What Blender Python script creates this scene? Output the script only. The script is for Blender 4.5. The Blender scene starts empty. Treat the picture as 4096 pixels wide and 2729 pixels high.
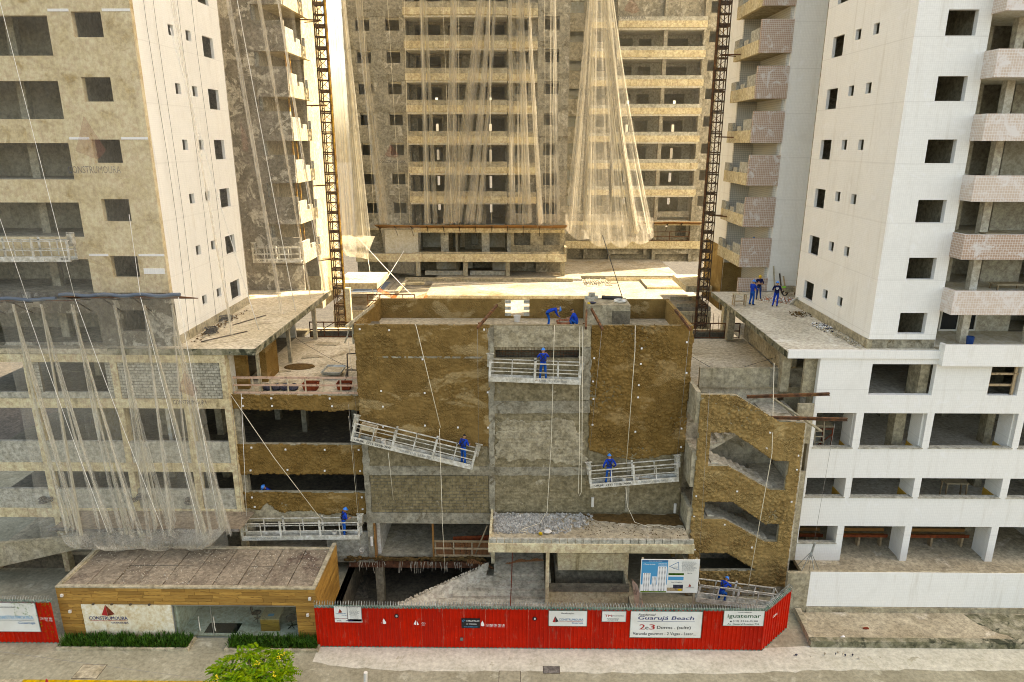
import bpy, bmesh, math, random
from mathutils import Vector, Matrix, noise
from mathutils.geometry import tessellate_polygon
R = math.radians
rnd = random.Random(7)
scene = bpy.context.scene
COL = scene.collection

# ---------------------------------------------------------------- camera
cam_data = bpy.data.cameras.new('camera')
cam_data.sensor_width = 36.0
cam_data.lens = 24.29
cam_data.clip_end = 3000
cam = bpy.data.objects.new('camera', cam_data)
COL.objects.link(cam)
cam.location = (0, 0, 24.4)
cam.rotation_euler = (R(90 - 16.05), 0, R(0.72))
scene.camera = cam
# ---------------------------------------------------------------- sky, sun, exposure
SUN = Vector((1.0, 0.42, 0)).normalized()
SUN_EL = R(54)
world = bpy.data.worlds.new('World')
scene.world = world
world.use_nodes = True
wn = world.node_tree
wn.nodes.clear()
sky = wn.nodes.new('ShaderNodeTexSky')
sky.sky_type = 'NISHITA'
sky.sun_disc = False
sky.sun_elevation = SUN_EL
sky.sun_rotation = math.atan2(SUN.x, SUN.y)
sky.air_density = 1.0
sky.dust_density = 3.0
sky.ozone_density = 1.0
bg = wn.nodes.new('ShaderNodeBackground')
bg.inputs['Strength'].default_value = 0.15
wo = wn.nodes.new('ShaderNodeOutputWorld')
wn.links.new(sky.outputs[0], bg.inputs[0])
wn.links.new(bg.outputs[0], wo.inputs[0])
sl = bpy.data.lights.new('sun', 'SUN')
sl.energy = 4.2
sl.angle = R(0.53)
sl.color = (1.0, 0.97, 0.92)
so = bpy.data.objects.new('sun', sl)
COL.objects.link(so)
so.rotation_euler = Vector((SUN.x * math.cos(SUN_EL), SUN.y * math.cos(SUN_EL), math.sin(SUN_EL))).to_track_quat('Z', 'Y').to_euler()
so.location = (60, 60, 90)
vs = scene.view_settings
vs.view_transform = 'Standard'
vs.look = 'None'
vs.exposure = 1.88
vs.gamma = 1.0
vs.use_curve_mapping = False
try:
    vs.use_white_balance = True
    vs.white_balance_temperature = 9000
    vs.white_balance_tint = 10
except Exception:
    pass
scene.cycles.transparent_max_bounces = 24
scene.cycles.max_bounces = 8
scene.cycles.pixel_filter_type = 'BLACKMAN_HARRIS'
scene.cycles.filter_width = 1.0
scene.cycles.diffuse_bounces = 4

# ---------------------------------------------------------------- materials
def new_mat(name):
    m = bpy.data.materials.new(name)
    m.use_nodes = True
    nt = m.node_tree
    nt.nodes.clear()
    out = nt.nodes.new('ShaderNodeOutputMaterial')
    p = nt.nodes.new('ShaderNodeBsdfPrincipled')
    nt.links.new(p.outputs[0], out.inputs[0])
    return m, nt, p, out

class N:
    """small node helper on one tree"""
    def __init__(s, nt):
        s.nt = nt
        s.pos = nt.nodes.new('ShaderNodeNewGeometry').outputs['Position']
    def lk(s, a, b):
        s.nt.links.new(a, b)
    def put(s, sock, v):
        if hasattr(v, 'is_linked'):
            s.lk(v, sock)
        elif isinstance(v, tuple) and len(v) == 3 and len(sock.default_value) == 4:
            sock.default_value = (*v, 1)
        else:
            sock.default_value = v
    def scale(s, v):
        n = s.nt.nodes.new('ShaderNodeMapping')
        s.lk(s.pos, n.inputs['Vector'])
        n.inputs['Scale'].default_value = v
        return n.outputs[0]
    def noise(s, sc, det=5, rough=.6, vec=None, dist=0.):
        n = s.nt.nodes.new('ShaderNodeTexNoise')
        s.lk(vec or s.pos, n.inputs['Vector'])
        n.inputs['Scale'].default_value = sc
        n.inputs['Detail'].default_value = det
        n.inputs['Roughness'].default_value = rough
        n.inputs['Distortion'].default_value = dist
        return n.outputs[0]
    def vor(s, sc, vec=None, feat='SMOOTH_F1', rand=1.):
        n = s.nt.nodes.new('ShaderNodeTexVoronoi')
        n.feature = feat
        s.lk(vec or s.pos, n.inputs['Vector'])
        n.inputs['Scale'].default_value = sc
        n.inputs['Randomness'].default_value = rand
        return n.outputs['Distance']
    def ramp(s, f, a, b):
        n = s.nt.nodes.new('ShaderNodeMapRange')
        n.interpolation_type = 'SMOOTHSTEP'
        s.put(n.inputs['Value'], f)
        n.inputs['From Min'].default_value = a
        n.inputs['From Max'].default_value = b
        return n.outputs[0]
    def mix(s, f, a, b, mode='MIX'):
        n = s.nt.nodes.new('ShaderNodeMix')
        n.data_type = 'RGBA'
        n.blend_type = mode
        s.put(n.inputs[0], f)
        s.put(n.inputs[6], a)
        s.put(n.inputs[7], b)
        return n.outputs[2]
    def math(s, op, a, b=0.):
        n = s.nt.nodes.new('ShaderNodeMath')
        n.operation = op
        s.put(n.inputs[0], a)
        s.put(n.inputs[1], b)
        return n.outputs[0]
    def bump(s, h, strength, dist, nrm=None):
        n = s.nt.nodes.new('ShaderNodeBump')
        n.inputs['Strength'].default_value = strength
        n.inputs['Distance'].default_value = dist
        s.lk(h, n.inputs['Height'])
        if nrm:
            s.lk(nrm, n.inputs['Normal'])
        return n.outputs[0]
    def warp(s, amt, sc):
        n = s.nt.nodes.new('ShaderNodeTexNoise')
        s.lk(s.pos, n.inputs['Vector'])
        n.inputs['Scale'].default_value = sc
        a = s.nt.nodes.new('ShaderNodeVectorMath')
        a.operation = 'MULTIPLY_ADD'
        s.lk(n.outputs['Color'], a.inputs[0])
        a.inputs[1].default_value = (amt,) * 3
        s.lk(s.pos, a.inputs[2])
        return a.outputs[0]

def sat(c, k=1.22):
    if c is None: return None
    l = .3 * c[0] + .6 * c[1] + .1 * c[2]
    return tuple(max(.003, l + (v - l) * k) for v in c)

def mat(name, c1, c2=None, sc=.8, lo=.4, hi=.6, c3=None, sc3=.35, lo3=.55, hi3=.7, rough=.85, bump=.25, bsc=14, bd=.02, metal=0., streak=None, grain=.40, spec=.12, panel=None):
    """noisy procedural surface: base c1/c2, blotches c3, vertical streaks, fine grain and relief"""
    m, nt, p, out = new_mat(name)
    n = N(nt)
    c1, c2, c3, streak = sat(c1), sat(c2), sat(c3), sat(streak)
    col = c1
    if c2:
        col = n.mix(n.ramp(n.noise(sc), lo, hi), c1, c2)
    if c3:
        col = n.mix(n.ramp(n.noise(sc3, 8, .68, dist=.6), lo3, hi3), col, c3)
    if streak:
        col = n.mix(n.ramp(n.noise(1., 4, .7, n.scale((3.2, 3.2, .22))), .52, .78), col, streak)
    if grain:
        g = n.ramp(n.noise(4.5, 8, .74), .3, .7)
        col = n.mix(grain, col, n.mix(g, (0, 0, 0), (1, 1, 1)), 'OVERLAY')
    if panel:
        oi = nt.nodes.new('ShaderNodeObjectInfo').outputs['Random']
        col = n.mix(n.math('MULTIPLY', oi, .55), col, panel)
        col = n.mix(n.math('MULTIPLY', n.ramp(n.noise(2.2, 8, .75, n.scale((1.4, 1.4, .5))), .56, .72), .5), col, (.34, .20, .13))
    n.put(p.inputs['Base Color'], col)
    p.inputs['Roughness'].default_value = rough
    p.inputs['Metallic'].default_value = metal
    p.inputs['Specular IOR Level'].default_value = spec
    if bump:
        n.lk(n.bump(n.noise(bsc, 4, .65), bump, bd), p.inputs['Normal'])
    return m

def tile_mat(name, tile, grout, size, smear=None, vary=.06, gw=.09, lo=.5, hi=.7, dirt=None, sms=1.3, joint=None):
    m, nt, p, out = new_mat(name)
    n = N(nt)
    sep = nt.nodes.new('ShaderNodeSeparateXYZ')
    n.lk(n.pos, sep.inputs[0])
    def grid(a):
        f = n.math('FRACT', n.math('DIVIDE', a, size))
        return n.math('LESS_THAN', f, gw)
    h = n.math('ADD', sep.outputs[0], sep.outputs[1])
    g = n.math('MAXIMUM', grid(h), grid(sep.outputs[2]))
    base = n.mix(n.ramp(n.noise(7., 2), .3, .7), tile, tuple(min(1, c * (1 + vary)) for c in tile))
    if dirt:
        base = n.mix(n.ramp(n.noise(.5, 7, .65, dist=.5), .52, .75), base, dirt)
        base = n.mix(n.ramp(n.noise(1., 5, .7, n.scale((1.6, 1.6, .12))), .55, .85), base, dirt)
    col = n.mix(g, base, grout)
    if joint:
        fz = n.math('FRACT', n.math('DIVIDE', n.math('ADD', sep.outputs[2], n.math('MULTIPLY', n.noise(1.5, 3), .05)), 2.92))
        col = n.mix(n.math('MULTIPLY', n.math('LESS_THAN', fz, .022), .25), col, joint)
        col = n.mix(n.math('MULTIPLY', n.ramp(n.noise(1., 6, .75, n.scale((2.2, 2.2, .16))), .5, .78), .6), col, (.60, .555, .46))
        col = n.mix(n.math('MULTIPLY', n.ramp(n.noise(.9, 7, .7, dist=1.5), .58, .66), .5), col, (.88, .87, .84))
    if smear:
        col = n.mix(n.ramp(n.noise(sms, 8, .7, dist=1.2), lo, hi), col, smear)
    n.put(p.inputs['Base Color'], col)
    p.inputs['Roughness'].default_value = .45
    n.lk(n.bump(n.math('SUBTRACT', 1., g), .25, .004), p.inputs['Normal'])
    return m

def mud_mat(name, c1, c2, dry, lo=.56, hi=.62):
    """freshly thrown mortar: overlapping trowel scallops in relief, drying patches"""
    m, nt, p, out = new_mat(name)
    n = N(nt)
    w = n.warp(.28, 2.6)
    v = n.math('MULTIPLY', n.ramp(n.vor(7.5, w, 'DISTANCE_TO_EDGE'), 0., .22), n.ramp(n.noise(1.1, 3), .35, .7))
    f = n.noise(9, 6, .65)
    col = n.mix(n.ramp(n.noise(1.4, 6, .6), .35, .65), c1, c2)
    col = n.mix(n.ramp(n.noise(.42, 9, .6, n.scale((.8, .8, 1.5)), .4), lo, hi), col, dry)
    col = n.mix(.18, col, n.mix(n.ramp(n.noise(26, 3), .3, .7), (0, 0, 0), (1, 1, 1)), 'OVERLAY')
    n.put(p.inputs['Base Color'], col)
    p.inputs['Roughness'].default_value = .95
    p.inputs['Specular IOR Level'].default_value = .08
    b = n.bump(f, .5, .03)
    n.lk(n.bump(v, .9, .045, b), p.inputs['Normal'])
    return m

def flat(name, c, rough=.6, metal=0., emit=0., spec=.4):
    m, nt, p, out = new_mat(name)
    p.inputs['Base Color'].default_value = (*c, 1)
    p.inputs['Roughness'].default_value = rough
    p.inputs['Metallic'].default_value = metal
    p.inputs['Specular IOR Level'].default_value = spec
    return m

def wood_mat(name, c1, c2, grain=(2.2, 2.2, 26)):
    m, nt, p, out = new_mat(name)
    n = N(nt)
    oi = nt.nodes.new('ShaderNodeObjectInfo').outputs['Random']
    off = nt.nodes.new('ShaderNodeVectorMath')
    off.operation = 'ADD'
    n.lk(n.scale(grain), off.inputs[0])
    cmb = nt.nodes.new('ShaderNodeCombineXYZ')
    n.lk(n.math('MULTIPLY', oi, 60.), cmb.inputs[0])
    n.lk(cmb.outputs[0], off.inputs[1])
    f = n.ramp(n.noise(1., 6, .65, off.outputs[0], .8), .3, .72)
    col = n.mix(f, c1, c2)
    dark = n.ramp(n.noise(.8, 4, .7, off.outputs[0], 1.5), .54, .64)
    col = n.mix(dark, col, tuple(c * .45 for c in c1))
    col = n.mix(n.math('MULTIPLY', oi, .75), col, tuple(c * .5 for c in c1))
    n.put(p.inputs['Base Color'], col)
    p.inputs['Roughness'].default_value = .55
    return m

def net_mat(name, col, dens, var=.35, tr=.55, sc=(26, 26, .35)):
    """woven safety net: a share of the light passes straight through, threads scatter the rest"""
    m, nt, p, out = new_mat(name)
    nt.nodes.remove(p)
    n = N(nt)
    df = nt.nodes.new('ShaderNodeBsdfDiffuse')
    df.inputs[0].default_value = (*col, 1)
    tl = nt.nodes.new('ShaderNodeBsdfTranslucent')
    tl.inputs[0].default_value = (*col, 1)
    a = nt.nodes.new('ShaderNodeMixShader')
    a.inputs[0].default_value = tr
    n.lk(df.outputs[0], a.inputs[1])
    n.lk(tl.outputs[0], a.inputs[2])
    t = nt.nodes.new('ShaderNodeBsdfTransparent')
    b = nt.nodes.new('ShaderNodeMixShader')
    k = n.math('MULTIPLY', n.noise(1., 3, .6, n.scale(sc)), 1.)
    k = n.ramp(k, .3, .75)
    k2 = n.ramp(n.noise(.5, 3, .6), .3, .7)
    k = n.math('ADD', n.math('MULTIPLY', k, dens * var * 2), n.math('MULTIPLY', k2, dens * .5))
    k = n.math('ADD', k, dens * (.75 - var))
    n.lk(k, b.inputs[0])
    n.lk(t.outputs[0], b.inputs[1])
    n.lk(a.outputs[0], b.inputs[2])
    n.lk(b.outputs[0], out.inputs[0])
    return m

MAT = {}
MAT['white_tile'] = tile_mat('white_tile', (.82, .805, .742), (.735, .72, .655), .1, dirt=(.765, .745, .68), joint=(.55, .53, .47))
MAT['pink_tile'] = tile_mat('pink_tile', (.40, .265, .185), (.66, .62, .56), .125, smear=(.62, .58, .54), gw=.14, lo=.52, hi=.64)
MAT['pale_pink_tile'] = tile_mat('pale_pink_tile', (.56, .44, .345), (.72, .69, .64), .125, smear=(.70, .65, .60), gw=.14, lo=.44, hi=.62)
MAT['grey_tile'] = tile_mat('grey_tile', (.58, .56, .49), (.25, .23, .19), .15, gw=.1)
MAT['beige_plaster'] = mat('beige_plaster', (.62, .525, .365), (.52, .425, .275), .9, .35, .65, (.36, .265, .14), .9, .54, .70, streak=(.46, .37, .24), grain=.26)
MAT['patch_concrete'] = mat('patch_concrete', (.22, .20, .165), (.16, .145, .115), .6, .4, .6, (.40, .375, .315), .9, .52, .57, streak=(.14, .12, .09))
MAT['tower_concrete'] = mat('tower_concrete', (.33, .30, .235), (.25, .225, .172), .8, .35, .65, (.43, .395, .32), .8, .55, .61, streak=(.19, .165, .12))
MAT['cream_concrete'] = mat('cream_concrete', (.60, .52, .365), (.52, .435, .285), .7, .35, .65, (.36, .28, .16), .5, .62, .75, streak=(.28, .22, .13), bump=.15)
MAT['stair_concrete'] = mat('stair_concrete', (.55, .50, .40), (.44, .39, .30), 1., .35, .65, (.27, .235, .17), .8, .56, .66)
MAT['formed_concrete'] = mat('formed_concrete', (.40, .355, .265), (.31, .27, .19), 1., .35, .65, (.19, .165, .115), .6, .58, .72, streak=(.22, .19, .13))
MAT['mould_edge'] = mat('mould_edge', (.30, .275, .205), (.16, .15, .10), 1.6, .4, .6, (.05, .052, .035), 1.1, .5, .62)
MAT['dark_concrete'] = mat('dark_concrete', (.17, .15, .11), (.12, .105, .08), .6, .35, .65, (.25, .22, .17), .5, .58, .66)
MAT['floor_concrete'] = mat('floor_concrete', (.40, .35, .26), (.31, .265, .19), .45, .35, .65, (.50, .45, .36), .6, .56, .68, bump=.2, streak=None)
MAT['terrace_concrete'] = mat('terrace_concrete', (.60, .55, .45), (.48, .43, .34), .45, .35, .65, (.68, .64, .55), .6, .58, .66, bump=.2, streak=None)
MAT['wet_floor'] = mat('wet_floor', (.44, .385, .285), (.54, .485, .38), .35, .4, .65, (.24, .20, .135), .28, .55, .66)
MAT['deck_concrete'] = mat('deck_concrete', (.33, .305, .25), (.26, .232, .18), .4, .35, .65, (.19, .15, .095), .3, .54, .68, bump=.12)
MAT['splatter'] = mat('splatter', (.25, .212, .142), (.185, .155, .10), 2.2, .38, .62, (.335, .295, .22), 1.3, .6, .66, bump=.9, bsc=9, bd=.05)
MAT['splatter_light'] = mat('splatter_light', (.37, .325, .238), (.265, .227, .158), 1.8, .38, .62, bump=.8, bsc=8, bd=.04)
MAT['concrete_band'] = mat('concrete_band', (.30, .275, .215), (.225, .20, .15), 1.5, .4, .6, (.16, .135, .095), 1.2, .56, .64, bump=.4)
MAT['block'] = mat('block', (.43, .41, .345), (.34, .32, .26), 2.5, .35, .65, bump=.35, bsc=30)
MAT['block_buff'] = mat('block_buff', (.215, .176, .108), (.17, .137, .082), 2.5, .35, .65, (.28, .24, .17), 2.2, .6, .68, bump=.6, bsc=18, bd=.03)
MAT['mortar'] = mat('mortar', (.13, .115, .085), None, bump=.5)
MAT['mud'] = mud_mat('mud', (.232, .138, .043), (.182, .105, .030), (.295, .19, .075))
MAT['mud_dry'] = mud_mat('mud_dry', (.24, .146, .049), (.188, .112, .036), (.335, .23, .102), .56, .61)
MAT['mud_ochre'] = mud_mat('mud_ochre', (.325, .213, .08), (.262, .166, .06), (.41, .282, .12), .58, .68)
MAT['red_paint'] = mat('red_paint', (.50, .044, .012), (.43, .038, .011), 1.2, .35, .65, (.38, .055, .025), .8, .66, .8, rough=.5, bump=.3, bsc=2.5, bd=.03, grain=.10, spec=.12, panel=(.37, .012, .006))
MAT['teal_strip'] = mat('teal_strip', (.09, .14, .11), (.16, .20, .16), 1.5, bump=.2)
MAT['steel'] = flat('steel', (.45, .45, .42), .4, .8)
MAT['galv'] = mat('galv', (.40, .41, .38), (.30, .31, .28), 3., rough=.5, metal=.35)
MAT['rust'] = mat('rust', (.15, .075, .042), (.085, .05, .034), 3., .4, .6, (.24, .14, .07), 2., .55, .68, rough=.8, bump=.3)
MAT['mast_steel'] = mat('mast_steel', (.13, .088, .058), (.075, .055, .042), 3., .4, .6, (.22, .13, .06), 2., .56, .66, rough=.8)
MAT['rust_yellow'] = mat('rust_yellow', (.38, .24, .08), (.20, .11, .05), 2.5, .4, .6, rough=.75)
MAT['dark_steel'] = mat('dark_steel', (.07, .06, .05), (.11, .085, .06), 3., rough=.6)
MAT['white_metal'] = mat('white_metal', (.60, .575, .505), (.47, .44, .365), 2.2, .4, .6, (.24, .17, .10), 2.4, .6, .7, rough=.6, bump=.2)
MAT['hoist'] = mat('hoist', (.45, .43, .37), (.30, .27, .21), 3., rough=.6)
MAT['raw_wood'] = wood_mat('raw_wood', (.42, .29, .155), (.54, .41, .25), (3, 3, 3))
MAT['pale_wood'] = wood_mat('pale_wood', (.50, .40, .25), (.60, .50, .34), (3, 3, 3))
MAT['form_wood'] = wood_mat('form_wood', (.40, .19, .045), (.30, .115, .03), (1.5, 6, 6))
MAT['tray_board'] = mat('tray_board', (.16, .075, .045), (.11, .055, .035), 2.)
MAT['red_wood'] = mat('red_wood', (.20, .06, .032), (.15, .045, .025), 2.)
MAT['pink_wood'] = wood_mat('pink_wood', (.52, .31, .20), (.60, .41, .29), (3, 3, 3))
MAT['cladding'] = wood_mat('cladding', (.42, .20, .035), (.56, .315, .075), (1.3, 1.3, 17))
MAT['roof_board'] = mat('roof_board', (.20, .165, .125), (.27, .225, .17), .8, .38, .6, (.125, .092, .072), .3, .56, .68, bump=.5, bsc=30)
MAT['cream_sign'] = mat('cream_sign', (.74, .66, .50), (.68, .58, .41), .7, streak=(.58, .47, .30), bump=.03, rough=.5)
MAT['white_sign'] = mat('white_sign', (.74, .73, .67), (.68, .66, .59), .9, rough=.4, bump=.0, grain=.03)
MAT['white_print'] = flat('white_print', (.80, .78, .73), .5)
MAT['black_print'] = flat('black_print', (.02, .02, .02), .5)
MAT['navy_print'] = flat('navy_print', (.018, .022, .12), .5)
MAT['red_print'] = flat('red_print', (.42, .02, .02), .5)
MAT['green_print'] = flat('green_print', (.015, .08, .03), .5)
MAT['cyan_print'] = flat('cyan_print', (.04, .28, .48), .5)
MAT['cyan_deep'] = flat('cyan_deep', (.02, .13, .27), .5)
MAT['grey_print'] = flat('grey_print', (.22, .22, .21), .5)
MAT['black_board'] = flat('black_board', (.012, .012, .014), .35)
MAT['rope'] = flat('rope', (.68, .60, .44), .9)
MAT['white_rope'] = flat('white_rope', (.78, .75, .67), .9)
MAT['wire'] = flat('wire', (.28, .26, .22), .5, .5)
MAT['cable'] = flat('cable', (.03, .028, .025), .6)
MAT['blue_cloth'] = mat('blue_cloth', (.012, .055, .33), (.008, .036, .24), 8., rough=.9, bump=.5, bsc=22, grain=.1)
MAT['navy_cloth'] = mat('navy_cloth', (.012, .016, .06), (.008, .012, .04), 8., rough=.9, bump=.5, bsc=22)
MAT['jeans'] = mat('jeans', (.03, .06, .17), (.02, .04, .12), 8., rough=.9, bump=.4, bsc=22)
MAT['skin'] = flat('skin', (.38, .19, .10), .55)
MAT['work_jeans'] = mat('work_jeans', (.016, .095, .33), (.011, .066, .24), 8., rough=.9, bump=.5, bsc=22, grain=.2)
MAT['boots'] = flat('boots', (.018, .015, .012), .6)
MAT['helmet_blue'] = flat('helmet_blue', (.02, .22, .66), .3)
MAT['helmet_yellow'] = flat('helmet_yellow', (.62, .40, .02), .3)
MAT['harness'] = flat('harness', (.015, .015, .018), .7)
MAT['glove'] = flat('glove', (.50, .52, .05), .8)
MAT['orange_tool'] = flat('orange_tool', (.55, .14, .03), .6)
MAT['hair'] = flat('hair', (.012, .009, .007), .7)
MAT['white_plastic'] = flat('white_plastic', (.66, .62, .54), .4)
MAT['mortar_red'] = mat('mortar_red', (.22, .055, .03), (.16, .045, .03), 3.)
MAT['mortar_pink'] = mat('mortar_pink', (.42, .20, .135), (.36, .16, .10), 3.)
MAT['blue_bucket'] = flat('blue_bucket', (.01, .06, .22), .4)
MAT['dark_bag'] = mat('dark_bag', (.035, .035, .05), (.06, .058, .07), 4.)
MAT['stone'] = mat('stone', (.40, .385, .345), (.31, .295, .26), 3., bump=.5)
MAT['rubble'] = mat('rubble', (.50, .455, .37), (.38, .33, .25), 3., bump=.5)
MAT['soil'] = mat('soil', (.13, .085, .042), (.095, .06, .028), 2., (.2), .7, bump=1., bsc=10, bd=.06)
MAT['sidewalk'] = mat('sidewalk', (.315, .295, .222), (.25, .232, .17), .5, .35, .65, (.38, .36, .28), .9, .55, .66, bump=.25, grain=.25)
MAT['pale_apron'] = mat('pale_apron', (.53, .51, .425), (.45, .43, .35), .9, .35, .65, (.35, .33, .25), .8, .6, .68, bump=.25, grain=.22)
MAT['asphalt'] = mat('asphalt', (.06, .056, .048), (.085, .078, .066), 2., bump=.5, bsc=40)
MAT['yellow_paint'] = mat('yellow_paint', (.52, .33, .04), (.38, .26, .06), 2.5, .4, .6, (.25, .21, .13), 2., .58, .66)
MAT['grey_metal'] = mat('grey_metal', (.17, .16, .14), (.11, .10, .09), 6., rough=.6, bump=.8, bsc=30)
MAT['leaf_dark'] = mat('leaf_dark', (.022, .058, .012), (.045, .095, .02), 5., bump=0, rough=.5)
MAT['leaf_bright'] = mat('leaf_bright', (.07, .145, .02), (.155, .215, .03), 4., bump=0, rough=.5)
MAT['flower'] = flat('flower', (.62, .46, .02), .6)
MAT['bark'] = mat('bark', (.12, .09, .06), (.08, .06, .04), 6., bump=.8)
MAT['tyre'] = flat('tyre', (.02, .02, .02), .8)
MAT['interior'] = mat('interior', (.74, .70, .60), (.66, .62, .52), .6, .35, .65, (.52, .47, .37), .5, .58, .68)
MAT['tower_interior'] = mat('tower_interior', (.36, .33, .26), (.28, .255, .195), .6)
MAT['pale_floor'] = mat('pale_floor', (.64, .61, .53), (.54, .51, .43), .5, .35, .65, (.36, .315, .24), .35, .58, .7)
MAT['pale_interior'] = mat('pale_interior', (.60, .57, .50), (.54, .50, .42), .6)
MAT['orange_net'] = net_mat('orange_net', (.62, .22, .05), .55)
MAT['rust_net'] = net_mat('rust_net', (.42, .20, .09), .75)
MAT['teal_glass'] = flat('teal_glass', (.03, .12, .09), .1)
MAT['dark_glass'] = flat('dark_glass', (.025, .028, .03), .08)
MAT['ochre_tile'] = tile_mat('ochre_tile', (.66, .36, .03), (.30, .24, .12), .1)
MAT['green_bag'] = flat('green_bag', (.22, .62, .06), .5)
MAT['tarp_blue'] = flat('tarp_blue', (.095, .12, .15), .7)
MAT['net_fine'] = net_mat('net_fine', (.74, .71, .63), .12, .34)
MAT['net_sheer'] = net_mat('net_sheer', (.82, .80, .74), .07, .34)
MAT['net_mid'] = net_mat('net_mid', (.92, .86, .72), .19, .36)
MAT['net_dense'] = net_mat('net_dense', (.78, .73, .60), .46, .3, .6)
MAT['net_bunch'] = net_mat('net_bunch', (.92, .86, .73), .34, .36, .6)
m_, nt_, p_, o_ = new_mat('shop_glass')
p_.inputs['Base Color'].default_value = (.55, .62, .58, 1)
p_.inputs['Roughness'].default_value = .02
p_.inputs['Transmission Weight'].default_value = 0.
gt = nt_.nodes.new('ShaderNodeBsdfTransparent')
gt.inputs[0].default_value = (.90, .95, .92, 1)
gg = nt_.nodes.new('ShaderNodeBsdfGlossy')
gg.inputs['Roughness'].default_value = .02
gx = nt_.nodes.new('ShaderNodeMixShader')
gx.inputs[0].default_value = .06
nt_.links.new(gt.outputs[0], gx.inputs[1])
nt_.links.new(gg.outputs[0], gx.inputs[2])
nt_.links.new(gx.outputs[0], o_.inputs[0])
nt_.nodes.remove(p_)
MAT['shop_glass'] = m_

# ---------------------------------------------------------------- geometry helpers
ORG = {}
def org(o):
    return ORG.get(o.name, Vector((0, 0, 0)))

def link(o, parent=None):
    COL.objects.link(o)
    if parent is not None:
        o.parent = parent
        ORG[o.name] = org(parent)
    return o

def thing(name, label, cat, loc=(0, 0, 0), group=None, rz=0., kind=None):
    o = bpy.data.objects.new(name, None)
    o.empty_display_size = .2
    COL.objects.link(o)
    o.location = loc
    o.rotation_euler.z = rz
    ORG[o.name] = Vector(loc)
    return tag(o, label, cat, group, kind)

def tag(o, label, cat, group=None, kind=None):
    o['label'] = label
    o['category'] = cat
    if group:
        o['group'] = group
    if kind:
        o['kind'] = kind
    return o

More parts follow.
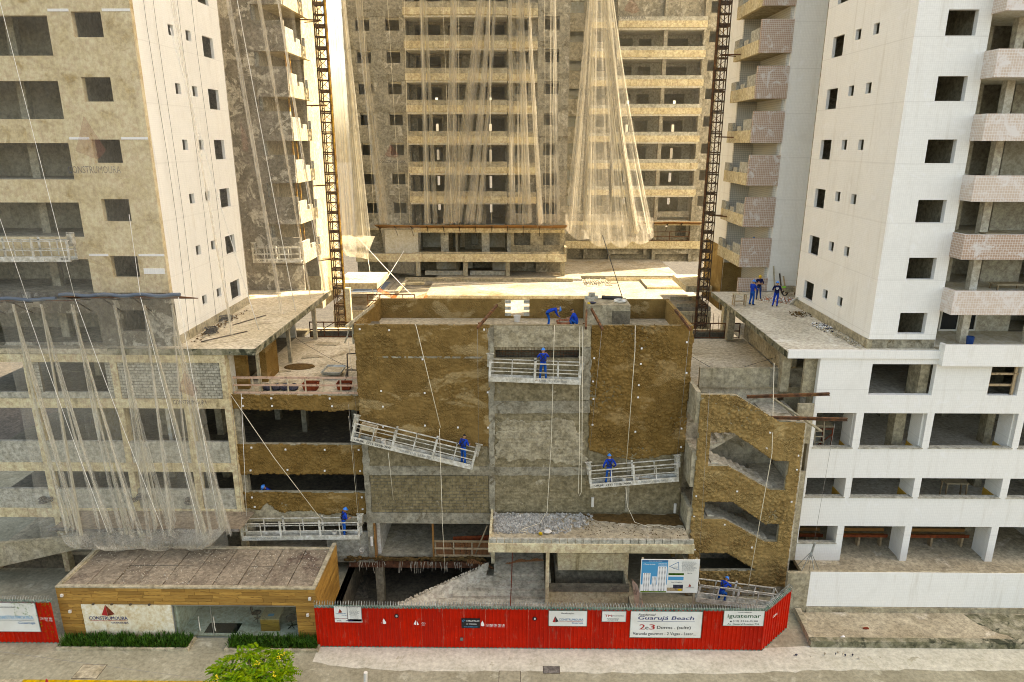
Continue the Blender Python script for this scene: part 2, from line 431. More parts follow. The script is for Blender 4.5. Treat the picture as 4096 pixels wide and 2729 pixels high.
class MB:
    def __init__(s):
        s.v = []; s.f = []; s.sm = False; s.mi = []; s.cur = 0
    def add(s, vs, fs):
        b = len(s.v)
        s.v += [tuple(v) for v in vs]
        s.f += [tuple(b + i for i in f) for f in fs]
        s.mi += [s.cur] * len(fs)
        return s
    def box(s, x0, x1, y0, y1, z0, z1):
        return s.add([(x0, y0, z0), (x1, y0, z0), (x1, y1, z0), (x0, y1, z0), (x0, y0, z1), (x1, y0, z1), (x1, y1, z1), (x0, y1, z1)],
                     [(0, 3, 2, 1), (4, 5, 6, 7), (0, 1, 5, 4), (1, 2, 6, 5), (2, 3, 7, 6), (3, 0, 4, 7)])
    def bar(s, p, q, w, h=None, up=(0, 0, 1)):
        h = h or w
        p = Vector(p); q = Vector(q); d = (q - p).normalized()
        u = Vector(up)
        if abs(d.dot(u)) > .98:
            u = Vector((0, 1, 0))
        a = d.cross(u).normalized() * (w / 2); b = a.cross(d).normalized() * (h / 2)
        return s.add([p - a - b, p + a - b, p + a + b, p - a + b, q - a - b, q + a - b, q + a + b, q - a + b],
                     [(0, 1, 2, 3), (7, 6, 5, 4), (0, 4, 5, 1), (1, 5, 6, 2), (2, 6, 7, 3), (3, 7, 4, 0)])
    def tube(s, pts, r, n=6, cap=True):
        pts = [Vector(p) for p in pts]
        rs = r if isinstance(r, (list, tuple)) else [r] * len(pts)
        rings = []; b = len(s.v); a = None
        for i, p in enumerate(pts):
            d = (pts[min(i + 1, len(pts) - 1)] - pts[max(i - 1, 0)]).normalized()
            if a is None:
                u = Vector((0, 0, 1)) if abs(d.z) < .9 else Vector((1, 0, 0))
                a = d.cross(u).normalized()
            a = (a - d * a.dot(d)).normalized()
            c = d.cross(a)
            for k in range(n):
                t = 2 * math.pi * k / n
                s.v.append(tuple(p + (a * math.cos(t) + c * math.sin(t)) * rs[i]))
        fs = []
        for i in range(len(pts) - 1):
            for k in range(n):
                k2 = (k + 1) % n
                fs.append((b + i * n + k, b + i * n + k2, b + (i + 1) * n + k2, b + (i + 1) * n + k))
        if cap:
            fs.append(tuple(b + k for k in reversed(range(n))))
            e = b + (len(pts) - 1) * n
            fs.append(tuple(e + k for k in range(n)))
        s.f += fs; s.mi += [s.cur] * len(fs)
        return s
    def poly(s, loops, f3, depth):
        """planar outline with holes; f3(a,b,d) -> point; d=0 front, d=depth back"""
        flat_ = [p for l in loops for p in l]
        tr = tessellate_polygon([[Vector((p[0], p[1], 0)) for p in l] for l in loops])
        n = len(flat_)
        vs = [f3(p[0], p[1], 0.) for p in flat_] + [f3(p[0], p[1], depth) for p in flat_]
        fs = []
        for t in tr:
            fs.append(tuple(t)); fs.append(tuple(n + i for i in reversed(t)))
        k = 0
        for l in loops:
            m = len(l)
            for i in range(m):
                j = (i + 1) % m
                fs.append((k + i, k + j, n + k + j, n + k + i))
            k += m
        return s.add(vs, fs)
    def wall(s, a0, a1, z0, z1, holes, f3, th):
        """wall with rectangular holes (a0,a1,z0,z1): front, back and reveals"""
        xs = sorted({a0, a1, *[max(a0, min(a1, h[k])) for h in holes for k in (0, 1)]})
        zs = sorted({z0, z1, *[max(z0, min(z1, h[k])) for h in holes for k in (2, 3)]})
        def inh(x, z):
            return any(h[0] < x < h[1] and h[2] < z < h[3] for h in holes)
        nx, nz = len(xs) - 1, len(zs) - 1
        cell = [[not inh((xs[i] + xs[i + 1]) / 2, (zs[j] + zs[j + 1]) / 2) for j in range(nz)] for i in range(nx)]
        idx = {}
        def V(i, j, d):
            if (i, j, d) not in idx:
                idx[(i, j, d)] = len(s.v)
                s.v.append(tuple(f3(xs[i], zs[j], d * th)))
            return idx[(i, j, d)]
        def F(*q):
            s.f.append(q); s.mi.append(s.cur)
        for i in range(nx):
            for j in range(nz):
                if not cell[i][j]:
                    continue
                F(V(i, j, 0), V(i + 1, j, 0), V(i + 1, j + 1, 0), V(i, j + 1, 0))
                F(V(i, j, 1), V(i, j + 1, 1), V(i + 1, j + 1, 1), V(i + 1, j, 1))
                if i == 0 or not cell[i - 1][j]: F(V(i, j, 0), V(i, j + 1, 0), V(i, j + 1, 1), V(i, j, 1))
                if i == nx - 1 or not cell[i + 1][j]: F(V(i + 1, j, 0), V(i + 1, j, 1), V(i + 1, j + 1, 1), V(i + 1, j + 1, 0))
                if j == 0 or not cell[i][j - 1]: F(V(i, j, 0), V(i, j, 1), V(i + 1, j, 1), V(i + 1, j, 0))
                if j == nz - 1 or not cell[i][j + 1]: F(V(i, j + 1, 0), V(i + 1, j + 1, 0), V(i + 1, j + 1, 1), V(i, j + 1, 1))
        return s
    def ball(s, c, r, n=8, m=6, z0=-1., jit=0.):
        """ellipsoid (or its upper part when z0 > -1); r scalar or triple"""
        r = r if isinstance(r, (tuple, list)) else (r,) * 3
        c = Vector(c); b = len(s.v)
        a0 = math.asin(max(-1, z0))
        for j in range(m + 1):
            t = a0 + (math.pi / 2 - a0) * j / m
            for k in range(n):
                p = 2 * math.pi * k / n
                q = 1 + (rnd.uniform(-jit, jit) if jit else 0)
                s.v.append((c.x + r[0] * math.cos(t) * math.cos(p) * q, c.y + r[1] * math.cos(t) * math.sin(p) * q, c.z + r[2] * math.sin(t) * q))
        fs = []
        for j in range(m):
            for k in range(n):
                k2 = (k + 1) % n
                fs.append((b + j * n + k, b + j * n + k2, b + (j + 1) * n + k2, b + (j + 1) * n + k))
        fs.append(tuple(b + k for k in reversed(range(n))))
        s.f += fs; s.mi += [s.cur] * len(fs)
        return s
    def mesh(s, name, mats, off=Vector((0, 0, 0))):
        me = bpy.data.meshes.new(name)
        me.from_pydata([(v[0] - off.x, v[1] - off.y, v[2] - off.z) for v in s.v], [], s.f)
        mats = mats if isinstance(mats, (list, tuple)) else [mats]
        for m in mats:
            me.materials.append(MAT[m])
        if len(mats) > 1:
            me.polygons.foreach_set('material_index', s.mi)
        bm = bmesh.new(); bm.from_mesh(me)
        bmesh.ops.recalc_face_normals(bm, faces=bm.faces)
        bm.to_mesh(me); bm.free()
        if s.sm:
            me.polygons.foreach_set('use_smooth', [True] * len(me.polygons))
        me.update()
        return me
    def build(s, name, mats, parent=None, loc=None):
        """one mesh object; a child keeps its parent's frame, a top-level object gets loc as origin"""
        off = org(parent) if parent is not None else Vector(loc or (0, 0, 0))
        o = bpy.data.objects.new(name, s.mesh(name, mats, off))
        if parent is None:
            o.location = off
            COL.objects.link(o); ORG[o.name] = off
        else:
            link(o, parent)
        return o

SPLIT = {'pier_skirting', 'hoist_landing', 'landing', 'side_panel', 'cross_wall', 'podium_pier', 'terrace_post', 'basement_column', 'raised_edge', 'bed_box', 'void_wall', 'void_column', 'canopy_column', 'column', 'partition', 'veranda_column', 'parking_column', 'inner_column', 'room_column', 'block_upstand', 'parking_floor', 'floor_slab', 'deck_floor', 'wing_column', 'wing_panel', 'parapet_wall', 'window_ledge', 'lintel_strip', 'inner_wall', 'spandrel_core', 'block_curb', 'side_wall', 'deck_slab', 'raised_slab', 'void_beam', 'lower_void_floor', 'podium_stair_wall', 'link_wall', 'jamb_column', 'veranda_cheek'}
def B(name, m, parent, *b, loc=None):
    """one object made of one or more boxes"""
    if len(b) > 1 and name in SPLIT:
        return [B(name, m, parent, q, loc=loc) for q in b][-1]
    mb = MB()
    for q in b:
        mb.box(*q)
    return mb.build(name, m, parent, loc)

def struct(o, kind='structure'):
    o['kind'] = kind
    return o

def FY(y):            # wall in the x,z plane at y, thickness going back
    return lambda a, z, d: (a, y + d, z)
def FX(x, sgn=1):     # wall in the y,z plane at x
    return lambda a, z, d: (x + sgn * d, a, z)

def inst(name, me, parent, loc, rot=None, sc=None):
    """a piece sharing mesh data; loc in world coordinates"""
    o = bpy.data.objects.new(name, me)
    link(o, parent)
    o.location = Vector(loc) - org(parent)
    if rot: o.rotation_euler = rot
    if sc: o.scale = sc
    return o

def jitter_line(pts, step, amp, seed=0):
    """ragged version of a closed or open outline"""
    r = random.Random(seed); out = []
    for i in range(len(pts) - 1):
        a, b = Vector(pts[i]), Vector(pts[i + 1])
        L = (b - a).length; n = max(1, int(L / step))
        t = (b - a).normalized() if L else a
        nn = Vector((-t.y, t.x))
        for k in range(n):
            p = a + (b - a) * (k / n)
            q = amp * (noise.noise(Vector((p.x * 1.7 + seed, p.y * 1.7, seed))) * 1.6 + r.uniform(-.5, .5)) if k else r.uniform(-.3, .3) * amp
            out.append(tuple(p + nn * q))
    out.append(tuple(pts[-1]))
    return out

def text(body, parent, x, z, y, w, h, m, name='lettering', ang=0., shear=0., f3=None, ex=.004, align='L'):
    """raised lettering fitted into a w x h box whose lower left corner is x,z on the plane y (facing -y)"""
    cu = bpy.data.curves.new('t', 'FONT')
    cu.body = body; cu.size = 1.; cu.extrude = 0.; cu.resolution_u = 2
    cu.shear = shear
    to = bpy.data.objects.new('t', cu)
    COL.objects.link(to)
    me = bpy.data.meshes.new_from_object(to)
    bpy.data.objects.remove(to); bpy.data.curves.remove(cu)
    co = [v.co.copy() for v in me.vertices]
    x0, x1 = min(c.x for c in co), max(c.x for c in co)
    y0, y1 = min(c.y for c in co), max(c.y for c in co)
    sx = w / max(1e-6, x1 - x0); sy = h / max(1e-6, y1 - y0)
    ca, sa = math.cos(ang), math.sin(ang)
    off = org(parent)
    for v, c in zip(me.vertices, co):
        a = (c.x - x0) * sx; b = (c.y - y0) * sy
        a, b = a * ca - b * sa, a * sa + b * ca
        p = f3(x + a, z + b, 0) if f3 else (x + a, y, z + b)
        v.co = Vector(p) - off
    # heavier strokes: the outline repeated a hair to the right and a hair behind
    nv_ = len(me.vertices); P0 = [v.co.copy() for v in me.vertices]; F0 = [tuple(p.vertices) for p in me.polygons]
    q0 = Vector(f3(x, z, 0) if f3 else (x, y, z)); q1 = Vector(f3(x + .035 * sx, z, 0) if f3 else (x + .035 * sx, y, z))
    sh_ = (q1 - q0) + Vector((0, .0015, 0))
    bpy.data.meshes.remove(me)
    me = bpy.data.meshes.new(name)
    me.from_pydata([tuple(p) for p in P0] + [tuple(p + sh_) for p in P0], [], F0 + [tuple(i + nv_ for i in f) for f in F0])
    me.materials.append(MAT[m])
    me.name = name
    o = bpy.data.objects.new(name, me)
    return link(o, parent)

def rope(name, pts, r, m, label, cat='rope', sag=0., group=None, seg=10):
    P = [Vector(p) for p in pts]
    if len(P) == 2 and sag:
        P = [P[0].lerp(P[1], t / seg) - Vector((0, 0, sag * 4 * (t / seg) * (1 - t / seg))) for t in range(seg + 1)]
    mb = MB(); mb.sm = True
    mb.tube(P, r * (.72 if cat in ('rope', 'wire', 'cable') else 1), 5)
    lo = min(P, key=lambda p: p.z)
    return tag(mb.build(name, m, None, tuple(lo)), label, cat, group)

def coil(name, c, r, m, label, parent=None, loops=6, th=.018, cat='rope', flat_=1.):
    pts = []
    for i in range(loops * 14 + 1):
        t = i / 14 * 2 * math.pi
        rr = r * (1 + .22 * math.sin(i * .37) + rnd.uniform(-.06, .06))
        pts.append((c[0] + rr * math.cos(t), c[1] + rr * math.sin(t), c[2] + .02 + .012 * i / 14 * flat_ + rnd.uniform(0, .012)))
    mb = MB(); mb.sm = True; mb.tube(pts, th, 5)
    o = mb.build(name, m, parent, None if parent else c)
    return o if parent else tag(o, label, cat)

# ================================================================ SETTING
PIT = (-10.05, -2.2, 30.4, 50.)
def frame_around(mb, x0, x1, y0, y1, z0, z1, pit):
    px0, px1, py0, py1 = pit
    mb.box(x0, px0, y0, y1, z0, z1); mb.box(px1, x1, y0, y1, z0, z1)
    mb.box(px0, px1, y0, py0, z0, z1)
    if py1 < y1: mb.box(px0, px1, py1, y1, z0, z1)
mb = MB(); frame_around(mb, -700, 700, -700, 900, -.6, -.2, PIT)
struct(mb.build('ground', 'asphalt'))
mb = MB(); frame_around(mb, -70, 70, 26.65, 49.9, -.19, 0., PIT)
struct(mb.build('sidewalk', 'sidewalk'))
struct(B('road', 'asphalt', None, (-70, 70, -60, 26.4, -.19, -.12)))
kerb = struct(B('kerb', 'formed_concrete', None, (-70, -23.4, 26.4, 26.65, -.19, .012), (-9.4, 70, 26.4, 26.65, -.19, .012)))
B('yellow_kerb', 'yellow_paint', kerb, (-23.4, -9.4, 26.4, 26.65, -.19, .014))
ap = jitter_line([(-10.1, 28.0), (-9.2, 27.75), (-6.0, 27.45), (2., 27.45), (9., 27.4), (15., 27.75), (30, 27.9)], .35, .07, 3) + [(30, 29.4), (14.6, 29.4), (12.3, 29.22), (-10.1, 29.1)]
mb = MB(); mb.poly([ap], lambda a, b, d: (a, b, .008 - d), .006)
struct(mb.build('apron', 'pale_apron'))
struct(B('basement_floor', 'dark_concrete', None, (PIT[0] - .1, PIT[1] + .1, PIT[2] - .1, PIT[3], -2.5, -2.3)))
for (x, y, w, d, m, lb) in ((1.55, 27.6, .82, .5, 'grey_metal', 'dark patterned square utility cover in the pavement'),
                            (-.45, 27.05, 1.05, .9, 'sidewalk', 'pale concrete inspection lid in the pavement below the red fence'),
                            (-20.6, 27.2, 1.2, .95, 'formed_concrete', 'concrete inspection lid by the yellow kerb in front of the office')):
    t = thing('utility_cover', lb, 'cover', (x, y, 0))
    B('rim', 'dark_steel', t, (x - w / 2, x + w / 2, y - d / 2, y + d / 2, .001, .010))
    B('lid', m, t, (x - w / 2 + .03, x + w / 2 - .03, y - d / 2 + .03, y + d / 2 - .03, .004, .018))

# ================================================================ SIDE TOWERS
PITCH = 2.92
TOP = 62.
def tower(s):
    right = s > 0
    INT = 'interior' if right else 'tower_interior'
    TOP = 95. if right else 62.  # right tower raised above the view to shade street and left terrace
    t = thing('apartment_tower',
              'white mosaic tiled tower with square window holes on the right' if right else 'unfinished beige plaster tower behind netting on the left, white side wall',
              'building', (s * 24, 42, 13.8), 'tall apartment towers of the site')
    def XX(a, b):
        return (min(s * a, s * b), max(s * a, s * b))
    holes = []
    for k in range(7):
        h = 15.77 + PITCH * k
        holes.append((*XX(20.0, 21.42), h - 1.13, h))
    W = 22.05 if right else 31.
    if not right:
        for k in range(7):
            h = 15.6 + PITCH * k
            holes.append((-31.5, -22.6, h - (1.62 if k == 0 else 1.78), h))
    z0 = 14.32 if right else 16.75
    if not right:
        mb = MB(); mb.wall(-31., -18.55, 13.8, z0, holes, FY(35.66), .28)
        mb.build('base_wall', 'patch_concrete', t)
    mb = MB(); mb.wall(*XX(18.55, W), z0, TOP, holes, FY(35.6), .3)
    mb.build('front_wall', 'white_tile' if right else 'beige_plaster', t)
    sh = []
    for k in range(7):
        h = 15.78 + PITCH * k
        sh += [(43.2, 44.65, h - 1.15, h), (41.15, 41.78, h - .55, h), (39.15, 39.75, h - .55, h)]
    mb = MB(); mb.wall(35.9, 45.9, 14.3, TOP, sh, FX(s * 18.55, s), .17)
    mb.build('side_wall', 'white_tile', t)
    B('plinth', 'formed_concrete', t, (*XX(18.49, 18.75), 35.62, 45.9, 13.8, 14.3))
    if right:
        B('front_plinth', 'concrete_band', t, (*XX(18.5, 22.1), 35.68, 35.95, 13.8, 14.32))
    # floors, partitions, outer shell
    mb = MB()
    for k in range(8):
        z = 13.84 + PITCH * k
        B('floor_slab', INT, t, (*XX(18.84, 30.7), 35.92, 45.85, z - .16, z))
    B('partition', 'tower_interior', t, (*XX(21.75, 21.9), 35.95, 45.8, 13.85, 40), (*XX(18.85, 21.7), 42.6, 42.72, 13.85, 40))
    B('rear_wall', 'tower_concrete', t, (*XX(18.6, 31), 45.9, 46.15, 13.8, TOP), (*XX(31, 31.3), 35.6, 46.1, 13.8, TOP), (*XX(18.6, 31), 35.7, 46.1, TOP, TOP + .3))
    if not right:
        # veranda rooms behind the wide openings
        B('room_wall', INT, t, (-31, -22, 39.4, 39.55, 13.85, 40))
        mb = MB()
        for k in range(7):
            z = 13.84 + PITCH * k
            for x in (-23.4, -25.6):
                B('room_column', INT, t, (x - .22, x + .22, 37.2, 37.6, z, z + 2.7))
        for k in (0, 2, 4, 5):      # white primer strips at the window heads
            h = 15.77 + PITCH * (k + 1)
            B('lintel_strip', 'white_print', t, (-22.5, -21.5, 35.575, 35.6, h, h + .12), (-19.9, -18.56, 35.575, 35.6, h, h + .12))
        B('tile_sample', 'white_tile', t, (-19.75, -18.65, 35.575, 35.6, 17.75, 18.05))
    else:
        # verandas at the street front: tiled parapets, open rooms
        mb = MB(); mb.wall(35.9, 39.4, 13.8, TOP, [], FX(22.05, 1), .2); mb.build('veranda_side', 'white_tile', t)
        rh = []
        for k in range(8):
            z = 13.84 + PITCH * k
            rh += [(22.5, 23.5, z, z + 2.2), (24.5, 26.2, z, z + 2.2), (28.4, 29.6, z, z + 2.2)]
        mb = MB(); mb.wall(22.25, 31, 13.8, TOP, rh, FY(39.2), .18)
        mb.build('veranda_back', 'pale_interior', t)
        B('room_back', 'pale_interior', t, (22.3, 31, 41.6, 41.75, 13.85, 40))
        for k in range(7):
            zt = 14.3 + 2.85 * k
            if k == 0:
                continue
            pp = B('veranda_parapet', 'pale_pink_tile' if k != 2 else 'pink_tile', t, (22.0, 31, 34.6, 34.78, zt - 1.24, zt), (22.0, 22.18, 34.78, 35.62, zt - 1.24, zt))
            B('slab', 'interior', pp, (22.18, 31, 34.78, 39.2, zt - 1.22, zt - 1.02))
        mb = MB()
        for k in range(7):
            z = 13.28 + 2.85 * k
            B('veranda_column', 'pale_interior', t, (24.0, 24.4, 36.6, 37.0, z, z + 2.66), (27.6, 28.0, 36.6, 37.0, z, z + 2.66))
        # finished sash windows of the lowest veranda
        for (a, b, g) in ((22.5, 23.5, 'teal_glass'), (24.3, 26.4, 'dark_glass')):
            f = MB()
            f.box(a, b, 39.1, 39.18, 13.85, 13.95); f.box(a, b, 39.1, 39.18, 16.0, 16.14); f.box(a, b, 39.1, 39.18, 15.45, 15.52)
            for x in (a, (a + b) / 2 - .04, b - .08):
                f.box(x, x + .08, 39.09, 39.19, 13.85, 16.14)
            w = f.build('sash_window', 'white_print', t)
            B('pane', g, w, (a + .05, b - .05, 39.13, 39.15, 13.9, 16.1))
    # rear wing with stacked balconies
    fm = 'white_tile' if right else 'patch_concrete'
    B('wing_wall', fm, t, (*XX(18.2, 22), 50.4, 50.65, 13.8, TOP))
    B('wing_recess_wall', 'grey_tile' if right else 'tower_concrete', t, (*XX(16.55, 18.2), 56., 56.25, 13.8, TOP), (*XX(18.0, 18.2), 50.65, 56., 13.8, TOP))
    B('wing_body', 'white_tile' if right else 'cream_concrete', t, (*XX(16.56, 31), 56.26, 62.4, 11, TOP), (*XX(22, 31), 46.2, 56.2, 13.8, TOP))
    if right:
        B('lower_plaster', 'mud_ochre', t, (16.5, 16.56, 56.27, 61.9, 11, 16.2), (16.5, 18.2, 55.94, 56., 11, 15))
    for k in range(-1, 7):
        zt = 17.7 + PITCH * k
        zb = max(13.8, zt - (2.1 if right else 1.95))
        o = B('balcony_parapet', 'pink_tile' if right else 'patch_concrete', t, (*XX(16.05, 18.2), 50.36, 50.58, zb, zt) if k >= 0 or right else (*XX(16.05, 18.2), 50.36, 50.58, zb, zt + .9))
        if k >= 0:
            B('side_beam', 'cream_concrete', o, (*XX(16.0, 16.25), 50.58, 56.2, zb, zb + .85))
            B('slab', 'formed_concrete', o, (*XX(16.25, 18.2), 50.58, 56.2, zb + .05, zb + .25))
            for (y0, y1, h) in ((50.6, 52.4, .75), (52.9, 53.9, .32), (54.9, 56.2, .6)):
                B('block_upstand', 'block', o, (*XX(16.02, 16.2), y0, y1, zb + .85, zb + .85 + h))
            if not right and k < 5:
                for q in range(2):
                    B('formwork_prop', 'rust_yellow', o, (*XX(16.3, 16.4), 51.2 + q * .9, 51.3 + q * .9, zb + .85, zt + .95))
    if right:
        B('shade_mass', 'white_tile', t, (31.35, 64, 38, 62, .5, TOP))  # added mass out of view, keeps the sun off the street on the right
    return t
TR = tower(1)
TL = tower(-1)

# ================================================================ RIGHT PODIUM
PR = thing('parking_podium', 'white tiled parking podium with wide window openings under the right tower', 'building', (23, 40, 0))
ha = [(18.63, 22.0, 11.39, 13.13), (24.93, 26.52, 11.39, 13.0)]
hb = [(16.04, 18.17, 8.32, 10.35), (18.57, 21.98, 8.32, 10.35), (22.35, 26.85, 8.34, 10.36), (27.2, 30.6, 8.34, 10.36)]
hc = [(15.97, 18.13, 5.31, 6.48), (18.48, 21.92, 5.32, 6.49), (22.3, 26.77, 5.32, 6.5), (27.17, 30.6, 5.32, 6.5)]
hd = [(15.9, 18.06, 2.38, 3.48), (18.43, 21.86, 1.2, 3.48), (22.24, 26.72, 1.2, 3.48), (27.12, 30.6, 1.2, 3.48)]
mb = MB(); mb.wall(15.86, 31, 1.2, 13.49, ha + hb + hc + hd, FY(35.), .3)
mb.build('front_wall', 'white_tile', PR)
for x in (18.33, 22.1, 26.98):
    B('pier', 'white_tile', PR, (x - .18, x + .18, 35.3, 36.35, 1.2, 10.9))
    B('pier_skirting', 'ochre_tile', PR, (x - .21, x + .21, 35.32, 36.38, 4.25, 5.25), (x - .21, x + .21, 35.32, 36.38, 7.12, 8.15))
for h in hb + hc + hd[:1]:
    B('sill', 'block', PR, (h[0] - .04, h[1] + .04, 34.95, 35.3, h[2] - .05, h[2] + .012))
B('parking_floor', 'pale_floor', PR, (16, 31, 35.3, 52, 3.95, 4.25), (16, 31, 35.3, 52, 6.8, 7.1), (16, 31, 35.3, 52, 10.6, 10.95))
B('ground_slab', 'floor_concrete', PR, (15.86, 31, 32.2, 52, 1.0, 1.24))
B('parking_back_wall', 'pale_interior', PR, (16, 31, 46, 46.2, 1.24, 13.5), (15.9, 16.05, 36.2, 46, 1.24, 10.6), (30.9, 31.1, 35.3, 46, 1.2, 13.5))
mb = MB()
for x in (19.4, 23.6, 27.6):
    for y in (38.3, 42.5):
        for (z0, z1) in ((1.24, 3.95), (4.25, 6.8), (7.1, 10.6), (10.95, 13.5)):
            B('parking_column', 'formed_concrete', PR, (x, x + .45, y, y + .6, z0, z1))
B('jamb_column', 'formed_concrete', PR, (21.1, 21.7, 36.4, 37.1, 7.1, 10.6), (21.5, 22.0, 35.5, 36.6, 10.95, 13.4))
B('terrace_slab', 'terrace_concrete', PR, (14.12, 31, 35.1, 50.2, 13.5, 13.8))
B('terrace_edge_mould', 'mould_edge', PR, (14.07, 14.12, 35.0, 50.22, 13.46, 13.78))
B('terrace_edge_band', 'white_tile', PR, (14.1, 22.32, 34.9, 35.1, 13.46, 13.9))
B('veranda_band', 'white_tile', PR, (22.02, 31, 34.6, 34.8, 13.15, 14.3), (22.02, 22.2, 34.8, 35.1, 13.15, 14.3))
B('veranda_floor', 'floor_concrete', PR, (22.2, 31, 34.8, 39.1, 13.6, 13.82))
B('side_wall', 'formed_concrete', PR, (15.86, 16.0, 35.35, 36.2, 1.24, 13.45), (15.7, 15.95, 38.2, 47, 11.2, 13.45), (14.3, 14.75, 36.0, 36.5, 11.2, 13.46), (14.3, 14.75, 46.2, 46.7, 11.2, 13.46), (15.2, 15.86, 35.3, 35.5, 11.2, 13.46))
# wooden props across the unfinished window
B('window_plank', 'raw_wood', PR, (24.93, 26.5, 35.15, 35.22, 12.5, 12.62), (24.95, 26.3, 35.2, 35.27, 11.85, 11.98), (26.25, 26.38, 35.1, 35.2, 11.4, 13.0))
B('window_plank', 'raw_wood', PR, (24.95, 25.05, 35.15, 35.2, 11.4, 13.0))

# low boundary wall with planting bed
LW = thing('boundary_wall', 'long low white tiled wall in front of the right podium', 'wall', (21, 32, 0))
B('tiled_face', 'white_tile', LW, (15.42, 31, 31.97, 32.0, .42, 2.53))
B('wall_core', 'formed_concrete', LW, (15.42, 31, 32.0, 32.18, 0, 2.5))
B('wall_foot', 'formed_concrete', LW, (15.42, 31, 31.9, 31.97, 0, .4))
B('return_wall', 'formed_concrete', LW, (14.25, 15.41, 31.95, 32.2, 0, 2.45))
BED = thing('planting_bed', 'empty concrete planting bed beside the pavement on the right', 'planter', (21, 30.6, 0))
B('front_kerb', 'mould_edge', BED, (14.62, 31, 29.3, 29.62, 0, .36))
mb = MB(); mb.bar((14.8, 29.62, .18), (14.95, 31.9, .18), .3, .36); mb.build('side_kerb', 'formed_concrete', BED)
B('bed_floor', 'floor_concrete', BED, (15.0, 31, 29.62, 31.9, 0, .1))
mb = MB(); mb.poly([jitter_line([(23.8, 31.8), (24.1, 31), (25.2, 29.9), (31, 29.75), (31, 31.85), (23.8, 31.8)], .3, .12, 9)[:-1]], lambda a, b, d: (a, b, .106 - d), .004); mb.build('damp_soil', 'mould_edge', BED)

# ================================================================ LEFT PODIUM (bare frame)
PL = thing('parking_podium', 'bare concrete frame podium with block infill behind netting on the left', 'building', (-23, 40, 0))
CX = (-30.9, -26.6, -21.88, -18.2, -15.97)
for x in CX:
    B('column', 'cream_concrete', PL, (x - .16, x + .16, 35.03, 35.55, .1, 13.1))
for (z0, z1) in ((13.06, 13.5), (10.43, 10.96), (6.62, 7.12), (3.7, 4.25)):
    B('beam', 'cream_concrete', PL, (-31.2, -15.8, 35.0, 35.4, z0, z1))
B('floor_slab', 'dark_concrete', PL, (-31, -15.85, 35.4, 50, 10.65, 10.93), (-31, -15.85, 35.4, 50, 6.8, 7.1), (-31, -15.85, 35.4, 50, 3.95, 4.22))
B('ground_slab', 'floor_concrete', PL, (-31, -15.85, 35.4, 50, 1.0, 1.2))
B('foundation_wall', 'dark_concrete', PL, (-31, -15.85, 35.5, 35.7, 0, 1.0))
mb = MB(); mb.poly([[(-31, .9), (-24.6, 2.5), (-24.6, 3.3), (-31, 2.6)]], FY(33.7), .2); mb.build('ramp_parapet', 'formed_concrete', PL)
mb = MB(); mb.add([(-31, 33.9, 1.0), (-24.6, 33.9, 2.6), (-24.6, 35.0, 2.6), (-31, 35.0, 1.0), (-31, 33.9, .8), (-24.6, 33.9, 2.4), (-24.6, 35.0, 2.4), (-31, 35.0, .8)], [(0, 1, 2, 3), (7, 6, 5, 4), (0, 4, 5, 1), (3, 2, 6, 7), (1, 5, 6, 2), (0, 3, 7, 4)]); mb.build('ramp', 'dark_concrete', PL)
B('back_wall', 'interior', PL, (-31, -16.1, 47.5, 47.7, 1.2, 13.4))
B('terrace_slab', 'wet_floor', PL, (-31, -14.14, 35.06, 50.2, 13.52, 13.8))
B('terrace_edge_mould', 'mould_edge', PL, (-14.14, -14.08, 34.96, 50.22, 13.5, 13.84), (-22, -14.14, 34.95, 35.06, 13.5, 13.83))
B('cross_wall', 'interior', PL, (-24.4, -24.2, 36.5, 40, 7.1, 10.6), (-20.3, -20.1, 36.6, 41, 7.1, 10.6), (-16.05, -15.85, 35.6, 37.4, 11, 13.4))
mb = MB()
for x in (-25.5, -22., -18.6):
    for y in (39., 43.5):
        for (z0, z1) in ((1.2, 3.9), (4.22, 6.8), (7.1, 10.6), (10.93, 13.5)):
            B('inner_column', 'formed_concrete', PL, (x, x + .4, y, y + .5, z0, z1))
B('side_pier', 'mud', PL, (-15.95, -15.2, 36.3, 36.6, 11.0, 13.45), (-14.9, -14.55, 37.5, 39.4, 11.0, 13.45))
B('terrace_post', 'formed_concrete', PL, (-14.45, -14.3, 35.8, 35.95, 11.0, 13.5), (-14.5, -14.3, 41., 41.2, 11.0, 13.5), (-14.5, -14.25, 46.4, 46.65, 11.0, 13.5))
B('parapet_wall', 'block', PL, (-26.4, -22.08, 35.1, 35.3, 7.12, 8.4), (-21.7, -18.38, 35.1, 35.3, 7.12, 8.4), (-18.0, -16.15, 35.1, 35.3, 7.12, 8.4),
  (-26.4, -22.08, 35.1, 35.3, 4.25, 5.46), (-21.7, -18.38, 35.1, 35.3, 4.25, 5.46), (-18.0, -16.15, 35.1, 35.3, 4.25, 5.46), (-31, -26.8, 35.1, 35.3, 4.25, 5.46), (-31, -26.8, 35.1, 35.3, 7.12, 8.4))

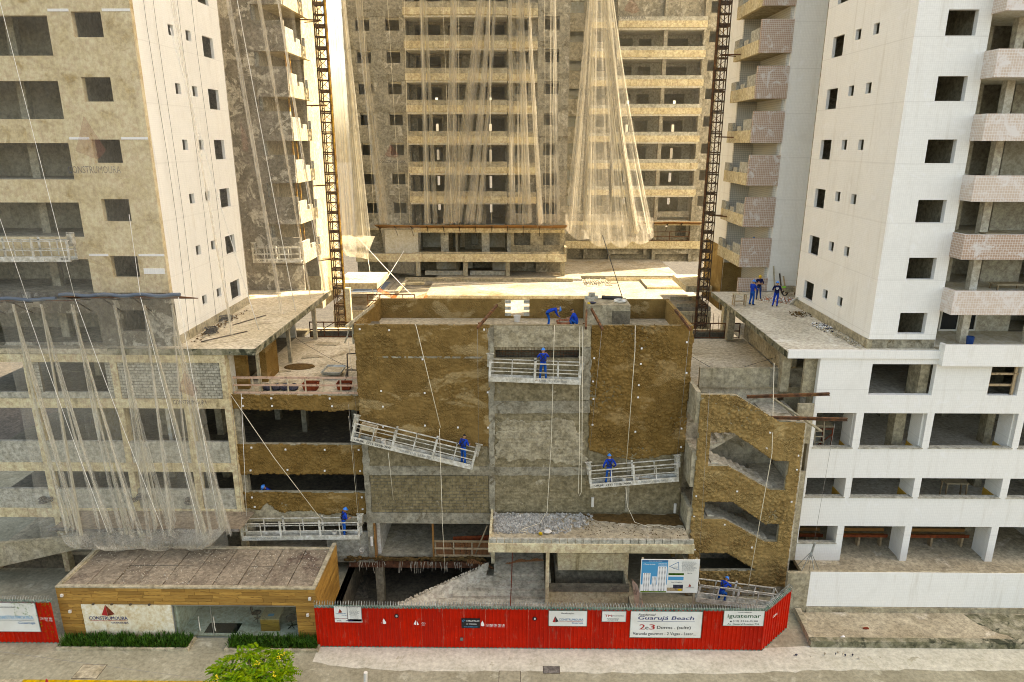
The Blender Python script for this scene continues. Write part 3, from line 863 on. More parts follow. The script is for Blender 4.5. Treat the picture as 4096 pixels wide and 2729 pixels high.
def block_wall(parent, x0, x1, z0, z1, y, bw, bh, m, th=.14, j=.024, holes=(), bond=.5, proud=.012, yaw=0, name='block', seed=1, back=True):
    """wall built block by block; alike blocks share mesh data"""
    r = random.Random(seed)
    w = B('infill_wall', 'mortar', parent, (x0, x1, y + proud, y + th, z0, z1)) if back else parent
    cache = {}
    rows = int(round((z1 - z0) / bh)); bh = (z1 - z0) / rows
    for i in range(rows):
        x = x0 - (bw * bond if i % 2 else 0)
        while x < x1 - .02:
            a, b = max(x0, x), min(x1, x + bw)
            if b - a > .06:
                key = round(b - a, 2)
                if key not in cache:
                    h = (b - a) / 2 - j / 2
                    cache[key] = MB().box(-h, h, 0, .06, -bh / 2 + j / 2, bh / 2 - j / 2).mesh(name, m)
                inst(name, cache[key], w, ((a + b) / 2, y + r.uniform(-.006, .006), z0 + bh * (i + .5)), (0, 0, r.uniform(-.012, .012)))
            x += bw
    return w
block_wall(PL, -21.72, -18.37, 10.97, 13.05, 35.12, .305, .155, 'block', seed=2)
block_wall(PL, -18.03, -16.14, 10.97, 13.05, 35.12, .305, .155, 'block', seed=3)
block_wall(PL, -22.4, -22.05, 11.3, 13.05, 35.14, .305, .155, 'block', seed=4)
block_wall(PL, -26.42, -26.0, 11.3, 13.05, 35.14, .305, .155, 'block', seed=5)
B('window_ledge', 'block', PL, (-26.4, -22.06, 35.12, 35.3, 10.97, 11.3), (-31, -26.8, 35.12, 35.3, 10.97, 11.3))

# ================================================================ CENTRAL BLOCK
CB = thing('core_block', 'windowless central block half coated in brown mortar with flat parapet roof', 'building', (0, 38, 1.2))
XL, XR = -8.75, 9.05
mb = MB(); mb.wall(XL, XR, 3.47, 15.17, [(-1.33, 3.12, 13.35, 13.97)], FY(35.08), .22)
mb.build('front_wall', 'splatter', CB)
B('slot_backing', 'dark_concrete', CB, (-1.5, 3.3, 35.9, 36.0, 13.0, 14.0))
B('left_wall', 'mud', CB, (XL, XL + .2, 35.3, 41.2, 1.2, 15.17))
B('right_wall', 'mud_ochre', CB, (XR - .2, XR, 35.3, 41.2, 1.2, 15.17))
B('roof_slab', 'floor_concrete', CB, (XL + .2, XR - .2, 35.3, 41.2, 13.75, 14.0))
def back_piece(x0, x1, seed, left_tooth=False, right_tooth=False):
    B('back_parapet', 'mud_dry', CB, (x0, x1, 41.2, 41.38, 3.5, 15.2))
back_piece(XL, -.95, 1); back_piece(.55, XR, 2)
B('back_parapet_sill', 'mud_dry', CB, (-.95, .55, 41.2, 41.38, 3.5, 14.12))
blk = MB().box(-.19, .19, -.08, .08, -.09, .09).mesh('toothing_block', 'block')
for i in range(5):
    for sx, x in ((1, -.95), (-1, .55)):
        if i % 2 == 0:
            inst('toothing_block', blk, CB, (x + sx * .17, 41.29, 14.23 + i * .195))
# plaster coats: ragged-edged plates proud of the block wall
def inside(p, loops):
    r = False
    for l in loops:
        j = len(l) - 1
        for i in range(len(l)):
            a, b = l[i], l[j]
            if (a[1] > p[1]) != (b[1] > p[1]) and p[0] < (b[0] - a[0]) * (p[1] - a[1]) / (b[1] - a[1]) + a[0]:
                r = not r
            j = i
    return r
def trowel(x, z, k):
    # overlapping downward scallops left by the trowel
    w = Vector((x + .16 * noise.noise(Vector((x * 1.9, z * 1.9, k))), z + .16 * noise.noise(Vector((x * 1.9 + 9, z * 1.9, k))), k))
    d = noise.voronoi(Vector((w.x * 3.6, w.y * 5.2, k)))[0]
    rough = .5 + .9 * noise.noise(Vector((x * .4, z * .4, k + 4)))
    crack = max(0., 1. - (d[1] - d[0]) / .32)
    n = noise.noise(Vector((x * 7, z * 7, k))) * .35 + noise.noise(Vector((x * 15, z * 15, k))) * .25
    return (.35 - crack * 1.1 + n * .8 - d[0] * .3) * (.3 + max(0, rough))
def spat(x, z, k):
    # thrown rough cast over block courses: joints still read where the cast is thin
    r = noise.noise(Vector((x * 5, z * 5, k))) * .6 + noise.noise(Vector((x * 13, z * 13, k))) * .6
    row = math.floor(z / .2); fz = z / .2 - row; fx = (x + (.2 if row % 2 else 0)) / .4; fx -= math.floor(fx)
    thin = noise.noise(Vector((x * .6, z * .6, k + 7)))
    if thin > -.15 and (fz < .3 or fx < .14): r -= .9 * min(1, thin + .4)
    return r
def coat(name, m, loops, y, amp=.05, res=.055, fn=trowel, seed=0, parent=None, ragged=.05):
    """mortar coat as a dense relief: every trowel mark is geometry"""
    rg = [jitter_line(l + [l[0]], .2, ragged, seed + i)[:-1] for i, l in enumerate(loops)]
    x0 = min(p[0] for p in rg[0]); x1 = max(p[0] for p in rg[0]); z0 = min(p[1] for p in rg[0]); z1 = max(p[1] for p in rg[0])
    nx, nz = int((x1 - x0) / res) + 1, int((z1 - z0) / res) + 1
    idx = {}; mb = MB(); mb.sm = True
    def V(i, j):
        if (i, j) not in idx:
            x, z = x0 + i * res, z0 + j * res
            idx[(i, j)] = len(mb.v)
            mb.v.append((x, y - amp * fn(x, z, seed), z))
        return idx[(i, j)]
    for i in range(nx):
        for j in range(nz):
            if inside((x0 + (i + .5) * res, z0 + (j + .5) * res), rg):
                mb.f.append((V(i, j), V(i + 1, j), V(i + 1, j + 1), V(i, j + 1))); mb.mi.append(0)
    # close the rim back to the wall so that the coat has thickness
    cnt = {}
    for f in mb.f:
        for a, b in zip(f, f[1:] + f[:1]):
            k = (min(a, b), max(a, b)); cnt[k] = None if k in cnt else (a, b)
    back = {}
    def W(a):
        if a not in back:
            back[a] = len(mb.v); v = mb.v[a]; mb.v.append((v[0], y + .06, v[2]))
        return back[a]
    for e in [v for v in cnt.values() if v]:
        mb.f.append((e[1], e[0], W(e[0]), W(e[1]))); mb.mi.append(0)
    return mb.build(name, m, parent or CB)
def plate(name, m, pts, y, th=.045, step=.25, amp=.05, seed=0, smooth_from=None, parent=None):
    q = jitter_line(pts + [pts[0]], step, amp, seed)[:-1]
    mb = MB(); mb.poly([q], FY(y), th)
    return mb.build(name, m, parent or CB)
coat('mortar_coat', 'mud_dry', [[(-8.76, 8.45), (-6.4, 8.9), (-4.0, 8.3), (-1.68, 8.25), (-1.62, 11.3), (-1.64, 15.19), (-8.76, 15.19)]], 35.0, .045, seed=4)
coat('mortar_coat', 'mud', [[(3.78, 8.1), (4.7, 7.75), (6.1, 7.5), (7.6, 7.7), (9.06, 8.0), (9.06, 15.19), (3.74, 15.19), (3.7, 11.5)]], 35.0, .085, seed=5)
B('groove', 'concrete_band', CB, (-7.58, -1.9, 35.0, 35.02, 13.36, 13.46))
plate('smooth_strip', 'mud', [(-7.6, 13.48), (-1.9, 13.48), (-1.9, 13.62), (-7.6, 13.62)], 35.0, .02, .5, .01, 6)
B('rebate', 'mud', CB, (-7.66, -7.58, 34.995, 35.02, 11.2, 13.5))
# concrete bands and columns in the bare part
plate('band', 'concrete_band', [(-1.6, 10.95), (1., 10.93), (3.8, 11.0), (3.8, 10.3), (1.5, 10.22), (-1.6, 10.24)], 35.0, .07, .2, .03, 7)
plate('band', 'concrete_band', [(-1.6, 6.5), (3.7, 6.55), (3.7, 7.02), (-1.6, 7.0)], 35.01, .06, .25, .03, 8)
plate('band', 'concrete_band', [(-8.66, 6.48), (-1.6, 6.5), (-1.6, 7.03), (-8.66, 7.02)], 35.03, .05, .4, .02, 9)
coat('rough_cast', 'splatter', [[(-1.5, 4.2), (3.75, 4.2), (3.75, 13.3), (-1.5, 13.3)]], 35.055, .03, fn=spat, seed=33, ragged=.01)
coat('rough_cast', 'splatter', [[(3.75, 4.2), (9.0, 4.2), (9.0, 8.2), (3.75, 8.2)]], 35.06, .03, fn=spat, seed=34, ragged=.01)
coat('rough_cast_light', 'splatter_light', [[(-1.4, 7.4), (3.6, 7.3), (3.5, 9.2), (2.4, 9.9), (.5, 9.6), (-1.3, 9.9)]], 35.035, .03, fn=spat, seed=35, ragged=.25)
plate('band_smear', 'splatter_light', [(-1.4, 13.99), (3.7, 14.0), (3.72, 15.15), (-1.4, 15.15)], 35.02, .05, .25, .03, 11)
plate('column_face', 'concrete_band', [(-1.72, 4.2), (-1.4, 4.2), (-1.38, 15.1), (-1.7, 15.1)], 34.995, .08, .15, .035, 12)
plate('column_face', 'concrete_band', [(3.2, 11.0), (3.75, 11.0), (3.75, 14.0), (3.25, 14.0)], 35.0, .06, .15, .05, 13)
plate('column_face', 'concrete_band', [(5.95, 4.3), (6.15, 4.3), (6.15, 7.5), (5.95, 7.5)], 35.005, .06, .3, .02, 14)
plate('column_face', 'concrete_band', [(-8.74, 4.0), (-8.42, 4.0), (-8.42, 8.5), (-8.74, 8.5)], 35.035, .05, .15, .05, 15)
B('lintel_beam', 'concrete_band', CB, (XL, -1.62, 34.98, 35.4, 3.47, 4.12))
block_wall(CB, -8.4, -1.75, 4.14, 6.46, 35.035, .385, .193, 'block_buff', th=.05, seed=6, j=.032)
# spot tiles used as plaster gauges
spot = MB().box(-.045, .045, -.03, .03, -.045, .045).mesh('gauge_tile', 'white_print')
for (x, z) in [(-8.45, 14.95), (-6.9, 14.9), (-1.9, 14.95), (-7.5, 11.5), (-5.15, 11.4), (-5.2, 13.3), (-1.75, 11.45), (-7.45, 10.6), (-5.2, 9.5), (-3.4, 9.4), (-1.75, 9.4), (-7.5, 9.4),
               (3.9, 12.1), (3.95, 11.1), (6.35, 11.9), (6.35, 11.2), (3.92, 13.4), (6.4, 13.1), (8.85, 12.6), (8.8, 9.4), (6.3, 9.2), (8.85, 8.3), (6.4, 13.95), (8.75, 14.3), (3.95, 9.6)]:
    inst('gauge_tile', spot, CB, (x, 35.0, z))
# slot rebar grid
mb = MB()
for i in range(26): mb.bar((-1.3 + i * .172, 35.3, 13.35), (-1.3 + i * .172, 35.3, 13.97), .016)
for z in (13.5, 13.66, 13.82): mb.bar((-1.33, 35.32, z), (3.12, 35.32, z), .016)
mb.build('rebar_grid', 'rust', CB)
# stair head on the roof
B('roof_box', 'splatter_light', CB, (3.85, 6.4, 39.25, 41.19, 14.0, 15.3))
B('roof_box_patch', 'dark_concrete', CB, (5.35, 6.41, 39.235, 41.0, 14.0, 14.95))
# drain pipes
for (x, y, z) in ((4.1, 34.93, 4.9), (8.75, 34.93, 4.55), (-8.5, 34.85, 2.35)):
    MB().tube([(x, y, z - .25), (x, y, z + .3)], .08, 10).build('drain_pipe', 'white_plastic', CB)

# ---------------------------------------------------------------- canopy over the entrance
CA = thing('entrance_canopy', 'cream concrete entrance canopy with block kerb and gravel on top', 'canopy', (3.4, 33, 0))
B('canopy_slab', 'floor_concrete', CA, (-1.55, 9.0, 31.75, 35.0, 3.95, 4.15))
B('front_beam', 'cream_concrete', CA, (-1.62, 9.03, 31.45, 31.75, 3.92, 4.42))
B('side_beam', 'cream_concrete', CA, (-1.62, -1.5, 31.75, 35.0, 3.9, 4.4))
cb = MB().box(-.19, .19, -.08, .08, 0, .24).mesh('kerb_block', 'block')
for i in range(26):
    inst('kerb_block', cb, CA, (-1.4 + i * .408, 31.6, 4.42), (0, 0, rnd.uniform(-.01, .01)))
B('canopy_column', 'cream_concrete', CA, (1.38, 1.56, 31.6, 31.95, 0, 3.92), (5.75, 5.95, 33.0, 33.3, 0, 3.95), (-1.62, -1.42, 34.5, 34.9, 1.2, 3.9))
def heap(name, m, x0, x1, y0, y1, z, n, r0, r1, parent, seed, shape=None):
    r = random.Random(seed); mb = MB()
    for _ in range(n):
        x, y = r.uniform(x0, x1), r.uniform(y0, y1)
        if shape and not shape(x, y, r): continue
        s = r.uniform(r0, r1); b = len(mb.v)
        zz = z + s * .25
        c = [(x + s * r.uniform(.6, 1) * math.cos(a), y + s * r.uniform(.6, 1) * math.sin(a), zz + s * r.uniform(-.4, .2)) for a in (0, 1.5, 3.1, 4.6)]
        mb.add(c + [(x + r.uniform(-.3, .3) * s, y, zz + s * .75), (x, y, zz - s * .5)], [(0, 1, 4), (1, 2, 4), (2, 3, 4), (3, 0, 4), (1, 0, 5), (2, 1, 5), (3, 2, 5), (0, 3, 5)])
    return struct(mb.build(name, m, parent), 'stuff')
heap('gravel', 'stone', -1.45, 4.2, 32.9, 34.95, 4.15, 2600, .03, .15, CA, 3, lambda x, y, r: r.random() < 1.15 - max(0, x - .5) * .28 - max(0, 33.9 - y) * .55)
heap('mortar_drips', 'soil', 3.2, 8.95, 32.3, 34.95, 4.14, 800, .02, .06, CA, 4, lambda x, y, r: r.random() < .15 + (y - 32.3) * .28)
pts = jitter_line([(3.4, 34.98), (4.2, 34.3), (6.0, 33.95), (8.98, 33.8), (8.98, 34.98), (3.4, 34.98)], .2, .1, 5)[:-1]
MB().poly([pts], lambda a, b, d: (a, b, 4.165 - d), .012).build('mortar_spill', 'soil', CA)
bag = thing('cement_bag', 'torn yellow cement bag lying on the canopy gravel', 'bag', (1.45, 32.9, 4.2))
MB().ball((1.5, 32.9, 4.28), (.22, .16, .12), 8, 4, -1, .15).build('sack', 'white_plastic', bag)
MB().ball((1.12, 32.75, 4.24), (.12, .1, .1), 7, 4, -1, .2).build('flap', 'helmet_yellow', bag)

# ---------------------------------------------------------------- open parking floors left of the block
PB = thing('parking_bay', 'open parking floors with brown mortar spandrels left of the central block', 'building', (-12, 40, 0))
x0, x1 = -15.78, -8.77
B('spandrel_core', 'formed_concrete', PB, (x0, x1, 35.36, 35.6, 10.25, 11.12), (x0, x1, 35.36, 35.6, 6.4, 8.18), (x0, x1, 35.36, 35.6, 3.3, 5.2))
coat('mortar_coat', 'mud', [[(x0 - .15, 10.28), (-8.8, 10.2), (-8.8, 11.1), (x0 - .12, 11.15)]], 35.28, .06, seed=21, parent=PB)
coat('mortar_coat', 'mud', [[(x0 - .15, 6.36), (-8.72, 6.33), (-8.5, 7.4), (-8.72, 8.16), (x0 - .1, 8.2)]], 35.28, .06, seed=22, parent=PB)
coat('mortar_coat', 'mud', [[(x0, 4.15), (-14.9, 4.1), (-14.5, 4.55), (-13.8, 3.95), (-12.2, 4.05), (-11.1, 3.8), (-10.2, 3.95), (-9.4, 3.75), (-8.75, 3.9), (-8.72, 5.2), (x0, 5.22)]], 35.28, .06, seed=23, parent=PB)
B('column', 'concrete_band', PB, (-15.82, -15.5, 35.4, 35.8, 1.2, 10.25), (-13.5, -13.2, 39.5, 39.9, 1.2, 10.9), (-10.9, -10.6, 41.5, 41.9, 1.2, 10.9), (-15.9, -15.55, 41.5, 41.9, 1.2, 10.9))
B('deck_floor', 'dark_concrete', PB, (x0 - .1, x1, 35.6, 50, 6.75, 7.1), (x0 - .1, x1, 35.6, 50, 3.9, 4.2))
B('roof_deck', 'wet_floor', PB, (-15.9, XL, 35.5, 47, 10.8, 11.1))
B('back_wall', 'dark_concrete', PB, (x0, x1, 49.8, 50, 1.2, 10.8))
for (x, z) in [(-15.2, 10.95), (-13.6, 10.95), (-10.4, 10.95), (-15.2, 10.5), (-13.6, 10.5), (-10.3, 10.5), (-15.0, 8.0), (-13.1, 7.9), (-10.9, 7.9), (-9.0, 7.9), (-15.2, 6.6), (-13.1, 6.65), (-11.0, 6.6), (-9.0, 6.6), (-15.3, 4.9), (-15.2, 4.3), (-9.0, 4.95), (-9.0, 4.2)]:
    inst('gauge_tile', spot, PB, (x, 35.27, z))
B('ground_beam', 'concrete_band', PB, (-15.8, -8.3, 35.1, 35.5, .82, 1.2))
B('steel_beam', 'tray_board', PB, (-10., -1.9, 35.15, 35.3, .45, .82))
B('ground_slab', 'floor_concrete', PB, (-15.8, -1.6, 35.5, 50, .95, 1.2))
B('lower_block_wall', 'block', PB, (-11.2, -8.75, 35.2, 35.35, 1.2, 2.75))
B('room_wall', 'pale_interior', PB, (-8.3, -8.1, 35.4, 41, 1.2, 3.5))
B('room_back', 'interior', PB, (-8.3, 9, 43, 43.2, 1.2, 3.9))
B('pilaster', 'concrete_band', PB, (-8.74, -8.4, 35.02, 35.4, 1.2, 3.47))
B('jamb_board', 'form_wood', PB, (-8.38, -8.3, 35.0, 35.35, 1.2, 3.47))
B('basement_column', 'formed_concrete', PB, (-8.55, -8.1, 35.5, 36, -2.3, .95), (-4.5, -4.1, 40, 40.4, -2.3, .95))
B('basement_wall', 'dark_concrete', PB, (-10.05, -2.2, 49.7, 50, -2.3, .9), (-10.2, -10.05, 30.4, 50, -2.3, 0), (-2.2, -2.05, 30.4, 50, -2.3, 0), (-10.05, -2.2, 30.3, 30.4, -2.3, 0))
# debris hanging from the slab edge
mb = MB(); r = random.Random(9)
for i in range(70):
    x = r.uniform(-10., -2.0); l = r.uniform(.15, .75)
    mb.bar((x, 35.08, .9), (x + r.uniform(-.12, .12), 35.05, .85 - l), .012)
struct(mb.build('hanging_straw', 'rope', PB), 'stuff')
mb = MB()
for i in range(60):
    x = -10 + i * .135
    mb.ball((x, 35.05, 1.1 + r.uniform(-.08, .08)), (r.uniform(.1, .25), .1, r.uniform(.05, .16)), 6, 3, -1, .2)
struct(mb.build('mortar_spill', 'soil', PB), 'stuff')

# timber guard rails
def guard(label, x0, x1, y, z, h, n, m, loc):
    t = thing('guard_rail', label, 'railing', loc)
    B('top_rail', m, t, (x0, x1, y - .06, y, z + h - .12, z + h))
    B('mid_rail', m, t, (x0, x1, y - .06, y, z + h * .45, z + h * .45 + .09))
    B('toe_rail', m, t, (x0, x1, y - .06, y, z, z + .1))
    for i in range(n):
        x = x0 + .06 + (x1 - x0 - .12) * i / (n - 1)
        B('post', 'pale_wood', t, (x - .035, x + .035, y, y + .05, z, z + h - .02))
    return t
guard('pinkish timber guard rail along the edge of the left parking roof', -15.7, -8.8, 35.55, 11.13, .98, 8, 'pink_wood', (-12, 35.5, 11.1))
g = guard('rough timber guard rail with rusty mesh in the ground floor opening', -4.95, -1.65, 35.2, 1.22, 1.05, 4, 'raw_wood', (-3.3, 35.2, 1.2))
B('mesh_infill', 'rust_net', g, (-4.9, -1.7, 35.22, 35.225, 1.25, 2.2))
B('tall_post', 'form_wood', g, (-5.05, -4.95, 35.12, 35.25, 1.2, 3.45))
sh = thing('corrugated_sheet', 'dark red corrugated sheet leaning behind the ground floor rail', 'sheet', (-2.6, 35.6, 1.2))
mb = MB()
for i in range(14):
    a = i * .18
    mb.box(-3.9 + a, -3.82 + a, 35.55, 35.6, 1.45 + a * .06, 2.25 + a * .06); mb.box(-3.82 + a, -3.72 + a, 35.58, 35.62, 1.45 + a * .06, 2.25 + a * .06)
mb.build('sheet', 'red_wood', sh)
rope('leaning_plank', [(-2.6, 35.25, 1.25), (-1.85, 35.1, 3.3)], .05, 'raw_wood', 'rough plank leaning against the canopy corner', 'plank')

# ---------------------------------------------------------------- entrance steps, ramp wall and planters
ES = thing('entrance_stairs', 'wide concrete entrance steps under the canopy', 'stairs', (0, 32, 0))
for i in range(8):
    y = 30.3 + i * .45; z = .16 * (i + 1)
    B('step', 'stair_concrete', ES, (-6.55 + i * .73, 1.38, y, y + .47 if i < 7 else 35.05, -.02 if i == 0 else z - .17, z))
B('landing', 'stair_concrete', ES, (-1.6, 1.38, 35.05, 43, 1.0, 1.27))
RW = thing('ramp_wall', 'rough slanting concrete wall beside the entrance steps', 'wall', (-3, 32.4, 0))
A_, B_, C_, D_ = Vector((-5.0, 31.2, .0)), Vector((-1.95, 33.0, .9)), Vector((-1.75, 34.4, 1.3)), Vector((-6.5, 31.6, .62))
mb = MB(); mb.sm = False; nu, nv = 30, 8
for i in range(nu + 1):
    for j in range(nv + 1):
        p = A_.lerp(B_, i / nu).lerp(D_.lerp(C_, i / nu), j / nv)
        p.z += .035 * noise.noise(p * 3.1) + (rnd.uniform(-.05, .03) if j == nv else 0)
        mb.v.append(tuple(p))
n0 = len(mb.v)
mb.v += [(x, y + .12, z - .45) for x, y, z in mb.v]
for i in range(nu):
    for j in range(nv):
        a = i * (nv + 1) + j
        mb.f.append((a, a + nv + 1, a + nv + 2, a + 1)); mb.f.append((n0 + a + 1, n0 + a + nv + 2, n0 + a + nv + 1, n0 + a)); mb.mi += [0, 0]
for i in range(nu):
    for j in (0, nv):
        a = i * (nv + 1) + j; mb.f.append((a, a + nv + 1, n0 + a + nv + 1, n0 + a)); mb.mi.append(0)
mb.build('wall_body', 'stair_concrete', RW)
mb = MB(); r = random.Random(12)
for i in range(160):
    t = r.random(); q_ = D_.lerp(C_, t); h = q_.z
    x, y = q_.x + r.uniform(-.1, .1), q_.y
    mb.ball((x, y, h + .02), (r.uniform(.03, .07),) * 3, 5, 3, -1, .3)
struct(mb.build('rough_crest', 'stair_concrete', RW), 'stuff')
PX_ = thing('planter_box', 'upper concrete planter box between the canopy columns', 'planter', (3.9, 33.3, 0))
B('front_panel', 'cream_concrete', PX_, (2.1, 5.75, 32.9, 33.02, 1.9, 2.95))
B('side_panel', 'cream_concrete', PX_, (2.1, 2.22, 33.02, 35.4, 1.9, 2.95), (5.63, 5.75, 33.02, 35.4, 1.9, 2.95))
B('base', 'dark_concrete', PX_, (2.22, 5.63, 33.02, 35.4, 1.9, 2.1))
B('underside', 'dark_concrete', PX_, (2.0, 5.8, 33.3, 35.4, 0, 1.9))
PX2 = thing('planter_box', 'lower concrete planter wall with dark band below the upper box', 'planter', (3.7, 32, 0))
B('front_panel', 'cream_concrete', PX2, (1.58, 5.85, 32.0, 32.12, 0, 1.25))
B('dark_band', 'dark_concrete', PX2, (1.56, 5.87, 31.9, 32.14, 1.25, 1.62))
B('side_panel', 'formed_concrete', PX2, (5.73, 5.85, 32.14, 33.3, 0, 1.6), (1.58, 1.7, 32.14, 33.3, 0, 1.6))
B('side_slope', 'formed_concrete', PX2, (5.88, 6.15, 30.6, 33.5, 0, .9))
pail = thing('bucket', 'grubby white pail standing inside the upper planter box', 'bucket', (4.1, 33.9, 2.1))
MB().tube([(4.1, 33.9, 2.1), (4.1, 33.9, 2.42)], [.12, .15], 12).build('pail', 'white_plastic', pail)
mb = MB(); mb.tube([(4.1 + .15 * math.cos(a * .39), 33.9, 2.42 + .13 * math.sin(a * .39)) for a in range(9)], .008, 4); mb.build('handle', 'wire', pail)
tag(MB().ball((4.75, 33.8, 2.16), (.26, .2, .17), 8, 5, -.6, .15).build('rubble_sack', 'dark_bag', None, (4.75, 33.8, 2.1)), 'crumpled sack in the corner of the upper planter box', 'sack')
net = MB()
for i in range(10):
    net.tube([(5.95 + i * .02, 31.7 - i * .05, 2.2), (6.1 + i * .05, 31.2 - i * .07, 1.0), (6.3 + i * .06, 30.9 - i * .08, .05)], .02, 4)
tag(net.build('hanging_mesh', 'pink_wood', None, (6, 31, 0)), 'pinkish bundled mesh hanging beside the lower planter', 'net')
pts = []
for i in range(31):
    t = i / 30
    pts.append((-3.0 + 4.35 * t, 34.6 - .5 * t, 1.1 - 1.0 * math.exp(-((t - .38) / .16) ** 2) * .45 + t * .55))
mb = MB(); w = .13
for i in range(30):
    p, p2 = pts[i], pts[i + 1]
    h = .28 - .15 * min(1, i / 8) + .05 * math.sin(i)
    mb.add([(p[0], p[1], p[2]), (p2[0], p2[1], p2[2]), (p2[0], p2[1] + .05, p2[2] + h), (p[0], p[1] + .05, p[2] + h), (p[0], p[1] + .1, p[2] - .02), (p2[0], p2[1] + .1, p2[2] - .02)],
           [(0, 1, 2, 3), (3, 2, 5, 4)])
tag(mb.build('mesh_strip', 'rust_net', None, (-1, 34.4, .6)), 'rust coloured netting strip slung across the entrance steps', 'net')

# ================================================================ STAIR TOWER
ST = thing('stair_tower', 'mortar coated stair tower with zigzag openings beside the white podium', 'building', (12, 34.5, 0))
outline = [(9.29, .05), (14.75, .05), (14.77, 10.42), (13.37, 10.52), (11.08, 11.94), (9.29, 11.95)]
H1 = [(9.9, 9.9), (11.06, 9.89), (13.37, 8.31), (14.16, 8.29), (14.14, 6.55), (13.37, 6.55), (11.0, 7.96), (9.92, 7.97)]
H2 = [(9.93, 5.86), (11.42, 5.86), (13.24, 4.57), (14.07, 4.53), (14.05, 3.45), (13.35, 3.46), (11.05, 4.82), (9.93, 4.82)]
H3 = [(9.9, 2.73), (11.36, 2.75), (13.14, 1.62), (9.98, 1.57)]
rag = lambda l, s: jitter_line(l + [l[0]], .22, .02, s)[:-1]
coat('mortar_face', 'mud_ochre', [outline, H1, H2, H3], 33.34, .085, seed=31, parent=ST, ragged=.02)
grow = lambda l, k: l
mb = MB(); mb.poly([outline, H1, H2, H3], FY(33.43), .2)
mb.build('front_wall', 'formed_concrete', ST)
B('side_panel', 'formed_concrete', ST, (9.07, 9.28, 33.45, 35.05, 10.4, 12.1), (9.07, 9.28, 33.45, 35.05, 6.7, 8.75), (9.07, 9.28, 33.45, 35.05, 3.5, 5.5), (9.07, 9.28, 33.45, 35.05, 0, 2.3))
B('rear_wall', 'stair_concrete', ST, (9.3, 14.6, 37.0, 37.2, 0, 11.2), (14.76, 14.95, 33.6, 37.0, 0, 10.3))
B('parapet', 'formed_concrete', ST, (10.0, 15.75, 36.6, 36.8, 11.2, 12.35))
B('parapet_patch', 'concrete_band', ST, (13.9, 15.75, 36.57, 36.6, 11.25, 12.33))
B('link_wall', 'formed_concrete', ST, (14.95, 15.83, 36.9, 37.1, 0, 11.15), (14.95, 15.8, 34.9, 35.05, 1.3, 6.9), (14.95, 15.8, 34.9, 35.05, 8.6, 10.9))
B('landing', 'stair_concrete', ST, (9.3, 10.2, 33.64, 37., 7.75, 7.95), (13.6, 14.7, 33.64, 37., 6.2, 6.4), (9.3, 10.2, 33.64, 37., 4.6, 4.8), (13.6, 14.7, 33.64, 37, 3.1, 3.3), (13.3, 14.7, 33.64, 37, 9.95, 10.2))
def flight(xa, za, xb, zb, y0, y1):
    mb = MB()
    mb.add([(xa, y0, za), (xb, y0, zb), (xb, y1, zb), (xa, y1, za), (xa, y0, za - .25), (xb, y0, zb - .25), (xb, y1, zb - .25), (xa, y1, za - .25)],
           [(0, 1, 2, 3), (7, 6, 5, 4), (0, 4, 5, 1), (3, 2, 6, 7), (0, 3, 7, 4), (1, 5, 6, 2)])
    n = 9
    for i in range(n):
        x = xa + (xb - xa) * i / n; x2 = xa + (xb - xa) * (i + 1) / n; z = za + (zb - za) * (i + (1 if zb > za else 0)) / n
        mb.box(min(x, x2), max(x, x2), y0 + .02, y1 - .02, z - .2, z + .01)
    return mb.build('flight', 'stair_concrete', ST)
flight(10.2, 7.9, 13.5, 10.1, 35.4, 36.95); flight(10.2, 4.8, 13.6, 6.4, 35.4, 36.95); flight(10.2, 1.8, 13.6, 3.3, 35.4, 36.95)
flight(10.2, 8.0, 13.6, 6.4, 33.7, 35.2); flight(10.2, 4.85, 13.6, 3.3, 33.7, 35.2)
for (x, z) in [(13.0, 9.9), (12.9, 9.0), (14.6, 8.6), (14.62, 7.8), (9.45, 7.1), (9.45, 6.2), (11.6, 6.5), (11.1, 4.5), (9.42, 5.0), (12.7, 3.1), (9.5, 3.2), (14.55, 5.9), (9.6, 2.95)]:
    inst('gauge_tile', spot, ST, (x, 33.37, z))
B('grey_base', 'concrete_band', ST, (9.3, 14.74, 33.33, 33.37, .05, .62))

# cantilever beams
for (a, b, lb) in (((11.9, 34.2, 11.5), (16.1, 34.0, 11.75), 'rusty steel beam laid over the top of the stair tower'),
                   ((13.0, 33.5, 10.62), (16.8, 33.2, 10.66), 'rusty steel beam jutting from the stair tower over the white podium')):
    mb = MB(); mb.bar(a, b, .14, .03); d = Vector((0, 0, .12))
    mb.bar(Vector(a) + d, Vector(b) + d, .14, .03); mb.bar(Vector(a) + d / 2, Vector(b) + d / 2, .025, .12)
    tag(mb.build('steel_beam', 'rust', None, a), lb, 'beam')
rope('timber_beam', [(13.1, 34.6, 11.55), (15.75, 33.6, 9.9)], .07, 'formed_concrete', 'grey timber sloping down from the stair tower top', 'beam')

# right parking roof beside the stair tower
RR = thing('parking_roof', 'bare concrete parking roof between central block and right terrace', 'roof', (12, 42, 11))
B('roof_deck', 'wet_floor', RR, (9.05, 15.7, 37.2, 47, 10.8, 11.1))
B('roof_front', 'formed_concrete', RR, (9.05, 15.7, 37.02, 37.2, 10.6, 11.1))
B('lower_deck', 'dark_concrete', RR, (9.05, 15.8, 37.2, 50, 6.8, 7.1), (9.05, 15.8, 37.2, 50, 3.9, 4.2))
B('back_wall', 'dark_concrete', RR, (9.05, 15.8, 49.8, 50, 1.2, 10.8))

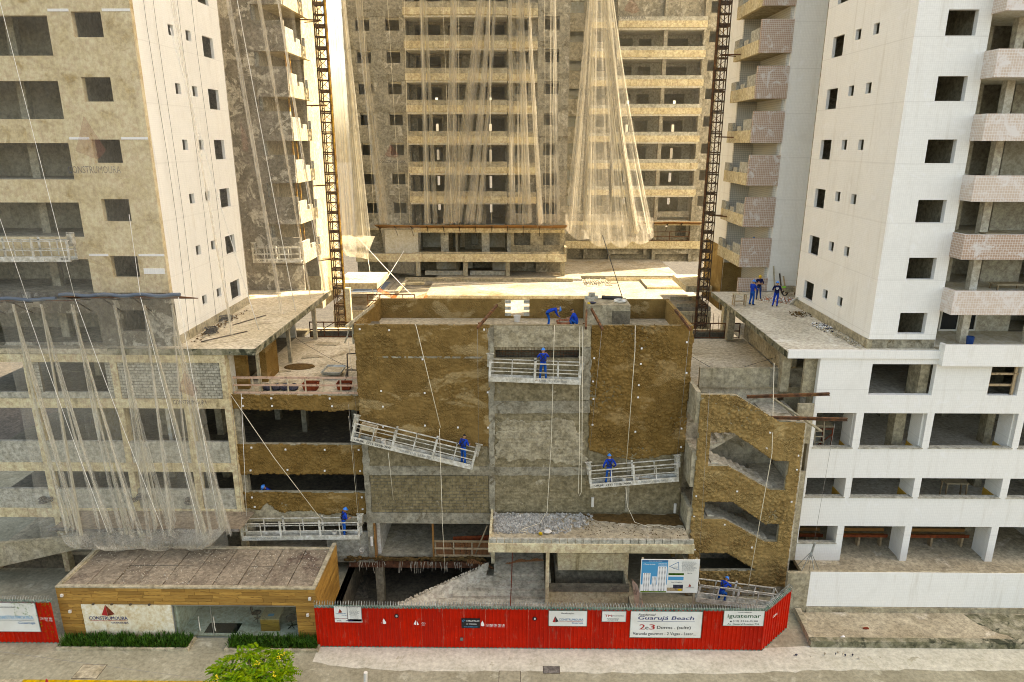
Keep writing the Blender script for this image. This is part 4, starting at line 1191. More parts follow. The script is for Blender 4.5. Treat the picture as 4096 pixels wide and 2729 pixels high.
# ================================================================ PODIUM DECK
DK = thing('podium_deck', 'sunlit pale concrete courtyard deck between the towers', 'deck', (0, 58, 10.8))
B('deck_slab', 'deck_concrete', DK, (-8.8, 9.1, 41.5, 57.5, 10.55, 10.9), (-16.0, 16.2, 57.5, 95, 10.55, 10.9), (-16.0, -12.6, 61, 95, 10.9, 10.95))
B('raised_slab', 'deck_concrete', DK, (-8.5, 6.1, 60.2, 80.5, 10.9, 11.3), (6.1, 16.2, 70.0, 95, 10.9, 11.25))
B('raised_edge', 'cream_concrete', DK, (-8.52, 6.12, 60.15, 60.2, 10.88, 11.28), (8.6, 16.2, 68.9, 69.0, 10.88, 11.24), (12.1, 16.2, 65.0, 65.1, 10.88, 11.1))
B('step_slab', 'deck_concrete', DK, (12.1, 16.2, 65.1, 68.9, 10.9, 11.12))
B('long_kerb', 'formed_concrete', DK, (-11.3, 5.1, 66.5, 66.9, 11.3, 11.62), (-11.3, -11., 61, 66.9, 11.3, 11.5))
B('bed_box', 'formed_concrete', DK, (-10.9, -9.2, 64.8, 65.0, 11.3, 11.55), (-10.9, -9.2, 66.0, 66.2, 11.3, 11.55), (13.3, 15.2, 57.6, 57.75, 10.9, 11.2), (13.3, 15.2, 60.2, 60.35, 10.9, 11.2))
B('lower_void_floor', 'deck_concrete', DK, (-16, -8.85, 47, 57.5, 6.8, 7.1), (9.15, 16.2, 47, 57.5, 6.8, 7.1))
B('void_wall', 'cream_concrete', DK, (-16, -8.8, 57.3, 57.5, 7.1, 10.55), (9.1, 16.2, 57.3, 57.5, 7.1, 10.55), (-8.85, -8.8, 47, 57.5, 7.1, 10.55), (9.1, 9.15, 47, 57.5, 7.1, 10.55))
B('void_column', 'cream_concrete', DK, (-11.4, -11., 50, 50.4, 7.1, 10.9), (-13.8, -13.4, 53, 53.4, 7.1, 13.4), (11.4, 11.8, 50, 50.4, 7.1, 10.9), (15.2, 15.7, 50.4, 51, 7.1, 13.4))
B('void_beam', 'cream_concrete', DK, (-16, -8.85, 51.5, 51.9, 9.9, 10.5), (9.15, 16, 51.5, 51.9, 9.9, 10.5))
B('water_puddle', 'tarp_blue', DK, (-15.8, -13.0, 63, 68, 10.955, 10.96))
# side ledges reached by the hoists
B('hoist_landing', 'cream_concrete', DK, (-15.9, -12.2, 57.6, 62.8, 12.4, 12.9), (14.0, 16.2, 57.6, 63, 12.2, 12.7))
def iron_rail(label, xa, xb, y, z, h, n, loc):
    t = thing('guard_rail', label, 'railing', loc)
    for zz in (z + .05, z + h * .5, z + h):
        mb = MB(); mb.bar((xa, y, zz), (xb, y, zz), .07); mb.build('rail', 'rust', t)
    for i in range(n):
        x = xa + (xb - xa) * i / (n - 1)
        mb = MB(); mb.bar((x, y + .02, z), (x, y + .02, z + h), .06); mb.build('post', 'rust', t)
    mb = MB(); mb.bar((xa, y + .05, z), (xa + (xb - xa) * .3, y + .05, z + h), .05); mb.build('brace', 'rust', t)
    return t
iron_rail('rusty iron guard rail at the hoist shaft on the left', -14.9, -8.9, 47.05, 11.1, 1.1, 7, (-12, 47, 11.1))
iron_rail('rusty iron guard rail at the hoist shaft on the right', 9.2, 15.4, 47.05, 11.1, 1.1, 7, (12, 47, 11.1))
iron_rail('dark railing behind the left hoist mast', -13.0, -9.0, 57.3, 10.9, 1.1, 5, (-11, 57.3, 10.9))
mb = MB()
for i in range(16): mb.bar((9.4 + i * .4, 50.8, 10.3), (9.4 + i * .4, 50.8 + rnd.uniform(-.1, .1), 11.8 + rnd.uniform(-.3, .3)), .03)
tag(mb.build('starter_bars', 'rust', None, (12, 50.8, 10.3)), 'row of rusty starter bars beside the right hoist mast', 'rebar', None, 'stuff')
heap('rubble', 'rubble', 5.0, 9.0, 66.5, 69.5, 10.92, 260, .05, .18, DK, 17)
mb = MB(); mb.box(-13.6, -13.4, 60.0, 60.1, 10.9, 11.0)
on = MB()
for i in range(24):
    t = i / 24; t2 = (i + 1) / 24
    def P(t): return (-12.6 + 4.6 * t, 59.2 - 1.2 * t, 11.9 - .9 * math.sin(t * 3.0) * .8 - .2 * t)
    a, b = P(t), P(t2)
    on.add([a, b, (b[0], b[1], b[2] + .42), (a[0], a[1], a[2] + .42)], [(0, 1, 2, 3)])
tag(on.build('barrier_net', 'orange_net', None, (-10, 58.6, 11)), 'sagging orange plastic barrier net on the courtyard deck', 'net')

# ================================================================ BACK TOWER
BT = thing('apartment_tower', 'grey unfinished tower at the back of the courtyard draped in torn netting', 'building', (0, 78, 11), 'tall apartment towers of the site')
HB = [18.49 + 2.91 * k for k in range(8)]
hz = [(-16.1, -14.72, h - 1.16, h) for h in HB] + [(-13.18, -11.85, h - 1.16, h) for h in HB]
mb = MB(); mb.wall(-17.3, -11.3, 11, TOP, hz, FY(72.5), .3); mb.build('left_bay_wall', 'tower_concrete', BT)
mb = MB(); mb.wall(-1.35, 1.6, 11, TOP, [(-.57, .69, h - 1.16, h) for h in HB], FY(72.5), .3); mb.build('middle_bay_wall', 'tower_concrete', BT)
mb = MB(); mb.wall(1.6, 4.65, 11, TOP, [(2.24, 3.66, h - 1.18, h) for h in HB], FY(71.9), .3); mb.build('corner_bay_wall', 'tower_concrete', BT)
dz = []
for k in range(9):
    z = 12.9 + 2.92 * k
    dz += [(-10.6, -8.1, z, z + 2.25), (-7.3, -6.0, z, z + 2.2), (-5.3, -4.6, z + .9, z + 2.1), (-3.7, -1.7, z, z + 2.25)]
mb = MB(); mb.wall(-11.3, -1.35, 11, TOP, dz, FY(74.4), .2); mb.build('veranda_back', 'tower_concrete', BT)
B('veranda_cheek', 'tower_concrete', BT, (-11.4, -11.2, 72.8, 74.4, 11, TOP), (-1.45, -1.3, 72.8, 74.4, 11, TOP), (-6.75, -6.5, 71.6, 74.4, 11, TOP))
for k in range(8):
    zt = 16.7 + 2.92 * k
    if k:
        p = B('parapet', 'cream_concrete', BT, (-11.25, -1.38, 71.2, 71.42, zt - 1.12, zt - .5))
        B('rough_upper_band', 'formed_concrete', p, (-11.22, -1.4, 71.22, 71.4, zt - .5, zt))
        p = B('parapet', 'cream_concrete', BT, (-1.37, 1.57, 71.45, 71.65, zt - 1.16, zt - .55))
        B('rough_upper_band', 'formed_concrete', p, (-1.35, 1.55, 71.47, 71.63, zt - .55, zt - .1))
        B('ledge', 'concrete_band', BT, (-17.32, -11.3, 72.46, 72.5, zt - 1.1, zt - .45))
        B('ledge', 'concrete_band', BT, (1.6, 4.66, 71.86, 71.9, zt - .95, zt - .45))
    B('floor_slab', 'interior', BT, (-17.0, -11.4, 72.9, 84.9, zt - 1.3, zt - 1.12), (-11.2, -1.4, 71.45 if k else 72.9, 84.9, zt - 1.3, zt - 1.12), (-1.3, 1.55, 71.68 if k else 72.9, 72.45, zt - 1.3, zt - 1.16), (-1.3, 4.4, 72.9, 84.9, zt - 1.3, zt - 1.12))
rs = []
for k in range(9):
    z = 12.9 + 2.92 * k
    rs += [(-10.0, -9.7, z + .7, z + 1.9), (-3.75, -3.45, z + .4, z + 1.9)]
mb = MB(); mb.wall(-17.3, 4.65, 11, TOP, rs, FY(84.9), .25); mb.build('rear_wall', 'interior', BT)
B('end_wall', 'tower_concrete', BT, (-17.3, -17.05, 72.8, 84.9, 11, TOP), (4.4, 4.65, 72.2, 84.9, 11, TOP))
B('inner_wall', 'interior', BT, (-11.4, -11.2, 74.6, 84.8, 13, 40), (-1.6, -1.4, 74.6, 84.8, 13, 40), (-17, -11.4, 77, 77.15, 13, 40), (-1.4, 4.4, 76, 76.15, 13, 40), (-8.0, -4.6, 78, 78.15, 13, 40))
# set-back right wing
hr = [(5.25, 6.7, h - 1.14, h) for h in HB] + [(8.2, 9.3, h - 1.14, h) for h in HB] + [(10.4, 19.7, 13.8 + 2.92 * k, 16.1 + 2.92 * k) for k in range(8)] + [(20.3, 21.1, h - 1.14, h) for h in HB]
mb = MB(); mb.wall(4.66, 30, 10.9, TOP, hr, FY(81.), .3); mb.build('wing_wall', 'tower_concrete', BT)
dz = []
for k in range(9):
    z = 12.9 + 2.92 * k
    dz += [(10.7, 12.5, z, z + 2.2), (13.2, 14.6, z, z + 2.2), (16.1, 18.7, z, z + 2.2)]
mb = MB(); mb.wall(10.2, 19.9, 11, TOP, dz, FY(84.), .2); mb.build('wing_veranda_back', 'block', BT)
for k in range(8):
    zt = 16.75 + 2.92 * k
    if k:
        p = B('parapet', 'cream_concrete', BT, (10.3, 19.75, 79.9, 80.1, zt - 1.06, zt - .4))
        B('block_course', 'block', p, (10.3, 19.7, 79.92, 80.08, zt - .4, zt))
        p = B('parapet', 'cream_concrete', BT, (7.5, 10.0, 80.4, 80.6, zt - 1.06, zt - .45))
        B('block_course', 'block', p, (7.52, 9.98, 80.42, 80.58, zt - .45, zt - .1))
        B('ledge', 'tower_concrete', BT, (4.7, 7.4, 80.96, 81., zt - 1.0, zt - .45))
    B('floor_slab', 'interior', BT, (4.7, 10.2, 81.35, 93, zt - 1.25, zt - 1.06), (10.35, 19.7, 80.15 if k else 81.35, 93, zt - 1.25, zt - 1.06), (19.8, 21.3, 81.35, 93, zt - 1.25, zt - 1.06))
B('wing_column', 'tower_concrete', BT, (15.25, 15.65, 80.2, 80.9, 11, TOP), (19.5, 19.8, 80.2, 81, 11, TOP), (10.2, 10.45, 80.2, 81, 11, TOP), (7.35, 7.55, 80.5, 81, 11, TOP))
mb = MB(); mb.wall(4.66, 30, 10.9, TOP, [(a, a + .35, 13.6 + 2.92 * k, 14.9 + 2.92 * k) for k in range(8) for a in (13.4, 19.3)], FY(93.), .25); mb.build('wing_rear_wall', 'interior', BT)
B('wing_end_wall', 'tower_concrete', BT, (29.75, 30, 81.3, 93, 10.9, TOP))
B('roof_cap', 'interior', BT, (-17.3, 4.65, 71.9, 85, TOP, TOP + .3), (4.66, 30, 81, 93, TOP, TOP + .3))
# podium storeys under the left wing
B('podium_beam', 'cream_concrete', BT, (-16.6, 4.6, 69.0, 69.3, 12.82, 13.62))
B('podium_floor', 'formed_concrete', BT, (-16.5, 4.55, 69.3, 78, 13.1, 13.35))
B('head_beam', 'cream_concrete', BT, (-10.75, -1.4, 69.6, 69.9, 15.68, 16.12), (-1.4, 4.45, 70.2, 70.5, 15.6, 16.1))
B('head_slab', 'formed_concrete', BT, (-16.5, 4.55, 69.9, 72.4, 15.9, 16.1))
for x in (-10.4, -5.6, -1.3, 4.25):
    B('podium_column', 'formed_concrete', BT, (x - .22, x + .22, 69.35, 69.85, 11.3, 12.82))
B('podium_pier', 'block', BT, (-8.2, -7.4, 70.8, 71, 13.36, 15.9), (-4.0, -3.2, 70.8, 71, 13.36, 15.9), (-1.4, -.8, 70.8, 71, 13.36, 15.9), (1.2, 1.9, 70.7, 71, 13.36, 15.9))
B('podium_stair_wall', 'interior', BT, (-17, 4.5, 75.5, 75.7, 11, 15.9), (-14, -10.6, 71.2, 71.4, 13.36, 15.9), (-6.2, -5.2, 74, 74.2, 11.3, 13.1), (-3, -1, 73, 73.2, 11.3, 13.1), (-9, -6.8, 73.2, 73.4, 11.3, 13.1))
mb = MB(); mb.wall(-1.0, 4.4, 13.36, 15.9, [(-.7, 1.0, 14.3, 15.7), (2.3, 4.0, 14.3, 15.75)], FY(70.55), .15); mb.build('podium_window_wall', 'formed_concrete', BT)
B('block_curb', 'block', BT, (-9.8, -5.9, 69.9, 70.1, 11.3, 11.75), (-5.2, -1.6, 69.9, 70.1, 11.3, 11.75))
B('podium_upstand', 'formed_concrete', BT, (-10.6, 4.4, 69.2, 69.32, 13.62, 13.8), (4.4, 4.6, 69.0, 70.5, 13.62, 14.3))
# podium storeys under the right wing
B('wing_beam', 'cream_concrete', BT, (4.9, 21, 79.8, 80.1, 12.6, 13.45))
B('wing_podium_slab', 'formed_concrete', BT, (4.9, 21, 80.1, 86, 12.9, 13.2))
B('wing_panel', 'tower_concrete', BT, (10.1, 13.6, 80.3, 80.5, 11.9, 12.6), (15.2, 21, 80.3, 80.5, 11.9, 12.6), (14.2, 14.6, 80.1, 80.5, 11.9, 12.6))
B('wing_head_beam', 'cream_concrete', BT, (4.9, 21, 79.9, 80.2, 15.25, 15.7))
iron_rail('rusty brown guard rail on the first floor of the rear wing', 12.6, 19.4, 80.0, 13.5, 1.0, 4, (16, 80, 13.5))

# ---------------------------------------------------------------- debris trays
def tray(label, x0, x1, yi, zi, yo, zo, n, m, loc, tube=None, brk=True):
    t = thing('debris_tray', label, 'tray', loc)
    w = (x1 - x0) / n
    for i in range(n):
        a = x0 + i * w
        dz = rnd.uniform(-.04, .04)
        MB().add([(a, yi, zi), (a + w - .03, yi, zi), (a + w - .03, yo, zo + dz), (a, yo, zo + dz), (a, yi, zi - .05), (a + w - .03, yi, zi - .05), (a + w - .03, yo, zo + dz - .05), (a, yo, zo + dz - .05)],
                 [(0, 1, 2, 3), (7, 6, 5, 4), (0, 4, 5, 1), (1, 5, 6, 2), (2, 6, 7, 3), (3, 7, 4, 0)]).build('board', m, t)
    if brk:
        for i in range(max(3, int((x1 - x0) / 1.6))):
            x = x0 + .3 + i * 1.6
            mb = MB(); mb.bar((x, yi, zi - .12), (x, yo + .1, zo - .12), .06); mb.bar((x, yi, zi - .75), (x, yo + .3, zo - .15), .05)
            mb.build('bracket', 'dark_steel', t)
    if tube:
        MB().tube([(x0 + (x1 - x0) * k / 16, yo, zo + .05 + .05 * math.sin(k * 1.3)) for k in range(17)], .09, 8).build('edge_tube', tube, t)
    return t
tray('debris tray with blue grey edge roll on the left tower, left half', -31, -23.3, 35.5, 16.35, 33.6, 16.78, 5, 'tray_board', (-26, 35, 16), 'tarp_blue')
tray('debris tray with blue grey edge roll on the left tower, right half', -23.1, -17.0, 35.5, 16.5, 33.6, 17.0, 5, 'tray_board', (-20, 35, 16.3), 'tarp_blue')
tray('dusty grey boarded tray under the bottom of the left netting', -25.4, -15.1, 35.0, 4.15, 32.7, 4.25, 5, 'roof_board', (-20, 34, 4.1), 'grey_metal')
tray('orange brown boarded debris tray across the back tower', -14.4, 4.6, 70.4, 16.0, 68.4, 16.55, 13, 'form_wood', (-5, 69.5, 16))
tray('orange brown boarded tray on the rear wing of the back tower', 11.6, 20.6, 80.3, 15.3, 78.8, 15.75, 6, 'form_wood', (16, 79.5, 15.3))

# ---------------------------------------------------------------- safety nets
def lerp_pts(P, t):
    P = [Vector(p) for p in P]
    if len(P) == 1: return P[0]
    f = t * (len(P) - 1); i = min(int(f), len(P) - 2)
    return P[i].lerp(P[i + 1], f - i)
def drape(name, top, bot, m, label, nu=60, nv=24, amp=.12, freq=9, out=(0, -1, 0), seed=0, belly=0., sag=0., scal=0., parent=None, mids=None, grp=None):
    o = Vector(out); mb = MB(); mb.sm = True
    r = random.Random(seed); ph = [r.uniform(0, 6.28) for _ in range(5)]
    for j in range(nv + 1):
        v = j / nv
        for i in range(nu + 1):
            u = i / nu
            p = lerp_pts(top, u).lerp(lerp_pts(bot, u), v)
            if mids:
                q = lerp_pts(mids, u)
                a, c = lerp_pts(top, u), lerp_pts(bot, u)
                p = a * (1 - v) ** 2 + q * 2 * v * (1 - v) + c * v * v
            uu = u + .05 * noise.noise(Vector((u * 3, v * 1.3, seed + 5)))
            w = noise.noise(Vector((uu * freq * 2.2, v * .6, seed + .5))) * 1.5 + noise.noise(Vector((uu * freq * 5.5, v * .9, seed + 9.5))) * .7
            w += noise.noise(Vector((uu * freq * .8, v * 7, seed + 3.3))) * .5 * v * v
            p = p + o * (amp * w * (.5 + .7 * v) + belly * math.sin(math.pi * v))
            p.z -= sag * math.sin(math.pi * ((u * 3) % 1)) * v ** 6 + scal * abs(math.sin(math.pi * u * 4)) * v ** 8
            mb.v.append(tuple(p))
    n = nu + 1
    for j in range(nv):
        for i in range(nu):
            mb.f.append((j * n + i, j * n + i + 1, (j + 1) * n + i + 1, (j + 1) * n + i)); mb.mi.append(0)
    if parent is not None:
        return mb.build(name, m, parent)
    lo = lerp_pts(bot, .5)
    return tag(mb.build(name, m, None, tuple(lo)), label, 'net', grp)
G = 'safety nets hung on the towers'
N1 = drape('safety_net', [(-31, 34.4, 44), (-18.3, 34.5, 44)], [(-31, 33.5, 16.85), (-17.0, 33.5, 17.1)], 'net_fine', 'sheer safety net stretched over the front of the left tower', 90, 20, .10, 14, seed=1, grp=G)
N2 = drape('safety_net', [(-18.2, 34.8, 44), (-17.2, 40, 44), (-15.5, 49.5, 44)], [(-16.9, 35.2, 14.1), (-15.2, 40, 13.9), (-14.1, 49.8, 13.9)], 'net_sheer', 'sheer net falling past the white side wall to the left terrace', 80, 24, .14, 10, out=(1, -.3, 0), seed=2, grp=G)
N3 = drape('safety_net', [(-26.3, 33.5, 16.8), (-17.0, 33.5, 17.05)], [(-25.6, 32.3, 4.1), (-15.6, 32.4, 3.6)], 'net_mid', 'pale torn net hanging in front of the left podium frame', 110, 30, .07, 9, seed=3, belly=-.3, sag=.35, grp=G)
drape('bottom_bulge', [(-24.6, 32.45, 4.3), (-15.6, 32.45, 4.6)], [(-22.6, 33.2, 3.1), (-17.2, 33.2, 3.05)], 'net_bunch', '', 120, 18, .2, 8, seed=4, belly=.85, sag=.3, parent=N3)
rr = random.Random(5)
for i, (xa, xb) in enumerate(((-25.4, -24.2), (-24.0, -22.6), (-22.4, -20.6), (-20.3, -19.0), (-18.8, -17.6), (-17.4, -16.3))):
    for k in range(5):
        e = xb + rr.uniform(-1.0, .9); w = rr.uniform(.05, .2); q = xa + rr.uniform(-.06, .06); mx = (q + e) / 2 - rr.uniform(.05, .45)
        drape('net_fold', [(q - .03, 33.42, 16.6), (q + .03, 33.42, 16.6)], [(e - w, 32.3, 4.3), (e + w, 32.25, rr.uniform(3.9, 5.2))], 'net_bunch' if k else 'net_dense', '', 16, 22, .10, 3, seed=20 + i * 7 + k, parent=N3, mids=[(mx - w * .4, 33.1, 10.5), (mx + w * .4, 33.1, 10.5)])
for i, (xa, ya, xb, yb) in enumerate(((-17.6, 36.5, -16.2, 37.2), (-16.9, 41.5, -15.0, 42.0), (-16.4, 44.5, -14.5, 46.5), (-15.9, 47.0, -14.2, 49.0))):
    drape('net_fold', [(xa - .1, ya, 42), (xa + .12, ya + .1, 42)], [(xb - .05, yb, 14.0), (xb + .05, yb + .05, 14.0)], 'net_bunch', '', 14, 20, .08, 3, out=(1, -.3, 0), seed=40 + i, parent=N2)
NB1 = drape('safety_net', [(-16.9, 70.9, 44), (4.6, 70.9, 44)], [(-14.0, 68.6, 16.6), (4.4, 68.6, 16.75)], 'net_sheer', 'wide beige net over the left wing of the back tower', 110, 24, .22, 16, seed=5, grp=G)
def strands(parent, groups, seed, y0, y1, zt, zb, dense=.25):
    # gathered strands of net: narrow at the ties, spreading downwards
    rr = random.Random(seed)
    for (xa, wa, xb, wb, n) in groups:
        for k in range(n):
            f = rr.uniform(-1, 1); q = xa + wa * f; e = xb + wb * f + rr.uniform(-.3, .3); w = rr.uniform(.06, .30); mx = (q + e) / 2 + (xa - xb) * .12
            drape('net_fold', [(q - w * .5, y0, zt), (q + w * .5, y0, zt)], [(e - w, y1, zb), (e + w, y1 + .05, zb + rr.uniform(0, .5))], 'net_dense' if rr.random() < dense else 'net_bunch', '', 18, 26, .16, 3, seed=seed * 50 + k, parent=parent, mids=[(mx - w * .7, (y0 + y1) / 2 + .4, (zt + zb) / 2), (mx + w * .7, (y0 + y1) / 2 + .4, (zt + zb) / 2)])
strands(NB1, [(-3.0, .7, -5.6, 1.5, 13), (-.3, .9, .4, 1.6, 13), (-15.4, .3, -13.5, .6, 7), (-9.2, .3, -9.0, .8, 4), (-6.4, .3, -7.4, .6, 4), (2.9, .2, 3.2, .4, 2)], 3, 70.5, 68.7, 40, 16.6)
NB2 = drape('safety_net', [(5.5, 79.2, 44), (21, 79.2, 44)], [(6.0, 78.9, 15.7), (20.6, 78.7, 15.8)], 'net_sheer', 'sheer net across the set-back wing of the back tower', 80, 20, .2, 12, seed=6, grp=G)
NB3 = drape('safety_net', [(6.4, 71.5, 40), (8.3, 71.5, 40)], [(4.4, 69.2, 16.2), (7.4, 69.0, 14.9), (10.4, 69.2, 14.8), (13.3, 69.6, 15.3)], 'net_mid', 'large bright drape of gathered net hanging loose before the rear wing', 120, 40, .3, 8, seed=7, scal=.5, grp=G, mids=[(6.2, 70.4, 27), (9.4, 70.4, 27)])
strands(NB3, [(7.6, .5, 11.6, 1.3, 10), (7.2, .6, 8.2, 3.2, 8), (6.6, .2, 5.2, .6, 3)], 4, 71.2, 69.0, 40, 15.6, .2)
drape('crumpled_hem', [(4.4, 69.3, 17.6), (8.9, 69.0, 17.6), (13.2, 69.5, 17.2)], [(4.5, 69.1, 16.0), (7.6, 68.7, 14.9), (10.4, 68.9, 14.8), (13.3, 69.5, 15.3)], 'net_bunch', '', 110, 16, .35, 5, seed=71, parent=NB3, scal=.5)
NB4 = drape('safety_net', [(-15.5, 60.6, 44), (-14.6, 61.0, 44)], [(-15.7, 60.0, 16.6), (-13.3, 61.2, 16.3)], 'net_dense', 'thick sunlit curtain of net beside the left hoist mast', 130, 34, .24, 12, seed=8, sag=.3, grp=G)
drape('tray_bulge', [(-15.7, 60.0, 16.7), (-12.9, 61.2, 16.4)], [(-15.2, 59.6, 14.9), (-13.4, 60.4, 14.5)], 'net_dense', '', 30, 12, .2, 3, seed=9, belly=.9, parent=NB4)
drape('lower_curtain', [(-13.8, 68.3, 16.3), (-9.8, 68.3, 16.4)], [(-13.0, 67.8, 12.0), (-10.0, 67.6, 11.6)], 'net_mid', '', 40, 16, .25, 4, seed=10, belly=.4, parent=NB1)
# printed emblem on the nets: red pyramid over the builder's name
MAT['net_red'] = net_mat('net_red', (.40, .12, .08), .13, .1)
MAT['net_blue'] = net_mat('net_blue', (.03, .05, .14), .32, .05)
def emblem(parent, x, z, y, w, h, ang=0., sx=1.):
    mb = MB()
    tri = [(0, h), (w * .5 * sx, h * .22), (w * .22 * sx, 0), (0, h * .06), (-w * .42 * sx, h * .2)]
    mb.poly([tri], lambda a, b, d: (x + a, y + d, z + b), .004)
    o = mb.build('printed_pyramid', 'net_red', parent)
    text('CONSTRUMOURA', parent, x - w * .75 * sx, z - h * .32, y, w * 1.6 * sx, h * .17, 'net_blue', 'printed_name', ang)
emblem(N1, -20.6, 23.6, 33.95, 1.6, 2.0)
emblem(NB1, -12.6, 22.9, 69.2, 1.6, 1.3)
emblem(NB2, 11.4, 37.3, 78.9, 1.9, 1.7); emblem(N3, -17.0, 11.9, 33.0, 1.1, 1.4)
def emblem_side(parent, x, y, z):
    mb = MB(); mb.add([(x, y, z + 1.9), (x + .05, y + 1.0, z + .5), (x + .05, y + .6, z), (x, y - .1, z + .2)], [(0, 1, 2, 3)])
    mb.build('printed_pyramid', 'net_red', parent)
emblem_side(N2, -16.6, 42.6, 23.8)

for i, (y, dy) in enumerate(((36.9, .5), (37.8, .3), (40.4, .2), (42.2, .4))):
    rope('facade_cable', [(-18.42, y + dy * math.sin(k) * .4, 46 - k * 3.2) for k in range(11)], .014, 'cable', 'thin dark cable down the white side wall, ' + ('nearest the front corner', 'second from the front corner', 'third from the front corner', 'nearest the rear windows')[i], 'cable', group='dark cables on the left white wall')
# white ropes tying the left nets
wr = [((-24.4, 34.2, 40), (-22.2, 33.4, 17.0)), ((-27.5, 34.2, 34), (-24.6, 33.4, 16.9)), ((-19.3, 34.2, 21), (-18.9, 33.4, 17.1)),
      ((-22.2, 33.4, 16.9), (-18.9, 32.2, 4.6)), ((-18.9, 33.4, 17.0), (-16.9, 32.2, 4.4)), ((-24.8, 33.4, 16.8), (-21.9, 32.2, 4.5)), ((-17.0, 33.4, 17.0), (-15.9, 32.3, 4.6))]
wl = ['white rope running down the netted front of the left tower beside the windows', 'white rope crossing the wide openings of the left tower', 'short white rope above the right end of the left debris tray',
      'white rope in the middle of the lower left net', 'white rope near the right side of the lower left net', 'white rope on the left half of the lower left net', 'white rope on the right edge of the lower left net']
for (a, b), l in zip(wr, wl):
    rope('tie_rope', [a, b], .017, 'white_rope', l, 'rope', .3)
for (a, b, l) in (((-17.9, 38, 30), (-15.2, 38.6, 13.9), 'white rope coming down on the left terrace near its front edge'), ((-16.9, 43, 40), (-14.5, 43.2, 13.9), 'white rope tied to the middle of the left terrace edge'), ((-16.0, 48, 40), (-14.2, 48.6, 13.9), 'white rope tied to the far end of the left terrace edge')):
    rope('tie_rope', [a, b], .03, 'white_rope', l, 'rope', .5)
for (a, b, l) in (((-16.0, 64.5, 16.8), (-8.6, 58.0, 10.95), 'white guy rope slanting from the net curtain to the orange barrier'), ((-14.6, 65, 15.2), (-13.4, 61.5, 11.0), 'white guy rope dropping from the net curtain to the deck'), ((-11.2, 66, 14.4), (-13.2, 60.5, 11.0), 'white guy rope crossing down towards the left hoist shaft')):
    rope('guy_rope', [a, b], .04, 'white_rope', l, 'rope', .1)
for i, x in enumerate((-14.4, -12.2, -10.5, -9.1, -7.2, -5.6, -2.9, 2.0, 3.2)):
    rope('drop_line', [(x, 68.4, 42), (x + .5 * math.sin(i * 2.1), 68.3, 16.8)], .022, 'rope', 'thin rope down the netted back tower, ' + ('first', 'second', 'third', 'fourth', 'fifth', 'sixth', 'seventh', 'eighth', 'ninth')[i] + ' of nine from the left', 'rope', .15, 'thin ropes on the back tower')

# ================================================================ HOIST MASTS
def mast(s, label):
    x0, y0 = s * 14.75, 55.0
    t = thing('hoist_mast', label, 'mast', (x0, y0, 7.1))
    mb = MB(); hw, hd, H = .4, .3, 1.5
    for dx in (-hw, hw):
        for dy in (-hd, hd): mb.bar((dx, dy, 0), (dx, dy, H - .01), .07)
    for z in (.05, .75, 1.42):
        for dy in (-hd, hd): mb.bar((-hw, dy, z), (hw, dy, z), .07, .09)
        for dx in (-hw, hw): mb.bar((dx, -hd, z), (dx, hd, z), .06)
    for z in (.05, .75):
        mb.bar((-hw, -hd, z), (hw, -hd, z + .67), .035); mb.bar((hw, hd, z), (-hw, hd, z + .67), .035)
    mb.bar((-.08, -hd - .05, 0), (-.08, -hd - .05, H), .07)
    me = mb.mesh('mast_section', 'mast_steel')
    for i in range(24):
        inst('mast_section', me, t, (x0, y0, 7.1 + i * 1.5))
    mb = MB(); mb.bar((x0 + .5 * s * -1, y0 - .35, 7.1), (x0 - .5 * s, y0 - .35, 43), .1); mb.build('guide_rail', 'rust_yellow' if s < 0 else 'rust', t)
    B('mast_base', 'rust', t, (x0 - .7, x0 + .7, y0 - .7, y0 + .7, 7.1, 7.4))
    for z in (15.4, 21.2, 27.1, 33.0) if s < 0 else (18.9, 24.8, 30.6):
        mb = MB(); mb.bar((x0, y0, z), (s * 16.1, 54.4, z - .05), .09); mb.bar((x0, y0 + .3, z), (s * 16.1, 55.6, z - .05), .06)
        mb.build('wall_tie', 'rust', t)
    return t
mast(-1, 'rust and yellow lattice hoist mast beside the left tower')
mast(1, 'dark rusty lattice hoist mast beside the right tower')

# ================================================================ SALES OFFICE
OF = thing('sales_office', 'single storey sales office clad in wood grain planks', 'building', (-16.8, 31.5, 0))
fx0, fx1, fy, oz = -23.3, -10.2, 29.6, 2.95
B('core_wall', 'formed_concrete', OF, (fx0 + .06, -22.2, fy + .04, fy + .2, 0, oz - .03), (-11.25, fx1 - .05, fy + .04, fy + .2, 0, oz - .03), (-22.2, -11.25, fy + .04, fy + .2, 1.98, oz - .03),
  (fx1 - .25, fx1 - .05, fy + .2, 33.7, 0, oz - .03), (fx0 + .06, fx0 + .25, fy + .2, 33.0, 0, oz - .03), (fx0 + .25, fx1 - .25, 33.2, 33.4, 0, oz - .03))
def planks(x0, x1, z0, z1, rows, seed, f3=None, L=1.25):
    r = random.Random(seed); h = (z1 - z0) / rows
    for i in range(rows):
        x = x0 - r.uniform(0, .9)
        while x < x1 - .01:
            l = L * r.uniform(.85, 1.1)
            a, b = max(x, x0), min(x + l, x1)
            if b - a > .05:
                d = r.uniform(0, .008)
                mb = MB()
                if f3: 
                    mb.poly([[(a + .004, z0 + i * h + .004), (b - .004, z0 + i * h + .004), (b - .004, z0 + (i + 1) * h - .004), (a + .004, z0 + (i + 1) * h - .004)]], lambda p, q, e: f3(p, q, e - d), .04)
                else:
                    mb.box(a + .008, b - .008, fy - d, fy + .04, z0 + i * h + .007, z0 + (i + 1) * h - .007)
                mb.build('plank', 'cladding', OF)
            x += l
planks(fx0, fx1, 1.98, oz - .02, 5, 1)
